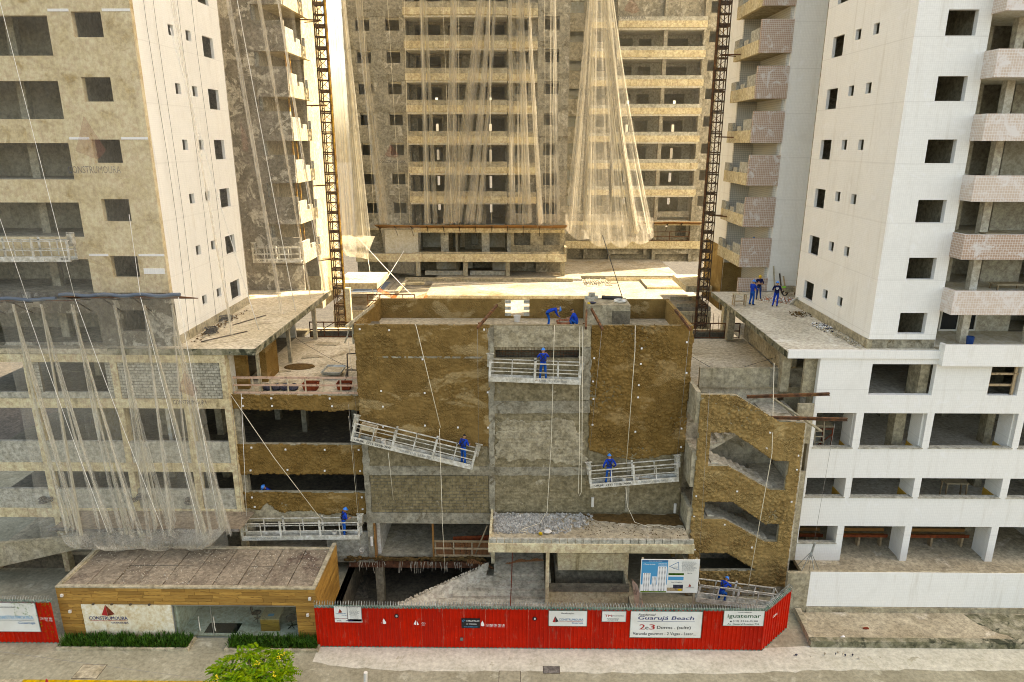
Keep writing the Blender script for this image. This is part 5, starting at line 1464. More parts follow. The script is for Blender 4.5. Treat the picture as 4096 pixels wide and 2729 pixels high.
planks(fx0, -22.18, 0.02, 1.98, 10, 2); planks(-11.27, fx1, 0.02, 1.98, 10, 3)
planks(fy + .05, 33.7, 0.02, oz - .02, 14, 4, f3=lambda a, z, d: (fx1 - d, a, z))
B('roof_rim', 'formed_concrete', OF, (fx0, fx1, fy - .02, fy + .2, oz - .02, oz + .05), (fx1 - .2, fx1 + .01, fy + .2, 33.7, oz - .02, oz + .05), (fx0, fx0 + .18, fy + .2, 33.0, oz - .02, oz + .05))
for i in range(10):
    for j in range(2):
        a = fx0 + .2 + i * 1.268; b = fy + .24 + j * 1.78
        sl = .03 * rnd.uniform(-1, 1)
        MB().box(a, a + 1.22, b, b + 1.73, oz - .12, oz - .06 + sl).build('roof_board', 'roof_board', OF)
heap('roof_debris', 'rubble', fx0 + .4, fx1 - .3, fy + .3, 33.1, oz - .06, 900, .012, .05, OF, 21)
# lettered wall
B('sign_panel', 'cream_sign', OF, (-22.17, -17.58, fy + .0, fy + .04, .05, 1.96))
def pyramid(parent, x, z, w, h, y, m='red_print', shade='mortar_red'):
    mb = MB(); mb.poly([[(x, z), (x + w * .45, z - h * .06), (x + w * .4, z + h)]], FY(y), .003); mb.build('emblem', m, parent)
    mb = MB(); mb.poly([[(x + w * .47, z - h * .06), (x + w, z + h * .1), (x + w * .42, z + h)]], FY(y), .003); mb.build('emblem_side', shade, parent)
pyramid(OF, -21.2, 1.33, .68, .6, fy - .012)
text('CONSTRUMOURA', OF, -21.88, 1.06, fy - .012, 1.97, .2, 'navy_print')
text('CONSTRUTORA E EMPREENDIMENTOS', OF, -21.86, .98, fy - .012, 1.93, .05, 'red_print')
text('GUARUJÁ', OF, -20.78, .81, fy - .012, .88, .14, 'navy_print')
for i in range(4):
    x = -21.5 + i * .95
    B('spot_lamp', 'dark_steel', OF, (x - .05, x + .05, fy - .1, fy, 1.98, 2.04))
for (x, z) in ((-23.0, 2.5), (-10.5, 2.42), (-22.75, 1.56), (-10.68, 1.46)):
    B('wall_light', 'white_plastic', OF, (x - .06, x + .06, fy - .1, fy - .005, z - .06, z + .08))
# glazed front
B('glass_frame', 'steel', OF, (-17.58, -17.52, fy, fy + .06, .02, 1.96), (-17.52, -11.28, fy, fy + .06, 1.92, 1.96), (-17.52, -14.4, fy, fy + .06, .02, .06))
for (a, b) in ((-17.5, -15.62), (-15.6, -14.42), (-14.4, -11.3)):
    B('glass_pane', 'shop_glass', OF, (a, b, fy + .02, fy + .032, .06, 1.92))
B('door_edge', 'steel', OF, (-15.625, -15.6, fy - .005, fy + .05, .04, 1.94))
for x in (-16.25, -15.48):
    mb = MB(); mb.tube([(x, fy - .06, .48), (x, fy - .06, 1.32)], .022, 8); mb.bar((x, fy - .06, .55), (x, fy + .02, .55), .02); mb.bar((x, fy - .06, 1.25), (x, fy + .02, 1.25), .02)
    mb.build('door_handle', 'white_metal', OF)
B('interior_floor', 'pale_interior', OF, (-17.5, -10.5, fy + .2, 33.2, 0, .03))
B('interior_wall', 'pale_interior', OF, (-17.6, -17.45, fy + .2, 33.2, 0, 2.6))
B('ceiling', 'pale_interior', OF, (-17.5, -10.5, fy + .2, 33.2, 2.6, 2.7))
B('door_mat', 'black_board', OF, (-16.3, -14.6, fy + .35, fy + 1.1, .03, .04))
dk = thing('office_desk', 'wooden reception desk seen through the office glass', 'desk', (-12.9, 30.7, .03))
B('desk_top', 'raw_wood', dk, (-13.4, -12.4, 30.1, 31.6, .74, .8)); B('desk_panel', 'cladding', dk, (-13.38, -12.42, 30.12, 30.2, .03, .74)); B('desk_side', 'cladding', dk, (-13.38, -13.3, 30.2, 31.58, .03, .74))
B('leaflet', 'cyan_print', dk, (-13.05, -12.75, 30.3, 30.5, .8, .805))
for i, (x, y, rz, lb) in enumerate(((-11.9, 30.5, .4, 'black office chair on the right of the reception desk'), (-11.5, 31.4, 1.2, 'black office chair at the back right of the glazed office'), (-13.9, 31.0, -1.2, 'black office chair on the left of the reception desk'))):
    ch = thing('office_chair', lb, 'chair', (x, y, .03), 'office chairs', rz)
    o = ORG[ch.name]; ORG[ch.name] = Vector((0, 0, 0))
    MB().ball((0, 0, .46), (.24, .24, .06), 10, 4).build('seat', 'black_board', ch)
    mb = MB(); mb.tube([(-.2, -.2, .5), (-.22, -.26, .85), (0, -.28, .95), (.22, -.26, .85), (.2, -.2, .5)], .04, 6); mb.box(-.2, .2, -.28, -.24, .55, .9); mb.build('backrest', 'black_board', ch)
    mb = MB(); mb.tube([(0, 0, .05), (0, 0, .44)], .03, 6)
    for a in range(5): mb.bar((0, 0, .07), (.26 * math.cos(a * 1.257), .26 * math.sin(a * 1.257), .03), .03)
    mb.build('star_base', 'dark_steel', ch)
    ORG[ch.name] = o

# hedge beds before the office
def hedge(label, x0, x1, seed):
    t = thing('hedge_bed', label, 'hedge', ((x0 + x1) / 2, 29.1, 0))
    B('kerb', 'formed_concrete', t, (x0, x1, 28.62, 28.76, 0, .13), (x0, x0 + .12, 28.76, 29.55, 0, .13), (x1 - .12, x1, 28.76, 29.55, 0, .13))
    B('soil', 'soil', t, (x0 + .12, x1 - .12, 28.76, 29.55, 0, .09))
    r = random.Random(seed); mb = MB()
    for _ in range(int((x1 - x0) * 420)):
        x, y = r.uniform(x0 + .1, x1 - .1), r.uniform(28.74, 29.52)
        h = r.uniform(.28, .62) * (1.25 if r.random() < .08 else 1); a = r.uniform(0, 6.28); l = r.uniform(.06, .26); w = .018
        h *= .8 + .5 * noise.noise(Vector((x * 1.9, y * 2, seed)))
        dx, dy = math.cos(a), math.sin(a)
        mb.add([(x - dy * w, y + dx * w, .08), (x + dy * w, y - dx * w, .08), (x + dx * l * .5 + dy * w, y + dy * l * .5 - dx * w, h * .7), (x + dx * l * .5 - dy * w, y + dy * l * .5 + dx * w, h * .7), (x + dx * l, y + dy * l, h)],
               [(0, 1, 2, 3), (3, 2, 4)])
    struct(mb.build('foliage', 'leaf_dark', t), 'stuff')
hedge('dark green spiky hedge bed left of the glass door', -23.15, -16.5, 1)
hedge('dark green spiky hedge bed right of the glass door', -14.7, -10.0, 2)

# ================================================================ RED FENCE
def profile(w, n=5):
    pts = []
    s = w / n
    for i in range(n):
        a = i * s
        pts += [(a, 0), (a + s * .62, 0), (a + s * .72, -.045), (a + s * .9, -.045)]
    pts.append((w, 0))
    return pts
def fence_panel(w, h):
    pr_ = profile(w); mb = MB(); n = len(pr_)
    vs = [(x, y, 0) for x, y in pr_] + [(x, y, h) for x, y in pr_] + [(x, y + .012, 0) for x, y in pr_] + [(x, y + .012, h) for x, y in pr_]
    fs = []
    for i in range(n - 1):
        fs += [(i, i + 1, n + i + 1, n + i), (2 * n + i + 1, 2 * n + i, 3 * n + i, 3 * n + i + 1), (n + i, n + i + 1, 3 * n + i + 1, 3 * n + i), (i + 1, i, 2 * n + i, 2 * n + i + 1)]
    mb.add(vs, fs)
    return mb.mesh('fence_sheet', 'red_paint')
def razor(parent, pts, z, r, pitch):
    L = 0; mb = MB(); path = []
    P = [Vector((*p, z)) for p in pts]
    for a, b in zip(P, P[1:]):
        d = b - a; n = int(d.length / pitch * 12); t = d.normalized(); s = Vector((-t.y, t.x, 0))
        for i in range(n):
            q = i / 12 * 2 * math.pi
            path.append(a + d * (i / n) + s * (r * math.cos(q)) + Vector((0, 0, r + r * math.sin(q) * (1 + .1 * math.sin(i * .13)))))
    mb.tube(path, .011, 3, False)
    return mb.build('razor_wire', 'galv', parent)
def fence(name, label, pts, h, wire=True, loc=None):
    t = thing(name, label, 'fence', (*pts[0], 0))
    for (a, b) in zip(pts, pts[1:]):
        a, b = Vector((*a, 0)), Vector((*b, 0)); d = b - a; n = max(1, round(d.length / 1.06)); w = d.length / n
        me = fence_panel(w - .006, h); ang = math.atan2(d.y, d.x)
        for i in range(n):
            p = a + d * (i / n)
            inst('fence_sheet', me, t, (p.x, p.y, .03), (0, 0, ang))
        nn = Vector((-d.y, d.x, 0)).normalized()
        mb = MB(); mb.bar(a + nn * .04 + Vector((0, 0, h + .03)), b + nn * .04 + Vector((0, 0, h + .03)), .12, .1); mb.build('cap_strip', 'teal_strip', t)
        mb = MB(); mb.bar(a + nn * .0 + Vector((0, 0, .02)), b + Vector((0, 0, .02)), .07, .04); mb.build('base_strip', 'teal_strip', t)
        for zz in (.62, 1.25):
            k = MB()
            for i in range(int(d.length / .43)):
                p = a + d * ((i + .28) * .43 / d.length) - nn * .004
                k.box(p.x - .009, p.x + .009, p.y - .012, p.y + .01, zz - .009, zz + .009)
            struct(k.build('rivets', 'mortar_pink', t), 'stuff')
    if wire: razor(t, pts, h + .06, .15, .13)
    return t
FN = fence('site_fence', 'long red corrugated metal fence with razor wire along the pavement', [(-10.15, 29.06), (12.1, 29.06), (13.95, 30.75)], 2.3)
FL = fence('site_fence', 'short red corrugated fence left of the sales office', [(-31, 29.15), (-23.32, 29.15)], 2.4)
FYS = 29.015
def board(name, label, x0, x1, z0, z1, m='white_sign', frame='teal_strip', cat='sign'):
    t = thing(name, label, cat, ((x0 + x1) / 2, FYS, z0))
    B('panel', m, t, (x0, x1, FYS - .022, FYS - .002, z0, z1))
    if frame:
        e = .018; y0, y1 = FYS - .026, FYS - .0005
        B('border', frame, t, (x0 - .004, x1 + .004, y0, y1, z1 - e, z1 + .006), (x0 - .004, x1 + .004, y0, y1, z0 - .006, z0 + e), (x0 - .006, x0 + e, y0, y1, z0 + e, z1 - e), (x1 - e, x1 + .006, y0, y1, z0 + e, z1 - e))
    return t
TY = FYS - .026
def small_print(parent, x0, x1, z, n, dz, y):
    # print too fine to read: rows of word-long dashes
    r = random.Random(n); mb = MB()
    for i in range(n):
        x = x0 + r.uniform(0, .05); e = x1 - r.uniform(0, .25) * (x1 - x0)
        while x < e:
            w = r.uniform(.03, .1); mb.box(x, min(e, x + w), y - .001, y, z - i * dz - .011, z - i * dz + .011); x += w + .018
    return struct(mb.build('small_print', 'grey_print', parent), 'stuff')
s = board('sign_board', 'white builder sign headed Realização on the red fence', 1.44, 3.34, 1.38, 2.28)
text('Realização', s, 2.07, 2.07, TY, .62, .1, 'black_print'); pyramid(s, 1.64, 1.62, .3, .34, TY, 'red_print', 'black_print')
text('CONSTRUMOURA', s, 1.95, 1.71, TY, 1.2, .12, 'cyan_deep'); text('CONSTRUTORA E EMPREENDIMENTOS', s, 1.95, 1.645, TY, 1.18, .04, 'red_print'); text('Guarujá', s, 2.6, 1.5, TY, .53, .13, 'cyan_deep')
s = board('sign_board', 'small white engineering firm sign with red and grey lettering', 4.06, 5.25, 1.66, 2.27, frame='grey_print')
text('TM', s, 4.2, 1.95, TY, .33, .12, 'red_print'); text('ENGENHARIA', s, 4.56, 1.97, TY, .58, .07, 'grey_print')
small_print(s, 4.3, 4.98, 1.86, 3, .055, TY)
s = board('sign_board', 'largest white sign on the red fence advertising two and three bedroom flats', 5.47, 9.0, .75, 2.29)
text('Residencial', s, 5.86, 2.03, TY, .83, .12, 'black_print', shear=.2); text('Guarujá Beach', s, 5.84, 1.74, TY, 2.74, .27, 'navy_print', shear=.15)
B('rule', 'navy_print', s, (5.82, 8.64, TY - .002, TY, 1.695, 1.71))
text('2', s, 5.93, 1.23, TY, .27, .3, 'red_print'); text('e', s, 6.22, 1.23, TY, .16, .16, 'black_print'); text('3', s, 6.41, 1.23, TY, .27, .3, 'red_print')
text('Dorms . (suíte)', s, 6.8, 1.21, TY, 1.66, .24, 'black_print'); text('Varanda gourmet - 2 Vagas - Lazer...', s, 5.62, .86, TY, 3.12, .22, 'black_print')
s = board('sign_board', 'white estate agent sign with green lettering at the right end of the fence', 10.03, 12.02, 1.48, 2.37)
text('comercialização', s, 10.7, 2.23, TY, .68, .07, 'black_print'); text('iguatemar', s, 10.22, 1.89, TY, 1.62, .27, 'green_print'); text('(13) 3344-9100', s, 10.5, 1.69, TY, 1.22, .12, 'black_print'); text('Av. General Rondon 736', s, 10.25, 1.54, TY, 1.55, .1, 'green_print')
B('phone_icon', 'black_print', s, (10.36, 10.45, TY - .001, TY, 1.7, 1.78))
s = board('sign_board', 'black sign with cyan lettering on the middle of the red fence', -2.87, -1.94, 1.22, 1.78, 'black_board', None)
text('STRUFALDI', s, -2.62, 1.6, TY, .63, .09, 'white_print'); text('13. 99755.5226', s, -2.62, 1.43, TY, .5, .06, 'white_print'); text('www.strufaldi.com.br', s, -2.75, 1.27, TY, .68, .07, 'cyan_print')
mb = MB(); mb.tube([(-2.75 + .06 * math.cos(a * .6), TY, 1.64 + .06 * math.sin(a * .6)) for a in range(9)], .012, 4); mb.build('emblem', 'cyan_print', s)
s = board('sign_board', 'pair of white permit sheets at the left end of the long fence', -8.5, -7.8, 1.55, 2.42, frame='grey_print')
small_print(s, -8.42, -7.88, 2.34, 11, .065, TY)
s = board('sign_board', 'small white builder plate left of the permit sheets', -9.15, -8.52, 1.72, 2.4, 'white_sign', None)
text('CONSTRUMOURA', s, -9.08, 1.98, TY, .5, .05, 'cyan_deep'); text('Guarujá', s, -8.8, 1.88, TY, .25, .06, 'cyan_deep'); pyramid(s, -8.95, 2.06, .2, .22, TY)
s = board('sign_board', 'narrow white strip sign under the permit sheets', -9.15, -7.79, 1.5, 1.54 + .14, 'white_sign', None)
text('PROFHI', s, -8.6, 1.56, TY - .002, .35, .07, 'navy_print'); small_print(s, -9.08, -8.75, 1.61, 2, .04, TY)
# white stencils painted on the sheets
for (x, z) in ((-6.72, 1.55), (-5.12, 1.5), (-1.83, 1.47)):
    mb = MB(); mb.poly([[(x - .13, z - .1), (x + .02, z - .16), (x + .13, z - .12), (x, z + .17)]], FY(FYS + .005), .003); mb.build('stencil_pyramid', 'white_print', FN)
text('CONSTRUMOUR', FN, -1.63, 1.34, FYS + .005, .9, .11, 'white_print', 'stencil'); text('CONSTRUTORA E EMPREEND', FN, -1.63, 1.27, FYS + .005, .9, .04, 'white_print', 'stencil')
text('CO', FN, -4.85, 1.4, FYS + .005, .2, .11, 'white_print', 'stencil'); text('CONST', FN, -4.85, 1.33, FYS + .005, .2, .04, 'white_print', 'stencil')
d45 = math.atan2(1.69, 1.85)
text('OURA', FN, 12.8, 1.55, 0, .45, .13, 'white_print', 'stencil', f3=lambda a, z, d: (12.1 + (a - 12.1) * math.cos(d45) + .035, 29.06 + (a - 12.1) * math.sin(d45) - .04, z))
for (x, z, lb) in ((-6.08, 1.87, 'small round black number sticker near the left of the long fence'), (.76, 1.78, 'small round black number sticker left of the builder sign')):
    t = thing('number_sticker', lb, 'sticker', (x, FYS, z))
    mb = MB(); mb.poly([[(x + .12 * math.cos(a * .785 + .39), z + .12 * math.sin(a * .785 + .39)) for a in range(8)]], FY(FYS), .004); mb.build('disc', 'black_board', t)
    text('8', t, x - .04, z - .06, FYS - .004, .08, .12, 'white_print')
B('meter_box', 'grey_metal', FN, (-2.95, -2.8, FYS - .04, FYS, .47, .64))
FYS = 29.09; TY = FYS - .026
s = board('sign_board', 'large white builder sign on the short fence left of the office', -27.2, -24.07, .72, 2.42, frame='grey_print')
text('REALIZAÇÃO', s, -26.0, 2.1, TY, .9, .12, 'black_print'); text('CONSTRUMOURA', s, -26.25, 1.45, TY, 1.95, .22, 'cyan_print'); text('CONSTRUTORA E EMPREENDIMENTOS', s, -26.2, 1.36, TY, 1.9, .06, 'grey_print'); text('Guarujá', s, -25.12, 1.13, TY, .86, .2, 'cyan_deep')
text('CONSTRUMOURA', FL, -24.02, 1.42, FYS + .02, .65, .12, 'white_print', 'stencil'); text('Guarujá', FL, -23.75, 1.3, FYS + .02, .35, .09, 'white_print', 'stencil')
vine = MB(); r = random.Random(4)
for _ in range(160):
    x = r.uniform(-25.2, -23.3); z = 2.45 - r.random() ** 2 * (.8 if x < -24.1 else 2.1); a = r.uniform(0, 6.28); l = .05
    vine.add([(x, 29.05, z), (x + l * math.cos(a), 29.03, z + l * math.sin(a)), (x + l * 1.4 * math.cos(a + .6), 29.04, z + l * 1.4 * math.sin(a + .6))], [(0, 1, 2)])
tag(vine.build('creeper', 'leaf_bright', None, (-24, 29.05, 1.5)), 'thin yellow green creeper over the short fence by the office', 'plant', None, 'stuff')

# ---------------------------------------------------------------- billboard
BB = thing('billboard', 'advert board with apartment tower pictures standing behind the red fence', 'sign', (7.55, 30.2, 0))
by = 30.2
B('panel', 'white_sign', BB, (6.08, 9.0, by, by + .03, 2.48, 4.4))
B('print_sky', 'cyan_print', BB, (6.12, 7.42, by - .004, by, 2.52, 4.36))
B('print_header', 'cyan_deep', BB, (6.12, 7.42, by - .006, by, 4.27, 4.36))
def pic_tower(x0, x1, z0, z1):
    B('print_tower', 'white_print', BB, (x0, x1, by - .008, by, z0, z1))
    mb = MB(); n = int((z1 - z0) / .07)
    for i in range(n):
        for k in range(3):
            xx = x0 + (x1 - x0) * (.12 + .3 * k); mb.box(xx, xx + (x1 - x0) * .16, by - .01, by - .004, z0 + .03 + i * .07, z0 + .065 + i * .07)
    struct(mb.build('print_windows', 'grey_print', BB), 'stuff')
pic_tower(6.93, 7.38, 2.56, 4.0); pic_tower(6.2, 6.58, 2.56, 3.62); pic_tower(6.66, 6.9, 2.56, 3.42)
B('print_haze', 'white_print', BB, (6.12, 7.42, by - .0055, by, 2.57, 2.95))
B('print_lawn', 'leaf_bright', BB, (6.12, 7.42, by - .009, by, 2.5, 2.57))
text('PRAIA DAS ASTÚRIAS', BB, 6.45, 4.29, by - .008, .65, .04, 'white_print'); text('4 Torres Incríveis', BB, 6.2, 4.08, by - .006, .58, .08, 'white_print'); text('UM MAR DE', BB, 6.95, 4.13, by - .006, .42, .05, 'white_print'); text('POSSIBILIDADES', BB, 6.95, 4.06, by - .006, .42, .045, 'white_print')
mb = MB(); mb.poly([[(7.48, 4.0), (7.95, 4.28), (8.0, 3.78)], [(7.53, 4.0), (7.93, 4.24), (7.97, 3.81)]], FY(by - .004), .003); mb.build('print_triangle', 'cyan_deep', BB)
text('GUARUJÁ', BB, 7.6, 3.94, by - .006, .34, .06, 'grey_print'); text('BEACH', BB, 7.7, 3.86, by - .006, .18, .04, 'grey_print')
small_print(BB, 8.1, 8.88, 4.27, 11, .052, by - .004)
B('print_pool', 'cyan_print', BB, (7.48, 8.25, by - .004, by, 3.22, 3.42)); B('print_pool_terrace', 'white_print', BB, (7.48, 8.25, by - .0045, by, 3.42, 3.5)); B('print_palms', 'leaf_dark', BB, (7.48, 8.25, by - .004, by, 3.5, 3.62))
text('Lazer Completo', BB, 7.65, 3.05, by - .004, .52, .08, 'black_print', shear=.2)
B('print_lounge', 'raw_wood', BB, (7.46, 8.25, by - .004, by, 2.58, 2.78)); B('print_lounge_wall', 'dark_bag', BB, (7.75, 8.25, by - .005, by, 2.74, 2.95)); B('print_sofa', 'yellow_paint', BB, (8.0, 8.2, by - .006, by, 2.6, 2.7))
pyramid(BB, 8.52, 2.84, .15, .17, by - .004); text('CONSTRUMOURA', BB, 8.4, 2.76, by - .004, .42, .05, 'grey_print'); text('Saiba Mais', BB, 8.42, 3.6, by - .004, .24, .05, 'black_print')
for x in (6.16, 8.85):
    B('post', 'pale_wood', BB, (x - .05, x + .05, by + .03, by + .1, 0, 4.45))

# ================================================================ SUSPENDED PLATFORMS
def platform(label, A, Bp, y0, depth=.62, h=1.08, posts=3, name_at=(.02, .33), faded=None, floor='white_metal', hoist=True):
    A = Vector((A[0], 0, A[1])); Bv = Vector((Bp[0], 0, Bp[1])); d = Bv - A; L = d.length; d.normalize(); up = Vector((-d.z, 0, d.x))
    t = thing('suspended_platform', label, 'platform', (A.x, y0, A.z))
    f = lambda u, dd, hh: tuple(A + d * u + up * hh + Vector((0, y0 + dd, 0)))
    def bx(name, m, u0, u1, d0, d1, h0, h1, par=t):
        return MB().add([f(u0, d0, h0), f(u1, d0, h0), f(u1, d1, h0), f(u0, d1, h0), f(u0, d0, h1), f(u1, d0, h1), f(u1, d1, h1), f(u0, d1, h1)],
                        [(0, 3, 2, 1), (4, 5, 6, 7), (0, 1, 5, 4), (1, 2, 6, 5), (2, 3, 7, 6), (3, 0, 4, 7)]).build(name, m, par)
    toe = bx('toe_board', 'white_metal', 0, L, 0, .035, 0, .27)
    bx('toe_board', 'white_metal', 0, L, depth - .035, depth, 0, .2)
    bx('deck', 'galv', .03, L - .03, .036, depth - .036, .04, .08)
    for dd in (0., depth - .05):
        bx('top_rail', 'white_metal', 0, L, dd, dd + .05, h - .05, h)
        bx('mid_rail', 'white_metal', 0, L, dd, dd + .04, .56, .60)
    k = posts
    for i in range(k * 2 + 1):
        u = L * i / (k * 2); w = .055 if i % 2 == 0 else .026
        u = min(max(u, w), L - w)
        for dd in (.002, depth - .05):
            bx('post', 'white_metal', u - w, u + w, dd - (.012 if i % 2 == 0 and dd < .1 else 0), dd + .045, .0 if i % 2 == 0 else .27, h + (.12 if i % 2 == 0 and 0 < i < k * 2 else 0))
    for u in (0.02, L - .06):
        bx('end_rail', 'white_metal', u, u + .04, .05, depth - .05, h - .05, h); bx('end_rail', 'white_metal', u, u + .04, .05, depth - .05, .56, .6)
    if hoist:
        for u in (-.1, L - .12):
            hb = bx('hoist', 'hoist', u, u + .26, depth * .3, depth * .75, .75, 1.38)
            bx('hoist_arm', 'hoist', u - .06, u + .34, depth * .45, depth * .55, 1.4, 1.46, hb)
    if name_at:
        ff = lambda u, hh, _: f(u, -.008, hh)
        text('URBE  (11) 2236-7000', t, L * name_at[0] + .06, .05, 0, L * (name_at[1] - name_at[0]), .15, 'black_print', f3=ff)
    if faded:
        text('URBE (11) 2236-7000', t, L * faded[0], .06, 0, L * (faded[1] - faded[0]), .14, 'grey_print', f3=lambda u, hh, _: f(u, -.006, hh))
    return t, f, L
P1, f1, L1 = platform('tilted suspended platform before the left brown mortar panel', (-9.15, 8.92), (-2.6, 7.25), 34.2, faded=(.4, .68))
P2, f2, L2 = platform('suspended platform high on the grey middle strip of the central block', (-1.66, 12.35), (3.17, 12.18), 34.2, posts=2, name_at=None, faded=(.55, .85))
P3, f3_, L3 = platform('suspended platform tilted up to the right under the right mortar panel', (3.85, 6.16), (8.68, 6.62), 34.2, posts=2, name_at=(.04, .45), faded=(.56, .86))
P4, f4, L4 = platform('low suspended platform above the office roof at the left parking floors', (-15.72, 2.7), (-9.0, 2.84), 34.3, posts=3, name_at=None, faded=(.06, .3))
P5, f5, L5 = platform('suspended platform resting tilted on the ground before the stair tower', (9.45, .68), (13.75, .1), 31.9, posts=2, name_at=None, hoist=False)
P6, f6, L6 = platform('suspended platform behind the net on the left tower front', (-28.5, 18.5), (-22.9, 18.55), 34.65, posts=3, name_at=(.9, .99))
P7, f7, L7 = platform('suspended platform on the grey rear wing of the left tower', (-19.4, 16.0), (-15.9, 16.02), 49.5, posts=2, name_at=(.1, .6))

# wooden mortar box on the tilted platform, pails
mbx = thing('mortar_box', 'square wooden mortar box on the left end of the tilted platform', 'box', f1(.8, .3, .1))
mb = MB()
for (u0, u1, d0, d1) in ((.35, 1.25, .08, .12), (.35, 1.25, .5, .54), (.35, .39, .12, .5), (1.21, 1.25, .12, .5)):
    vs = [f1(u, d, h) for h in (.75, 1.0) for u, d in ((u0, d0), (u1, d0), (u1, d1), (u0, d1))]
    mb.add(vs, [(0, 3, 2, 1), (4, 5, 6, 7), (0, 1, 5, 4), (1, 2, 6, 5), (2, 3, 7, 6), (3, 0, 4, 7)])
mb.build('box_sides', 'pale_wood', mbx)
MB().add([f1(.39, .12, .9), f1(1.21, .12, .9), f1(1.21, .5, .9), f1(.39, .5, .9)], [(0, 1, 2, 3)]).build('mortar', 'mud', mbx)
mb = MB()
for u in (.4, 1.2):
    for dd in (.12, .5): MB().bar(f1(u, dd, .08), f1(u, dd, .8), .07).build('leg', 'raw_wood', mbx)

def bucket(label, p, m='white_plastic', r=.14, h=.3, tilt=0.):
    t = thing('bucket', label, 'bucket', p)
    o = ORG[t.name]; ORG[t.name] = Vector((0, 0, 0))
    mb = MB(); n = 14
    mb.tube([(0, 0, 0), (0, 0, h)], [r * .8, r], n, False); mb.tube([(0, 0, .02), (0, 0, h)], [r * .76, r * .94], n, False)
    mb.add([(r * .78 * math.cos(6.283 * k / n), r * .78 * math.sin(6.283 * k / n), .02) for k in range(n)], [tuple(range(n))])
    mb.add([(r * math.cos(6.283 * k / n), r * math.sin(6.283 * k / n), h) for k in range(n)] + [(r * .94 * math.cos(6.283 * k / n), r * .94 * math.sin(6.283 * k / n), h) for k in range(n)], [(k, (k + 1) % n, n + (k + 1) % n, n + k) for k in range(n)])
    mb.build('pail', m, t)
    mb = MB(); mb.tube([(r * math.cos(a * .45), .05, h - .02 - abs(math.sin(a * .45)) * .12) for a in range(8)], .008, 4); mb.build('handle', 'wire', t)
    t.rotation_euler = (tilt, tilt * .6, 0)
    ORG[t.name] = o
    return t
bucket('pale pail on the tilted platform near the wooden mortar box', f1(1.75, .3, .08))
bucket('pail standing on the left of the low platform over the office', f4(5.2, .3, .08), 'white_plastic')
bucket('white bucket on the right hand suspended platform', f3_(1.9, .3, .08))
bucket('second white bucket with trowels on the right hand platform', f3_(2.6, .35, .08))
bucket('white bucket hanging on a rope below the low platform end', (-9.1, 34.7, 1.75), tilt=.5)
bucket('paint pail on the ground platform before the stair tower', f5(1.0, .3, .08))
bucket('blue bucket on the tiled veranda floor of the right tower', (24.3, 36.2, 13.83), 'blue_bucket', .2, .5)
bucket('white drum on the central roof near the gap in the parapet', (-.2, 40.4, 14.0), 'white_plastic', .22, .38)
rope('bucket_rope', [(-9.1, 34.7, 2.05), (-9.25, 34.6, 10.2)], .012, 'rope', 'thin rope holding the hanging white bucket', 'rope')
for (a, b, lb) in (((f3_(1.2, .3, .5)), (f3_(3.3, .3, .14)), 'wooden straightedge lying across the right hand platform'), ((f3_(1.5, .45, .4)), (f3_(3.0, .45, .3)), 'second wooden straightedge on the right hand platform')):
    rope('straightedge', [a, b], .03, 'pale_wood', lb, 'plank')

# outriggers and suspension wires
def outrigger(label, x, y0=34.3, y1=37.6, z0=15.35, z1=15.0, m='rust', dx=0.):
    t = thing('outrigger', label, 'outrigger', (x, 36, 14))
    mb = MB(); mb.bar((x, y0, z0), (x + dx, y1, z1), .1, .14); mb.build('beam', m, t)
    mb = MB(); mb.bar((x, 35.5, 14), (x, 35.5, z0 - .05), .09); mb.bar((x - .5, 35.6, 14.02), (x, 35.5, z0 - .1), .06); mb.bar((x + .5, 35.6, 14.02), (x, 35.5, z0 - .1), .06); mb.build('stand', m, t)
    B('counterweight', 'dark_concrete', t, (x + dx - .25, x + dx + .25, y1 - .3, y1 + .2, 14, 14.5))
outrigger('long grey outrigger beam at the left roof corner', -8.95, 34.2, 38.2, 15.3, 15.5, 'formed_concrete', .6)
outrigger('rusty outrigger beam on the roof above the block joint', -2.2, 34.2, 37.4, 15.25, 15.7, 'rust', .9)
outrigger('rusty outrigger beam right of the squatting worker', 3.35, 34.2, 36.6, 15.25, 15.6, 'rust', .25)
outrigger('rusty outrigger beam before the roof box', 4.2, 34.2, 37.0, 15.2, 15.6, 'rust', -.3)
outrigger('rusty outrigger beam at the right roof corner', 8.7, 34.2, 36.8, 15.2, 15.6, 'rust', -.25)
wires = [((-8.95, 34.3, 15.3), f1(.03, .3, 1.4), 'left suspension wire of the tilted platform'), ((-2.2, 34.3, 15.2), f1(L1, .3, 1.4), 'right suspension wire of the tilted platform'),
         ((-1.75, 34.4, 15.2), f2(.03, .3, 1.4), 'left suspension wire of the upper middle platform'), ((3.28, 34.4, 15.2), f2(L2, .3, 1.4), 'right suspension wire of the upper middle platform'),
         ((4.2, 34.4, 15.2), f3_(.03, .3, 1.4), 'left suspension wire of the right hand platform'), ((8.7, 34.4, 15.2), f3_(L3, .3, 1.4), 'right suspension wire of the right hand platform'),
         ((-15.5, 34.6, 10.9), f4(.03, .3, 1.4), 'left suspension wire of the low platform'), ((-9.2, 34.55, 10.9), f4(L4, .3, 1.4), 'right suspension wire of the low platform'),
         ((9.6, 33.1, 12.3), (9.6, 32.3, 1.8), 'left wire hanging down the stair tower front'), ((16.2, 33.2, 10.5), (15.9, 33.2, 1.6), 'wire hanging beside the white podium corner')]
for a, b, lb in wires:
    rope('suspension_wire', [a, b], .012, 'wire', lb, 'wire')
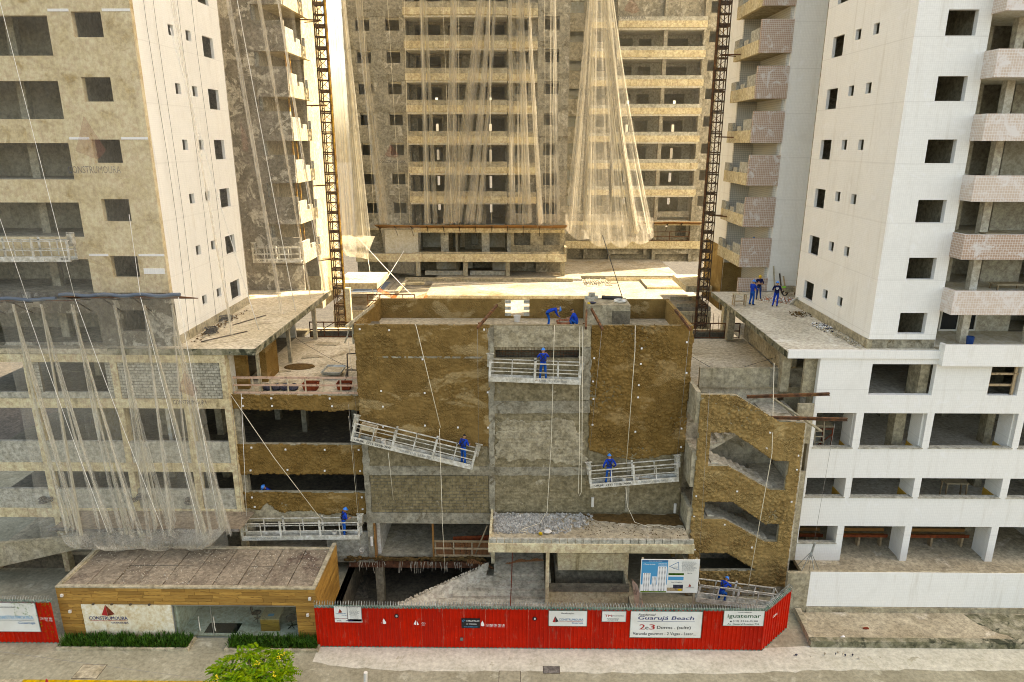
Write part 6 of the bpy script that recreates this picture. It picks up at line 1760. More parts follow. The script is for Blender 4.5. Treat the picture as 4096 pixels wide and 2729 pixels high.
lr = [([(-5.5, 35.0, 15.22), (-5.43, 34.9, 15.0), (-4.25, 34.15, 9.75)], .028, 'rope', 'thick rope slanting over the left mortar panel to the tilted platform'),
      ([(-4.3, 34.1, 9.7), (-4.28, 33.95, 4.0), (-4.2, 33.8, 1.2)], .022, 'rope', 'long rope end hanging below the tilted platform'),
      ([(1.78, 35.0, 15.2), (1.74, 34.3, 14.4), (1.68, 34.1, 9.), (1.5, 33.9, 4.9), (1.1, 33.6, 4.35), (.3, 33.2, 4.3), (.0, 32.9, 4.3), (.35, 32.8, 4.32)], .022, 'rope', 'rope hanging down the grey middle strip onto the canopy gravel'),
      ([(3.05, 34.35, 15.3), (3.2, 34.1, 8.), (3.2, 34.1, 6.0), (3.28, 34.1, 5.75), (3.36, 34.1, 6.0), (3.34, 34.1, 8.), (3.2, 34.35, 15.3)], .022, 'rope', 'looped double rope between the middle strip and right mortar panel'),
      ([(6.0, 35.0, 15.2), (5.95, 34.4, 14.), (5.75, 34.1, 7.7)], .026, 'rope', 'thick rope over the right mortar panel to the platform'),
      ([(5.78, 34.1, 6.3), (5.9, 34.0, 5.2), (6.3, 33.7, 4.4), (7.0, 33.5, 4.25), (7.5, 33.6, 4.3), (8.2, 33.3, 4.22), (8.5, 33.5, 4.25), (8.2, 33.6, 4.25)], .02, 'rope', 'rope tail trailing from the right hand platform over the canopy'),
      ([(-15.85, 35.2, 11.3), (-13.6, 34.8, 7.6), (-11.1, 34.4, 3.95)], .026, 'rope', 'thick rope slanting across the left parking floors'),
      ([(13.05, 34.0, 13.5), (13.15, 33.2, 8.8), (12.2, 32.1, .6)], .026, 'rope', 'long rope falling over the stair tower front'),
      ([(-7.15, 34.3, 8.2), (-7.13, 34.9, 5.0)], .022, 'rope', 'short rope end hanging on the block wall under the tilted platform'),
      ([(-15.2, 35.2, 11.25), (-15.35, 34.4, 4.2)], .018, 'white_rope', 'thin white rope at the left edge of the parking floors')]
for p, r_, m_, lb in lr:
    rope('work_rope', p, r_, m_, lb)
rope('dark_cable', [(9.1, 40.5, 12.6), (11.5, 40.0, 11.3), (13.5, 40.2, 11.2), (15.6, 40.2, 11.9)], .02, 'cable', 'dark cable lying across the right parking roof', 'cable')
rope('dark_cable', [(-14.3, 42, 12.5), (-9.0, 38.0, 11.4)], .015, 'cable', 'thin dark cable over the left parking roof', 'cable', .15)
rope('hose', [(.0, 34.6, 3.6), (-.4, 33.9, 2.4), (-.45, 32.8, 1.0), (-.5, 31, .5)], .025, 'mortar_red', 'dark red hose hanging in front of the entrance steps', 'hose')
rope('overhead_cable', [(-26, 26.9, 1.6), (-14, 26.2, .45)], .012, 'wire', 'thin overhead cable crossing the pavement at the bottom left', 'cable')

# ================================================================ PEOPLE
POSE = {
 'stand': dict(pel=(0, 0, .95), wai=(0, 0, 1.1), che=(0, .01, 1.3), nec=(0, .01, 1.47), hea=(0, .03, 1.6), el=((-.25, -.03, 1.12), (.25, -.03, 1.12)), wr=((-.27, .08, .88), (.27, .08, .88)), kn=((-.11, .03, .5), (.11, .03, .5)), an=((-.12, -.01, .09), (.12, -.01, .09))),
 'reach': dict(pel=(0, 0, .95), wai=(0, .01, 1.1), che=(0, .04, 1.3), nec=(0, .06, 1.47), hea=(0, .1, 1.59), el=((-.3, .12, 1.22), (.3, .14, 1.24)), wr=((-.2, .36, 1.32), (.2, .36, 1.36)), kn=((-.13, .03, .5), (.13, .03, .5)), an=((-.16, -.01, .09), (.16, -.01, .09))),
 'work': dict(pel=(0, 0, .94), wai=(0, .02, 1.1), che=(0, .07, 1.29), nec=(0, .1, 1.45), hea=(0, .15, 1.57), el=((-.27, .06, 1.08), (.29, .1, 1.12)), wr=((-.12, .3, 1.0), (.2, .35, 1.1)), kn=((-.12, .06, .5), (.12, .0, .5)), an=((-.14, .04, .09), (.13, -.06, .09))),
 'fold': dict(pel=(0, 0, .95), wai=(0, -.01, 1.1), che=(0, 0, 1.3), nec=(0, .0, 1.47), hea=(0, .03, 1.6), el=((-.27, .08, 1.12), (.27, .08, 1.12)), wr=((.06, .23, 1.16), (-.06, .22, 1.2)), kn=((-.12, .02, .5), (.1, .04, .5)), an=((-.18, -.02, .09), (.1, .02, .09))),
 'hips': dict(pel=(0, 0, .95), wai=(0, 0, 1.1), che=(0, .01, 1.3), nec=(0, .01, 1.47), hea=(0, .05, 1.59), el=((-.36, -.06, 1.1), (.36, -.06, 1.1)), wr=((-.28, .12, .9), (.28, .12, .9)), kn=((-.12, .03, .5), (.12, .03, .5)), an=((-.16, -.01, .09), (.16, -.01, .09))),
 'bend': dict(pel=(0, -.2, .88), wai=(0, -.06, .98), che=(0, .18, 1.08), nec=(0, .36, 1.07), hea=(0, .49, 1.03), el=((-.2, .32, .82), (.2, .34, .82)), wr=((-.14, .5, .6), (.16, .52, .62)), kn=((-.13, -.05, .48), (.13, -.08, .48)), an=((-.16, -.1, .09), (.16, -.14, .09))),
 'squat': dict(pel=(0, -.1, .34), wai=(0, -.06, .48), che=(0, .08, .68), nec=(0, .14, .85), hea=(0, .2, .97), el=((-.26, .24, .5), (.26, .26, .52)), wr=((-.1, .45, .5), (.12, .46, .52)), kn=((-.2, .3, .52), (.2, .3, .48)), an=((-.17, .12, .09), (.18, .14, .09))),
 'crouch': dict(pel=(0, -.12, .62), wai=(0, -.02, .74), che=(0, .16, .92), nec=(0, .27, 1.06), hea=(0, .36, 1.15), el=((-.26, .3, .78), (.27, .34, .8)), wr=((-.12, .5, .72), (.16, .56, .8)), kn=((-.15, .18, .42), (.15, .2, .42)), an=((-.16, -.06, .09), (.17, -.04, .09))),
}
def person(label, loc, rz, pose, shirt='blue_cloth', pants='work_jeans', helmet='helmet_blue', harness=True, hand='skin', long_sleeve=False, group=None):
    q = POSE[pose]; V = Vector
    pel, wai, che, nec, hea = (V(q[k]) for k in ('pel', 'wai', 'che', 'nec', 'hea'))
    pts, rad, ed, seg = [], [], [], []
    def vtx(p, r):
        pts.append(V(p)); rad.append(r if isinstance(r, tuple) else (r, r)); return len(pts) - 1
    def bone(a, b, m):
        ed.append((a, b)); seg.append((pts[a], pts[b], m))
    i_p = vtx(pel, (.15, .12)); i_w = vtx(wai, (.135, .11)); i_c = vtx(che, (.165, .12)); i_n = vtx(nec, .06); i_h = vtx(nec.lerp(hea, .7), .055)
    bone(i_p, i_w, 0); bone(i_w, i_c, 0); bone(i_c, i_n, 0); bone(i_n, i_h, 2)
    hands = []
    tdir = (nec - che).normalized()
    for s in (0, 1):
        sx = -1 if s == 0 else 1
        sh = che + tdir * .1 + V((sx * .185, 0, 0)); e = V(q['el'][s]); w = V(q['wr'][s])
        a = vtx(sh, .07); b = vtx(e, .05); c = vtx(w, .036); hd = w + (w - e).normalized() * .07; d = vtx(hd, (.042, .03))
        bone(i_c, a, 0); bone(a, b, 0); bone(b, c, 0 if long_sleeve else 2); bone(c, d, 4)
        hands.append((hd, (w - e).normalized(), sx))
        hp = pel + V((sx * .09, 0, -.05)); k = V(q['kn'][s]); an = V(q['an'][s]); toe = V((an.x * 1.05, an.y + .17, .045))
        a = vtx(hp, .095); b = vtx(k, .068); c = vtx(an, .05); d = vtx(toe, (.045, .035)); h2 = vtx(V((an.x, an.y - .04, .05)), .045)
        bone(i_p, a, 1); bone(a, b, 1); bone(b, c, 1); bone(c, d, 3); bone(c, h2, 3)
    me = bpy.data.meshes.new('figure'); me.from_pydata([tuple(p) for p in pts], ed, [])
    o = bpy.data.objects.new('figure', me); COL.objects.link(o)
    sk = o.modifiers.new('s', 'SKIN'); o.modifiers.new('d', 'SUBSURF').levels = 1
    for i, r_ in enumerate(rad):
        me.skin_vertices[0].data[i].radius = r_
        me.skin_vertices[0].data[i].use_root = (i == 0)
    bpy.context.view_layer.update()
    ev = o.evaluated_get(bpy.context.evaluated_depsgraph_get())
    body = bpy.data.meshes.new_from_object(ev)
    bpy.data.objects.remove(o)
    mb = MB(); mb.sm = True
    vs_ = [v.co.copy() for v in body.vertices]
    for p in body.polygons:
        c = p.center; best = min(seg, key=lambda s_: (c - s_[0].lerp(s_[1], max(0, min(1, (c - s_[0]).dot(s_[1] - s_[0]) / max(1e-6, (s_[1] - s_[0]).length_squared))))).length)
        mb.f.append(tuple(p.vertices)); mb.mi.append(best[2])
    mb.v = [tuple(v) for v in vs_]
    bpy.data.meshes.remove(body)
    # head: skull, nose, ears, eyes, mouth
    up = (hea - nec).normalized(); fw = V((0, 1, 0)); fw = (fw - up * fw.dot(up)).normalized(); sd = fw.cross(up)
    mb.cur = 2
    b0 = len(mb.v); mb.ball((0, 0, 0), (.078, .098, .118), 12, 9)
    for i in range(b0, len(mb.v)):
        x, y, z = mb.v[i]
        if z < -.03: y = y * .88 + .012; x *= .86
        mb.v[i] = tuple(hea + sd * x + fw * y + up * z)
    mb.tube([hea + fw * .088 + up * .02, hea + fw * .112 - up * .018, hea + fw * .09 - up * .028], [.009, .016, .014], 5)
    for s in (-1, 1): mb.ball(hea + sd * (.079 * s) - up * .01, (.014, .022, .03), 6, 4)
    mb.cur = 5
    for s in (-1, 1): mb.ball(hea + sd * (.032 * s) + fw * .088 + up * .018, .011, 6, 4)
    mb.tube([hea + fw * .088 - sd * .024 - up * .058, hea + fw * .095 - up * .056, hea + fw * .088 + sd * .024 - up * .058], .006, 4)
    # hands: four fingers and a thumb from the side of the palm
    mb.cur = 4
    for hd, d, sx in hands:
        side = d.cross(V((0, 0, 1)))
        side = side.normalized() if side.length > .05 else V((1, 0, 0))
        nrm = side.cross(d).normalized(); curl = -nrm
        for k in range(4):
            r0 = hd + side * (.030 * (k - 1.5) / 1.5); l = (.066, .078, .072, .056)[k]
            m1 = r0 + d * l * .6 + curl * .006; m2 = m1 + d * l * .35 + curl * .03; m3 = m2 + d * l * .1 + curl * .03
            mb.tube([r0 + d * .015, m1, m2, m3], [.0105, .010, .009, .007], 5)
        th = hd - d * .02 - side * (.035 * sx)
        mb.tube([th, th - side * (.03 * sx) + d * .03, th - side * (.03 * sx) + d * .065 + curl * .02], [.012, .011, .008], 5)
    t = thing('person', label, 'person', loc, group, rz)
    ORG[t.name] = V((0, 0, 0))
    mb.build('body', [shirt, pants, 'skin', 'boots', hand, 'hair'], t)
    if helmet:
        h = MB(); h.sm = True
        b0 = 0; h.ball((0, 0, 0), (.105, .13, .12), 14, 6, 0.)
        h.tube([(0, -.125, .03), (0, 0, .13), (0, .125, .03)], .02, 6)
        br = [(.125 * math.cos(a * .4488), .15 * math.sin(a * .4488) + (.05 if math.sin(a * .4488) > .3 else 0), 0) for a in range(14)]
        h.add(br + [(x * .85, y * .85, .02) for x, y, z in br] + [(x * .8, y * .8, -.015) for x, y, z in br], [(i, (i + 1) % 14, 14 + (i + 1) % 14, 14 + i) for i in range(14)] + [(28 + i, 28 + (i + 1) % 14, (i + 1) % 14, i) for i in range(14)])
        h.v = [tuple(hea + up * (.035 + z) + sd * x + fw * y) for x, y, z in h.v]
        h.build('helmet', helmet, t)
    else:
        h = MB(); h.sm = True; h.ball((0, 0, 0), (.085, .104, .105), 12, 6, .05)
        h.v = [tuple(hea + up * (.025 + z) + sd * x + fw * (y - .008)) for x, y, z in h.v]
        h.build('hair', 'hair', t)
    if harness:
        h = MB(); bk = che - fw * .0
        u2 = (che - wai).normalized(); f2_ = (V((0, 1, 0)) - u2 * u2.y).normalized()
        bk_ = lambda x, z, y: wai + V((x, 0, 0)) + u2 * z + f2_ * y
        h.tube([bk_(-.13, .34, -.09), bk_(0, .18, -.155), bk_(.13, .02, -.125)], .024, 5); h.tube([bk_(.13, .34, -.09), bk_(0, .18, -.155), bk_(-.13, .02, -.125)], .024, 5)
        h.tube([bk_(.165 * math.cos(a * .524), -.02, .135 * math.sin(a * .524)) for a in range(13)], .022, 5)
        h.tube([bk_(-.1, .34, .09), bk_(-.09, .0, .13)], .015, 5); h.tube([bk_(.1, .34, .09), bk_(.09, .0, .13)], .015, 5)
        h.build('harness', 'harness', t)
    ORG[t.name] = V(loc)
    return t
G_ = 'workers on the building site'
pA = person('worker in blue overalls reaching to the wall from the upper middle platform', (f2(2.86, .3, 0)[0], 34.5, f2(2.86, .3, .08)[2]), 0, 'reach', group=G_)
pB = person('worker in blue overalls at the right end of the tilted platform', (f1(6.25, .3, 0)[0], 34.5, f1(6.25, .3, .08)[2]), -.5, 'work', helmet=None, group=G_)
pC = person('worker with yellow gloves standing on the right hand platform', (f3_(1.05, .3, 0)[0], 34.5, f3_(1.05, .3, .08)[2]), .2, 'hips', hand='glove', long_sleeve=True, group=G_)
pD = person('worker in blue at the right end of the low platform over the office', (f4(5.75, .3, 0)[0], 34.6, f4(5.75, .3, .08)[2]), -.9, 'work', group=G_)
pE = person('worker bending over a mortar tub on the central roof', (1.75, 39.2, 14.0), -1.45, 'bend', helmet='helmet_blue', long_sleeve=True, harness=False, group=G_)
pF = person('bareheaded worker squatting beside the mortar tub on the roof', (3.2, 39.1, 14.0), 1.2, 'squat', helmet=None, harness=False, group=G_)
pG = person('worker in blue overalls facing the yellow helmet on the right terrace', (15.62, 45.8, 13.8), -1.1, 'fold', harness=False, group=G_)
pH = person('worker with yellow helmet and dark jersey on the right terrace', (16.65, 47.6, 13.8), 2.9, 'fold', 'navy_cloth', 'jeans', 'helmet_yellow', harness=False, group=G_)
pI = person('worker in navy shirt with his back turned on the right terrace', (17.05, 45.3, 13.8), -.25, 'fold', 'navy_cloth', 'blue_cloth', harness=False, group=G_)
pJ = person('worker bent over inside the pink tiled balcony above the right terrace', (17.2, 51.6, 15.9), -.9, 'work', harness=False, group=G_)
pK = person('worker crouching on the ground platform at the foot of the stair tower', (10.95, 32.25, .55), -.8, 'crouch', long_sleeve=True, group=G_, hand='glove')
pL = person('worker leaning low behind the lowest left mortar spandrel', (-14.5, 35.95, 4.2), 2.4, 'crouch', group=G_, harness=False)
for (x, z, w, h_) in ((0, 1.32, .16, .03), (0, 1.26, .2, .03), (0, 1.2, .1, .03)):
    B('shirt_print', 'white_print', pI, (17.05 - w / 2, 17.05 + w / 2, 45.3 - .135, 45.3 - .13, 13.8 + z, 13.8 + z + h_))

# ================================================================ CLUTTER
# roof of the central block
tub = thing('mortar_tub', 'pinkish mortar tub between the two roof workers', 'tub', (2.55, 39.3, 14.0))
mb = MB()
for (r0, r1, z0, z1) in ((.36, .46, 0, .34), (.33, .43, .03, .345)): mb.tube([(2.55, 39.3, 14 + z0), (2.55, 39.3, 14 + z1)], [r0, r1], 16, False)
mb.build('shell', 'mortar_pink', tub)
MB().tube([(2.55, 39.3, 14.03), (2.55, 39.3, 14.24)], [.33, .39], 16).build('mortar', 'concrete_band', tub)
rope('hoe_handle', [(2.3, 39.25, 14.3), (2.2, 38.9, 15.0)], .02, 'raw_wood', 'wooden tool handle standing in the roof mortar tub', 'tool')
tag(MB().ball((2.95, 38.6, 14.0), (.14, .17, .14), 12, 5, 0.).build('safety_helmet', 'helmet_blue', None, (2.95, 38.6, 14.0)), 'blue safety helmet laid on the roof by the squatting worker', 'helmet')
coil('rope_coil', (5.9, 40.1, 15.3), .3, 'white_rope', 'pile of white rope on the roof box', loops=9, th=.022)
rl = MB(); rl.sm = True; rl.tube([(4.9, 40.85, 15.42), (5.6, 40.7, 15.42), (6.1, 40.6, 15.42)], .11, 10)
tag(rl.build('membrane_roll', 'cable', None, (5.5, 40.7, 15.3)), 'black roll lying on the roof box', 'roll')
tag(MB().ball((4.2, 39.6, 15.36), (.25, .14, .07), 8, 4, -1, .2).build('tool_bag', 'dark_bag', None, (4.2, 39.6, 15.3)), 'black and yellow tool bag at the front of the roof box', 'bag')
tag(MB().ball((4.0, 39.5, 15.35), (.1, .1, .06), 7, 4, -1, .2).build('cloth', 'helmet_yellow', None, (4.0, 39.5, 15.3)), 'small yellow cloth beside the tool bag on the roof box', 'cloth')
for i, (x, y, z) in enumerate(((4.1, 40.9, 15.3), (4.5, 40.95, 15.3), (4.3, 40.9, 15.5), (4.2, 40.4, 15.3))):
    tag(B('concrete_block', 'block', None, (x - .19, x + .19, y - .08, y + .08, z, z + .19), loc=(x, y, z)), ('loose concrete block at the left back corner of the roof box', 'loose concrete block second from left at the back of the roof box', 'loose concrete block stacked on top of two others on the roof box', 'loose concrete block nearer the front of the roof box')[i], 'block', 'loose blocks on the roof box')
rope('iron_bar', [(6.2, 41.1, 15.3), (5.3, 45, 18.6)], .025, 'cable', 'thin dark pole rising behind the roof box', 'pole')
# left parking roof
def trough(label, x, y, z, w, d, h, m, fill):
    t = thing('mortar_trough', label, 'trough', (x, y, z))
    mb = MB(); a, b = w / 2, d / 2
    o = [(x - a, y - b), (x + a, y - b), (x + a, y + b), (x - a, y + b)]; i_ = [(x + (p[0] - x) * .9, y + (p[1] - y) * .88) for p in o]; k = [(x + (p[0] - x) * .82, y + (p[1] - y) * .8) for p in o]
    vs = [(*p, z) for p in k] + [(*p, z + h) for p in o] + [(*p, z + h) for p in i_] + [(x + (p[0] - x) * .95, y + (p[1] - y) * .95, z + .05) for p in k]
    fs = [(0, 3, 2, 1)] + [(j, (j + 1) % 4, 4 + (j + 1) % 4, 4 + j) for j in range(4)] + [(4 + j, 4 + (j + 1) % 4, 8 + (j + 1) % 4, 8 + j) for j in range(4)] + [(8 + j, 8 + (j + 1) % 4, 12 + (j + 1) % 4, 12 + j) for j in range(4)]
    mb.add(vs, fs); mb.build('shell', m, t)
    MB().add([(x + (p[0] - x) * .97, y + (p[1] - y) * .97, z + h * .6) for p in i_], [(0, 1, 2, 3)]).build('mortar', fill, t)
trough('red mortar trough behind the pinkish guard rail', -11.7, 36.3, 11.1, .85, .6, .42, 'mortar_red', 'dark_concrete')
trough('red and black mortar trough near the left wall of the central block', -9.85, 36.4, 11.1, .8, .6, .4, 'mortar_red', 'dark_concrete')
trough('large grey mixing tray on legs on the left parking roof', -11.0, 38.6, 11.35, 1.2, 1.5, .22, 'galv', 'floor_concrete')
tag(MB().ball((-13.6, 40.3, 11.1), (.95, .62, .13), 20, 4, 0., .03).build('mortar_heap', 'soil', None, (-13.6, 40.3, 11.1)), 'low dark heap of mortar on the left parking roof', 'heap')
dbg = thing('plastic_bags', 'dark plastic sacks behind the pinkish guard rail', 'sacks', (-13.3, 36.2, 11.1))
for i in range(4): MB().ball((-14.1 + i * .48, 36.2, 11.27), (.3, .26, .2), 9, 5, -1, .12).build('sack', 'dark_bag', dbg)
wf = thing('winch_frame', 'dark steel winch frame beside the central block on the left roof', 'frame', (-9.7, 38, 11.1))
for (a, b) in (((-10.1, 38.2, 11.1), (-10.05, 38.2, 12.6)), ((-9.2, 38.2, 11.1), (-9.15, 38.2, 12.65)), ((-10.05, 38.2, 12.6), (-9.15, 38.2, 12.65)), ((-10.1, 37.4, 11.1), (-10.05, 38.2, 11.8)), ((-9.2, 37.4, 11.1), (-9.15, 38.2, 11.8)), ((-10.1, 37.8, 11.75), (-9.2, 37.8, 11.75))):
    mb = MB(); mb.bar(a, b, .06); mb.build('frame_bar', 'dark_steel', wf)
for i, (x, y, w, d, rz) in enumerate(((-13.5, 42.3, 1.1, .5, .2), (-13.2, 45.3, 1.5, .7, -.1), (-14.2, 39.4, .7, .3, .3))):
    t = tag(MB().box(-w / 2, w / 2, -d / 2, d / 2, 0, .04).build('loose_board', 'formed_concrete', None, (0, 0, 0)), ('grey board lying under the left terrace edge', 'wide grey board at the back of the left parking roof', 'short grey board near the pillar of the left terrace')[i], 'board')
    t.location = (x, y, 11.105); t.rotation_euler.z = rz
# right terrace
def trestle(label, x, y, z, w=.9, d=.5, h=.85, m='raw_wood'):
    t = thing('work_bench', label, 'bench', (x, y, z))
    B('top', 'pale_wood', t, (x - w / 2, x + w / 2, y - d / 2, y + d / 2, z + h - .06, z + h))
    for sx in (-1, 1):
        for sy in (-1, 1):
            mb = MB(); mb.bar((x + sx * (w / 2 - .06), y + sy * (d / 2 - .05), z), (x + sx * (w / 2 - .08), y + sy * (d / 2 - .06), z + h - .06), .07); mb.build('leg', m, t)
    B('apron', m, t, (x - w / 2 + .05, x + w / 2 - .05, y - d / 2 + .02, y - d / 2 + .05, z + .3, z + .4))
trestle('rough wooden bench on the right terrace beside the group of workers', 14.75, 45.7, 13.8)
trestle('wooden trestle table on the third veranda of the right tower', 24.6, 36.4, 19.0, 1.2, .6, .9)
trestle('wooden trestle with boards on the second veranda of the right tower', 26.3, 37.0, 16.2, 1.6, .7, .9)
trestle('timber bench behind the net on a left podium floor', -19.6, 37.0, 7.1, 1.4, .7, .9)
trestle('wooden stand on the third parking floor of the white podium', 25.4, 36.8, 4.25, 1.3, .6, 1.15)
wb = thing('wheelbarrow', 'dirty grey wheelbarrow at the foot of the tiled wall', 'wheelbarrow', (19.3, 48.9, 13.8))
mb = MB(); mb.add([(18.95, 48.6, 14.1), (19.5, 48.6, 14.1), (19.5, 49.2, 14.1), (18.95, 49.2, 14.1), (18.75, 48.5, 14.45), (19.8, 48.5, 14.45), (19.8, 49.3, 14.45), (18.75, 49.3, 14.45)], [(0, 3, 2, 1), (0, 1, 5, 4), (1, 2, 6, 5), (2, 3, 7, 6), (3, 0, 4, 7)]); mb.build('tray', 'formed_concrete', wb)
MB().tube([(19.0 + .17 * math.cos(a * .524), 48.9, 13.98 + .17 * math.sin(a * .524)) for a in range(13)], .045, 6).build('wheel', 'tyre', wb)
for sy in (48.65, 49.15):
    mb = MB(); mb.bar((18.9, sy, 14.05), (20.4, sy, 14.35), .05); mb.bar((19.8, sy, 13.8), (19.7, sy, 14.2), .05); mb.build('handle', 'rust', wb)
tag(MB().ball((18.75, 48.5, 14.5), (.16, .12, .07), 8, 4, -1, .2).build('plastic_bag', 'green_bag', None, (18.75, 48.5, 14.43)), 'bright green plastic bag hung on the wheelbarrow', 'bag')
for i, (x, lb) in enumerate(((18.55, 'tallest plank leaning on the tiled wall by the wheelbarrow'), (19.05, 'dark plank leaning on the tiled wall, middle of three'), (19.35, 'short plank leaning on the tiled wall, right of the three'))):
    mb = MB(); mb.bar((x, 49.6, 13.8), (x - .05, 50.32, 13.8 + (1.9, 1.35, 1.15)[i]), .1, .04, (0, 1, 0))
    tag(mb.build('leaning_plank', ('formed_concrete', 'dark_steel', 'raw_wood')[i], None, (x, 49.6, 13.8)), lb, 'plank')
def pile(label, x, y, z, rx, ry, n, seed, mats=('rubble', 'white_print', 'mortar_pink')):
    t = thing('rubble_pile', label, 'rubble', (x, y, z), kind='stuff')
    r = random.Random(seed)
    for m in mats:
        mb = MB()
        for _ in range(n // len(mats)):
            a, d = r.uniform(0, 6.28), r.random() ** .7
            s = r.uniform(.02, .1); px, py = x + rx * d * math.cos(a), y + ry * d * math.sin(a)
            hh = max(0, .16 * (1 - d))
            c = [(px + s * r.uniform(.5, 1) * math.cos(b + a), py + s * r.uniform(.5, 1) * math.sin(b + a), z + hh + s * r.uniform(0, .3)) for b in (0, 1.6, 3.1, 4.7)]
            mb.add(c + [(px, py, z + hh + s * .8), (px, py, z)], [(0, 1, 4), (1, 2, 4), (2, 3, 4), (3, 0, 4), (1, 0, 5), (2, 1, 5), (3, 2, 5), (0, 3, 5)])
        mb.build('fragments', m, t)
pile('rubble of broken tile by the wheelbarrow on the right terrace', 18.1, 47.3, 13.8, 1.5, 1.1, 420, 1)
pile('middle debris pile along the tower foot on the right terrace', 17.9, 43.2, 13.8, .7, .9, 160, 2, ('rubble', 'soil'))
pile('nearest debris pile along the tower foot on the right terrace', 18.0, 39.9, 13.8, .55, 1.3, 220, 3, ('rubble', 'white_print', 'dark_bag'))
pile('dusty crumbs spread along the foot of the right tower wall', 18.2, 37.8, 13.8, .4, 2.2, 300, 4, ('rubble', 'floor_concrete'))
pile('debris scattered at the foot of the left tower side wall', -18.0, 40.0, 13.8, .4, 4.0, 220, 5, ('rubble', 'soil'))
mb = MB(); mb.bar((18.4, 46.2, 13.8), (18.52, 45.3, 14.5), .25, .03); tag(mb.build('tile_slab', 'white_tile', None, (18.4, 46.2, 13.8)), 'white slab propped against the tower corner on the right terrace', 'slab')
for i, (x, y) in enumerate(((-17.8, 38.2), (-18.1, 41.0))):
    coil('wire_coil', (x, y, 13.8), .32, 'cable', ('tangled dark wire coil on the left terrace near its front', 'tangled dark wire coil further back on the left terrace')[i], loops=7, th=.02, flat_=4)
for i, (a, b) in enumerate((((-17.6, 36.4, 13.82), (-15.9, 38.6, 13.82)), ((-17.3, 40.0, 13.82), (-16.2, 42.5, 13.82)))):
    rope('terrace_timber', [a, b], .05, 'dark_steel', ('dark timber lying on the left terrace, front one', 'dark timber lying on the left terrace, rear one')[i], 'timber')
for i, (x, z) in enumerate(((-26.9, 4.75), (-22.0, 4.8), (-18.6, 4.75), (-21.3, 5.0))):
    t = coil('net_bundle', (x, 34.85, z), .28, 'grey_metal', ('bundle of dark wire on the lower left podium beam, leftmost', 'bundle of dark wire on the podium beam left of the middle column', 'bundle of dark wire on the podium beam near the right column', 'bundle of dark wire right of the middle column')[i], loops=7, th=.025, flat_=3)
# right veranda and podium rooms
scf = thing('scaffold', 'red tube scaffold with ladder inside the podium window', 'scaffold', (16.9, 36.5, 7.1))
for (a, b) in (((16.4, 36.2, 7.1), (16.4, 36.2, 9.0)), ((17.6, 36.2, 7.1), (17.6, 36.2, 9.0)), ((16.4, 37.4, 7.1), (16.4, 37.4, 9.0)), ((17.6, 37.4, 7.1), (17.6, 37.4, 9.0)), ((16.4, 36.2, 8.9), (17.6, 36.2, 8.9)), ((16.4, 36.2, 7.5), (17.6, 36.2, 8.6))):
    mb = MB(); mb.tube([a, b], .03, 6); mb.build('tube', 'red_wood', scf)
B('board', 'pale_wood', scf, (16.3, 17.7, 36.2, 37.4, 9.0, 9.04))
ld = thing('ladder', 'pale wooden ladder inside the podium window', 'ladder', (16.75, 35.7, 7.1))
for x in (16.5, 17.0):
    mb = MB(); mb.bar((x, 35.6, 7.1), (x, 36.1, 9.4), .06); mb.build('stile', 'pale_wood', ld)
for i in range(7):
    mb = MB(); mb.bar((16.5, 35.66 + i * .07, 7.35 + i * .3), (17.0, 35.66 + i * .07, 7.35 + i * .3), .05); mb.build('rung', 'pale_wood', ld)
for i, (x0, x1) in enumerate(((16.2, 18.0), (18.6, 21.8), (22.4, 26.6))):
    t = thing('timber_bench', ('short red edged timber bench in the leftmost ground floor opening', 'red edged timber bench in the second ground floor opening', 'long red edged timber bench in the third ground floor opening')[i], 'bench', ((x0 + x1) / 2, 36.6, 1.24))
    B('front_board', 'red_wood', t, (x0, x1, 36.42, 36.48, 1.88, 2.06)); B('seat_board', 'form_wood', t, (x0, x1, 36.48, 36.85, 1.84, 1.9)); B('back_board', 'form_wood', t, (x0, x1, 36.9, 36.96, 2.0, 2.2))
    for x in (x0 + .3, (x0 + x1) / 2, x1 - .3): B('leg', 'raw_wood', t, (x - .06, x + .06, 36.5, 36.8, 1.24, 1.84))
mix = thing('mixer_stand', 'spindly steel stand with tools at the podium corner', 'stand', (16.3, 34.3, 1.24))
for a in range(5):
    mb = MB(); mb.bar((16.3 + .6 * math.cos(a * 1.257), 34.2 + .5 * math.sin(a * 1.257), 1.24), (16.35, 34.2, 2.3), .03); mb.build('strut', 'galv', mix)
MB().tube([(16.35, 34.2, 2.0), (16.5, 34.2, 2.9)], .06, 6).build('shaft', 'galv', mix)
# stones on the canopy / street bits
post = thing('marker_post', 'white marker post with yellow cap at the bottom pavement edge', 'post', (-7.1, 26.2, -.12))
MB().tube([(-7.12, 26.2, -.12), (-7.05, 26.2, 1.0)], .09, 10).build('shaft', 'white_plastic', post); MB().ball((-7.11, 26.1, .35), .07, 8, 5).build('reflector', 'helmet_yellow', post)
cone = thing('traffic_cone', 'small red and white traffic cone at the yellow kerb', 'cone', (-21.9, 26.15, -.12))
B('base', 'red_print', cone, (-22.1, -21.7, 25.95, 26.35, -.12, -.08)); MB().tube([(-21.9, 26.15, -.08), (-21.9, 26.15, .22)], [.15, .09], 12).build('lower_cone', 'white_plastic', cone); MB().tube([(-21.9, 26.15, .22), (-21.9, 26.15, .5)], [.09, .03], 12).build('upper_cone', 'red_print', cone)
pile('few specks of litter on the apron near the planting bed', 15.6, 28.7, .01, 2.6, .3, 14, 8, ('dark_bag', 'rubble'))
tag(MB().ball((18.0, 30.6, .14), (.2, .08, .05), 7, 4, -1, .2).build('litter', 'mortar_red', None, (18, 30.6, .1)), 'crushed red wrapper in the empty planting bed', 'litter')
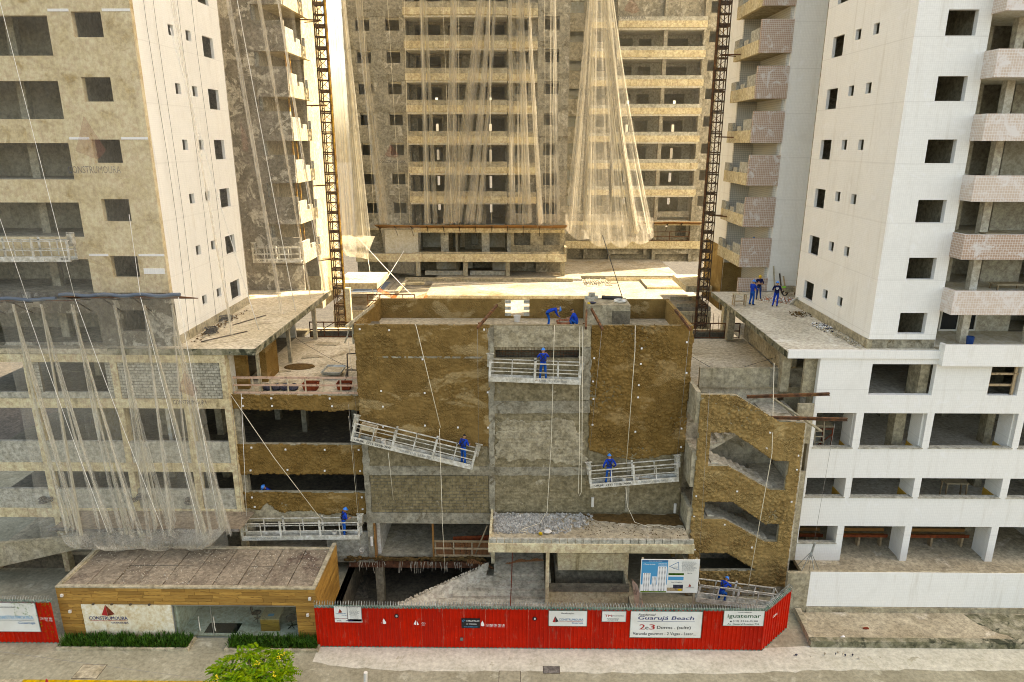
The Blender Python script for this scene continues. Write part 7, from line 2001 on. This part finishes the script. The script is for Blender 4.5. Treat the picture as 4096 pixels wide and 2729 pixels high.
tag(MB().ball((16.5, 29.9, .16), (.13, .1, .06), 7, 4, -1, .2).build('litter', 'white_print', None, (16.5, 29.9, .1)), 'white litter near the corner of the planting bed', 'litter')

# ================================================================ VEGETATION
def small_tree(label, x, y, z, R_, H, n, seed, m='leaf_bright', flowers=0):
    t = thing('street_tree', label, 'tree', (x, y, z))
    r = random.Random(seed); mb = MB(); mb.sm = True
    mb.tube([(x, y, z), (x + .05, y, z + H * .45), (x, y + .05, z + H * .7)], [.1, .08, .05], 8)
    limbs = []
    for i in range(9):
        a = i * .7 + r.uniform(-.2, .2); tip = Vector((x + R_ * .75 * math.cos(a), y + R_ * .6 * math.sin(a), z + H * r.uniform(.75, .98)))
        mb.tube([(x, y, z + H * .5), (Vector((x, y, z + H * .5)).lerp(tip, .5) + Vector((0, 0, .1))), tip], [.045, .03, .012], 5); limbs.append(tip)
    mb.build('trunk', 'bark', t)
    lf = MB()
    for _ in range(n):
        a = r.uniform(0, 6.28); d = r.random() ** .5; zz = r.uniform(-.5, 1)
        c = Vector((x + R_ * d * math.cos(a), y + R_ * .8 * d * math.sin(a), z + H * .82 + zz * H * .2 * (1 - d * d * .7)))
        if noise.noise(c * 1.7) < -.12: continue
        # a compound leaf: paired leaflets along an arching stalk
        b = r.uniform(0, 6.28); dr = Vector((math.cos(b), math.sin(b), r.uniform(-.5, .3))).normalized(); sd = dr.cross(Vector((0, 0, 1))).normalized(); L = r.uniform(.38, .55)
        for k in range(6):
            p = c + dr * (L * (k + 1) / 6) - Vector((0, 0, .12 * (k / 6) ** 2))
            for s in (-1, 1):
                q = p + sd * (.17 * s) + dr * .05 - Vector((0, 0, .02)); w = dr * .045
                lf.add([p, p.lerp(q, .5) + w, q, p.lerp(q, .5) - w], [(0, 1, 2, 3)])
    lf.build('crown', m, t)  # the street tree's sunlight is put into its bright leaf colour
    dk_ = MB()
    for _ in range(260):
        a = r.uniform(0, 6.28); d = r.random() ** .5 * .9; c = Vector((x + R_ * d * math.cos(a), y + R_ * .75 * d * math.sin(a), z + H * r.uniform(.55, .85)))
        b = r.uniform(0, 6.28); u_ = Vector((math.cos(b), math.sin(b), r.uniform(-.4, .4))) * .16; w_ = u_.cross(Vector((0, 0, 1))).normalized() * .06
        dk_.add([c, c + u_ * .5 + w_, c + u_, c + u_ * .5 - w_], [(0, 1, 2, 3)])
    dk_.build('shade_leaves', 'leaf_dark', t)  # dark leaf colour put in for the shade inside the crown
    if flowers:
        fl = MB()
        for _ in range(flowers):
            a = r.uniform(0, 6.28); d = r.random() ** .5
            c = Vector((x + R_ * d * math.cos(a), y + R_ * .8 * d * math.sin(a), z + H * (.98 + .08 * (1 - d)) + r.uniform(-.1, .08)))
            for _ in range(9):
                fl.ball(c + Vector((r.uniform(-.1, .1), r.uniform(-.1, .1), r.uniform(-.08, .12))), .03, 5, 3)
        fl.build('blossom', 'flower', t)
small_tree('bright yellow green street tree in blossom at the bottom of the picture', -11.7, 25.2, -.12, 1.7, 2.5, 330, 1, flowers=5)
palm = thing('street_palm', 'tip of a bright fan of leaves at the bottom left corner', 'plant', (-24.6, 25.3, -.12))
mb = MB(); r = random.Random(3)
for i in range(40):
    a = r.uniform(.2, 2.9); l = r.uniform(.7, 1.2); b = Vector((-24.6, 25.3, .25)); e = b + Vector((math.cos(a) * l, r.uniform(-.2, .4), math.sin(a) * l * .45))
    mb.add([b + Vector((-.02, 0, 0)), b + Vector((.02, 0, 0)), b.lerp(e, .6) + Vector((.02, 0, .06)), e, b.lerp(e, .6) + Vector((-.02, 0, .06))], [(0, 1, 2, 3, 4)])
mb.build('fronds', 'leaf_bright', palm); MB().tube([(-24.6, 25.3, -.12), (-24.6, 25.3, .28)], .09, 8).build('trunk', 'bark', palm)
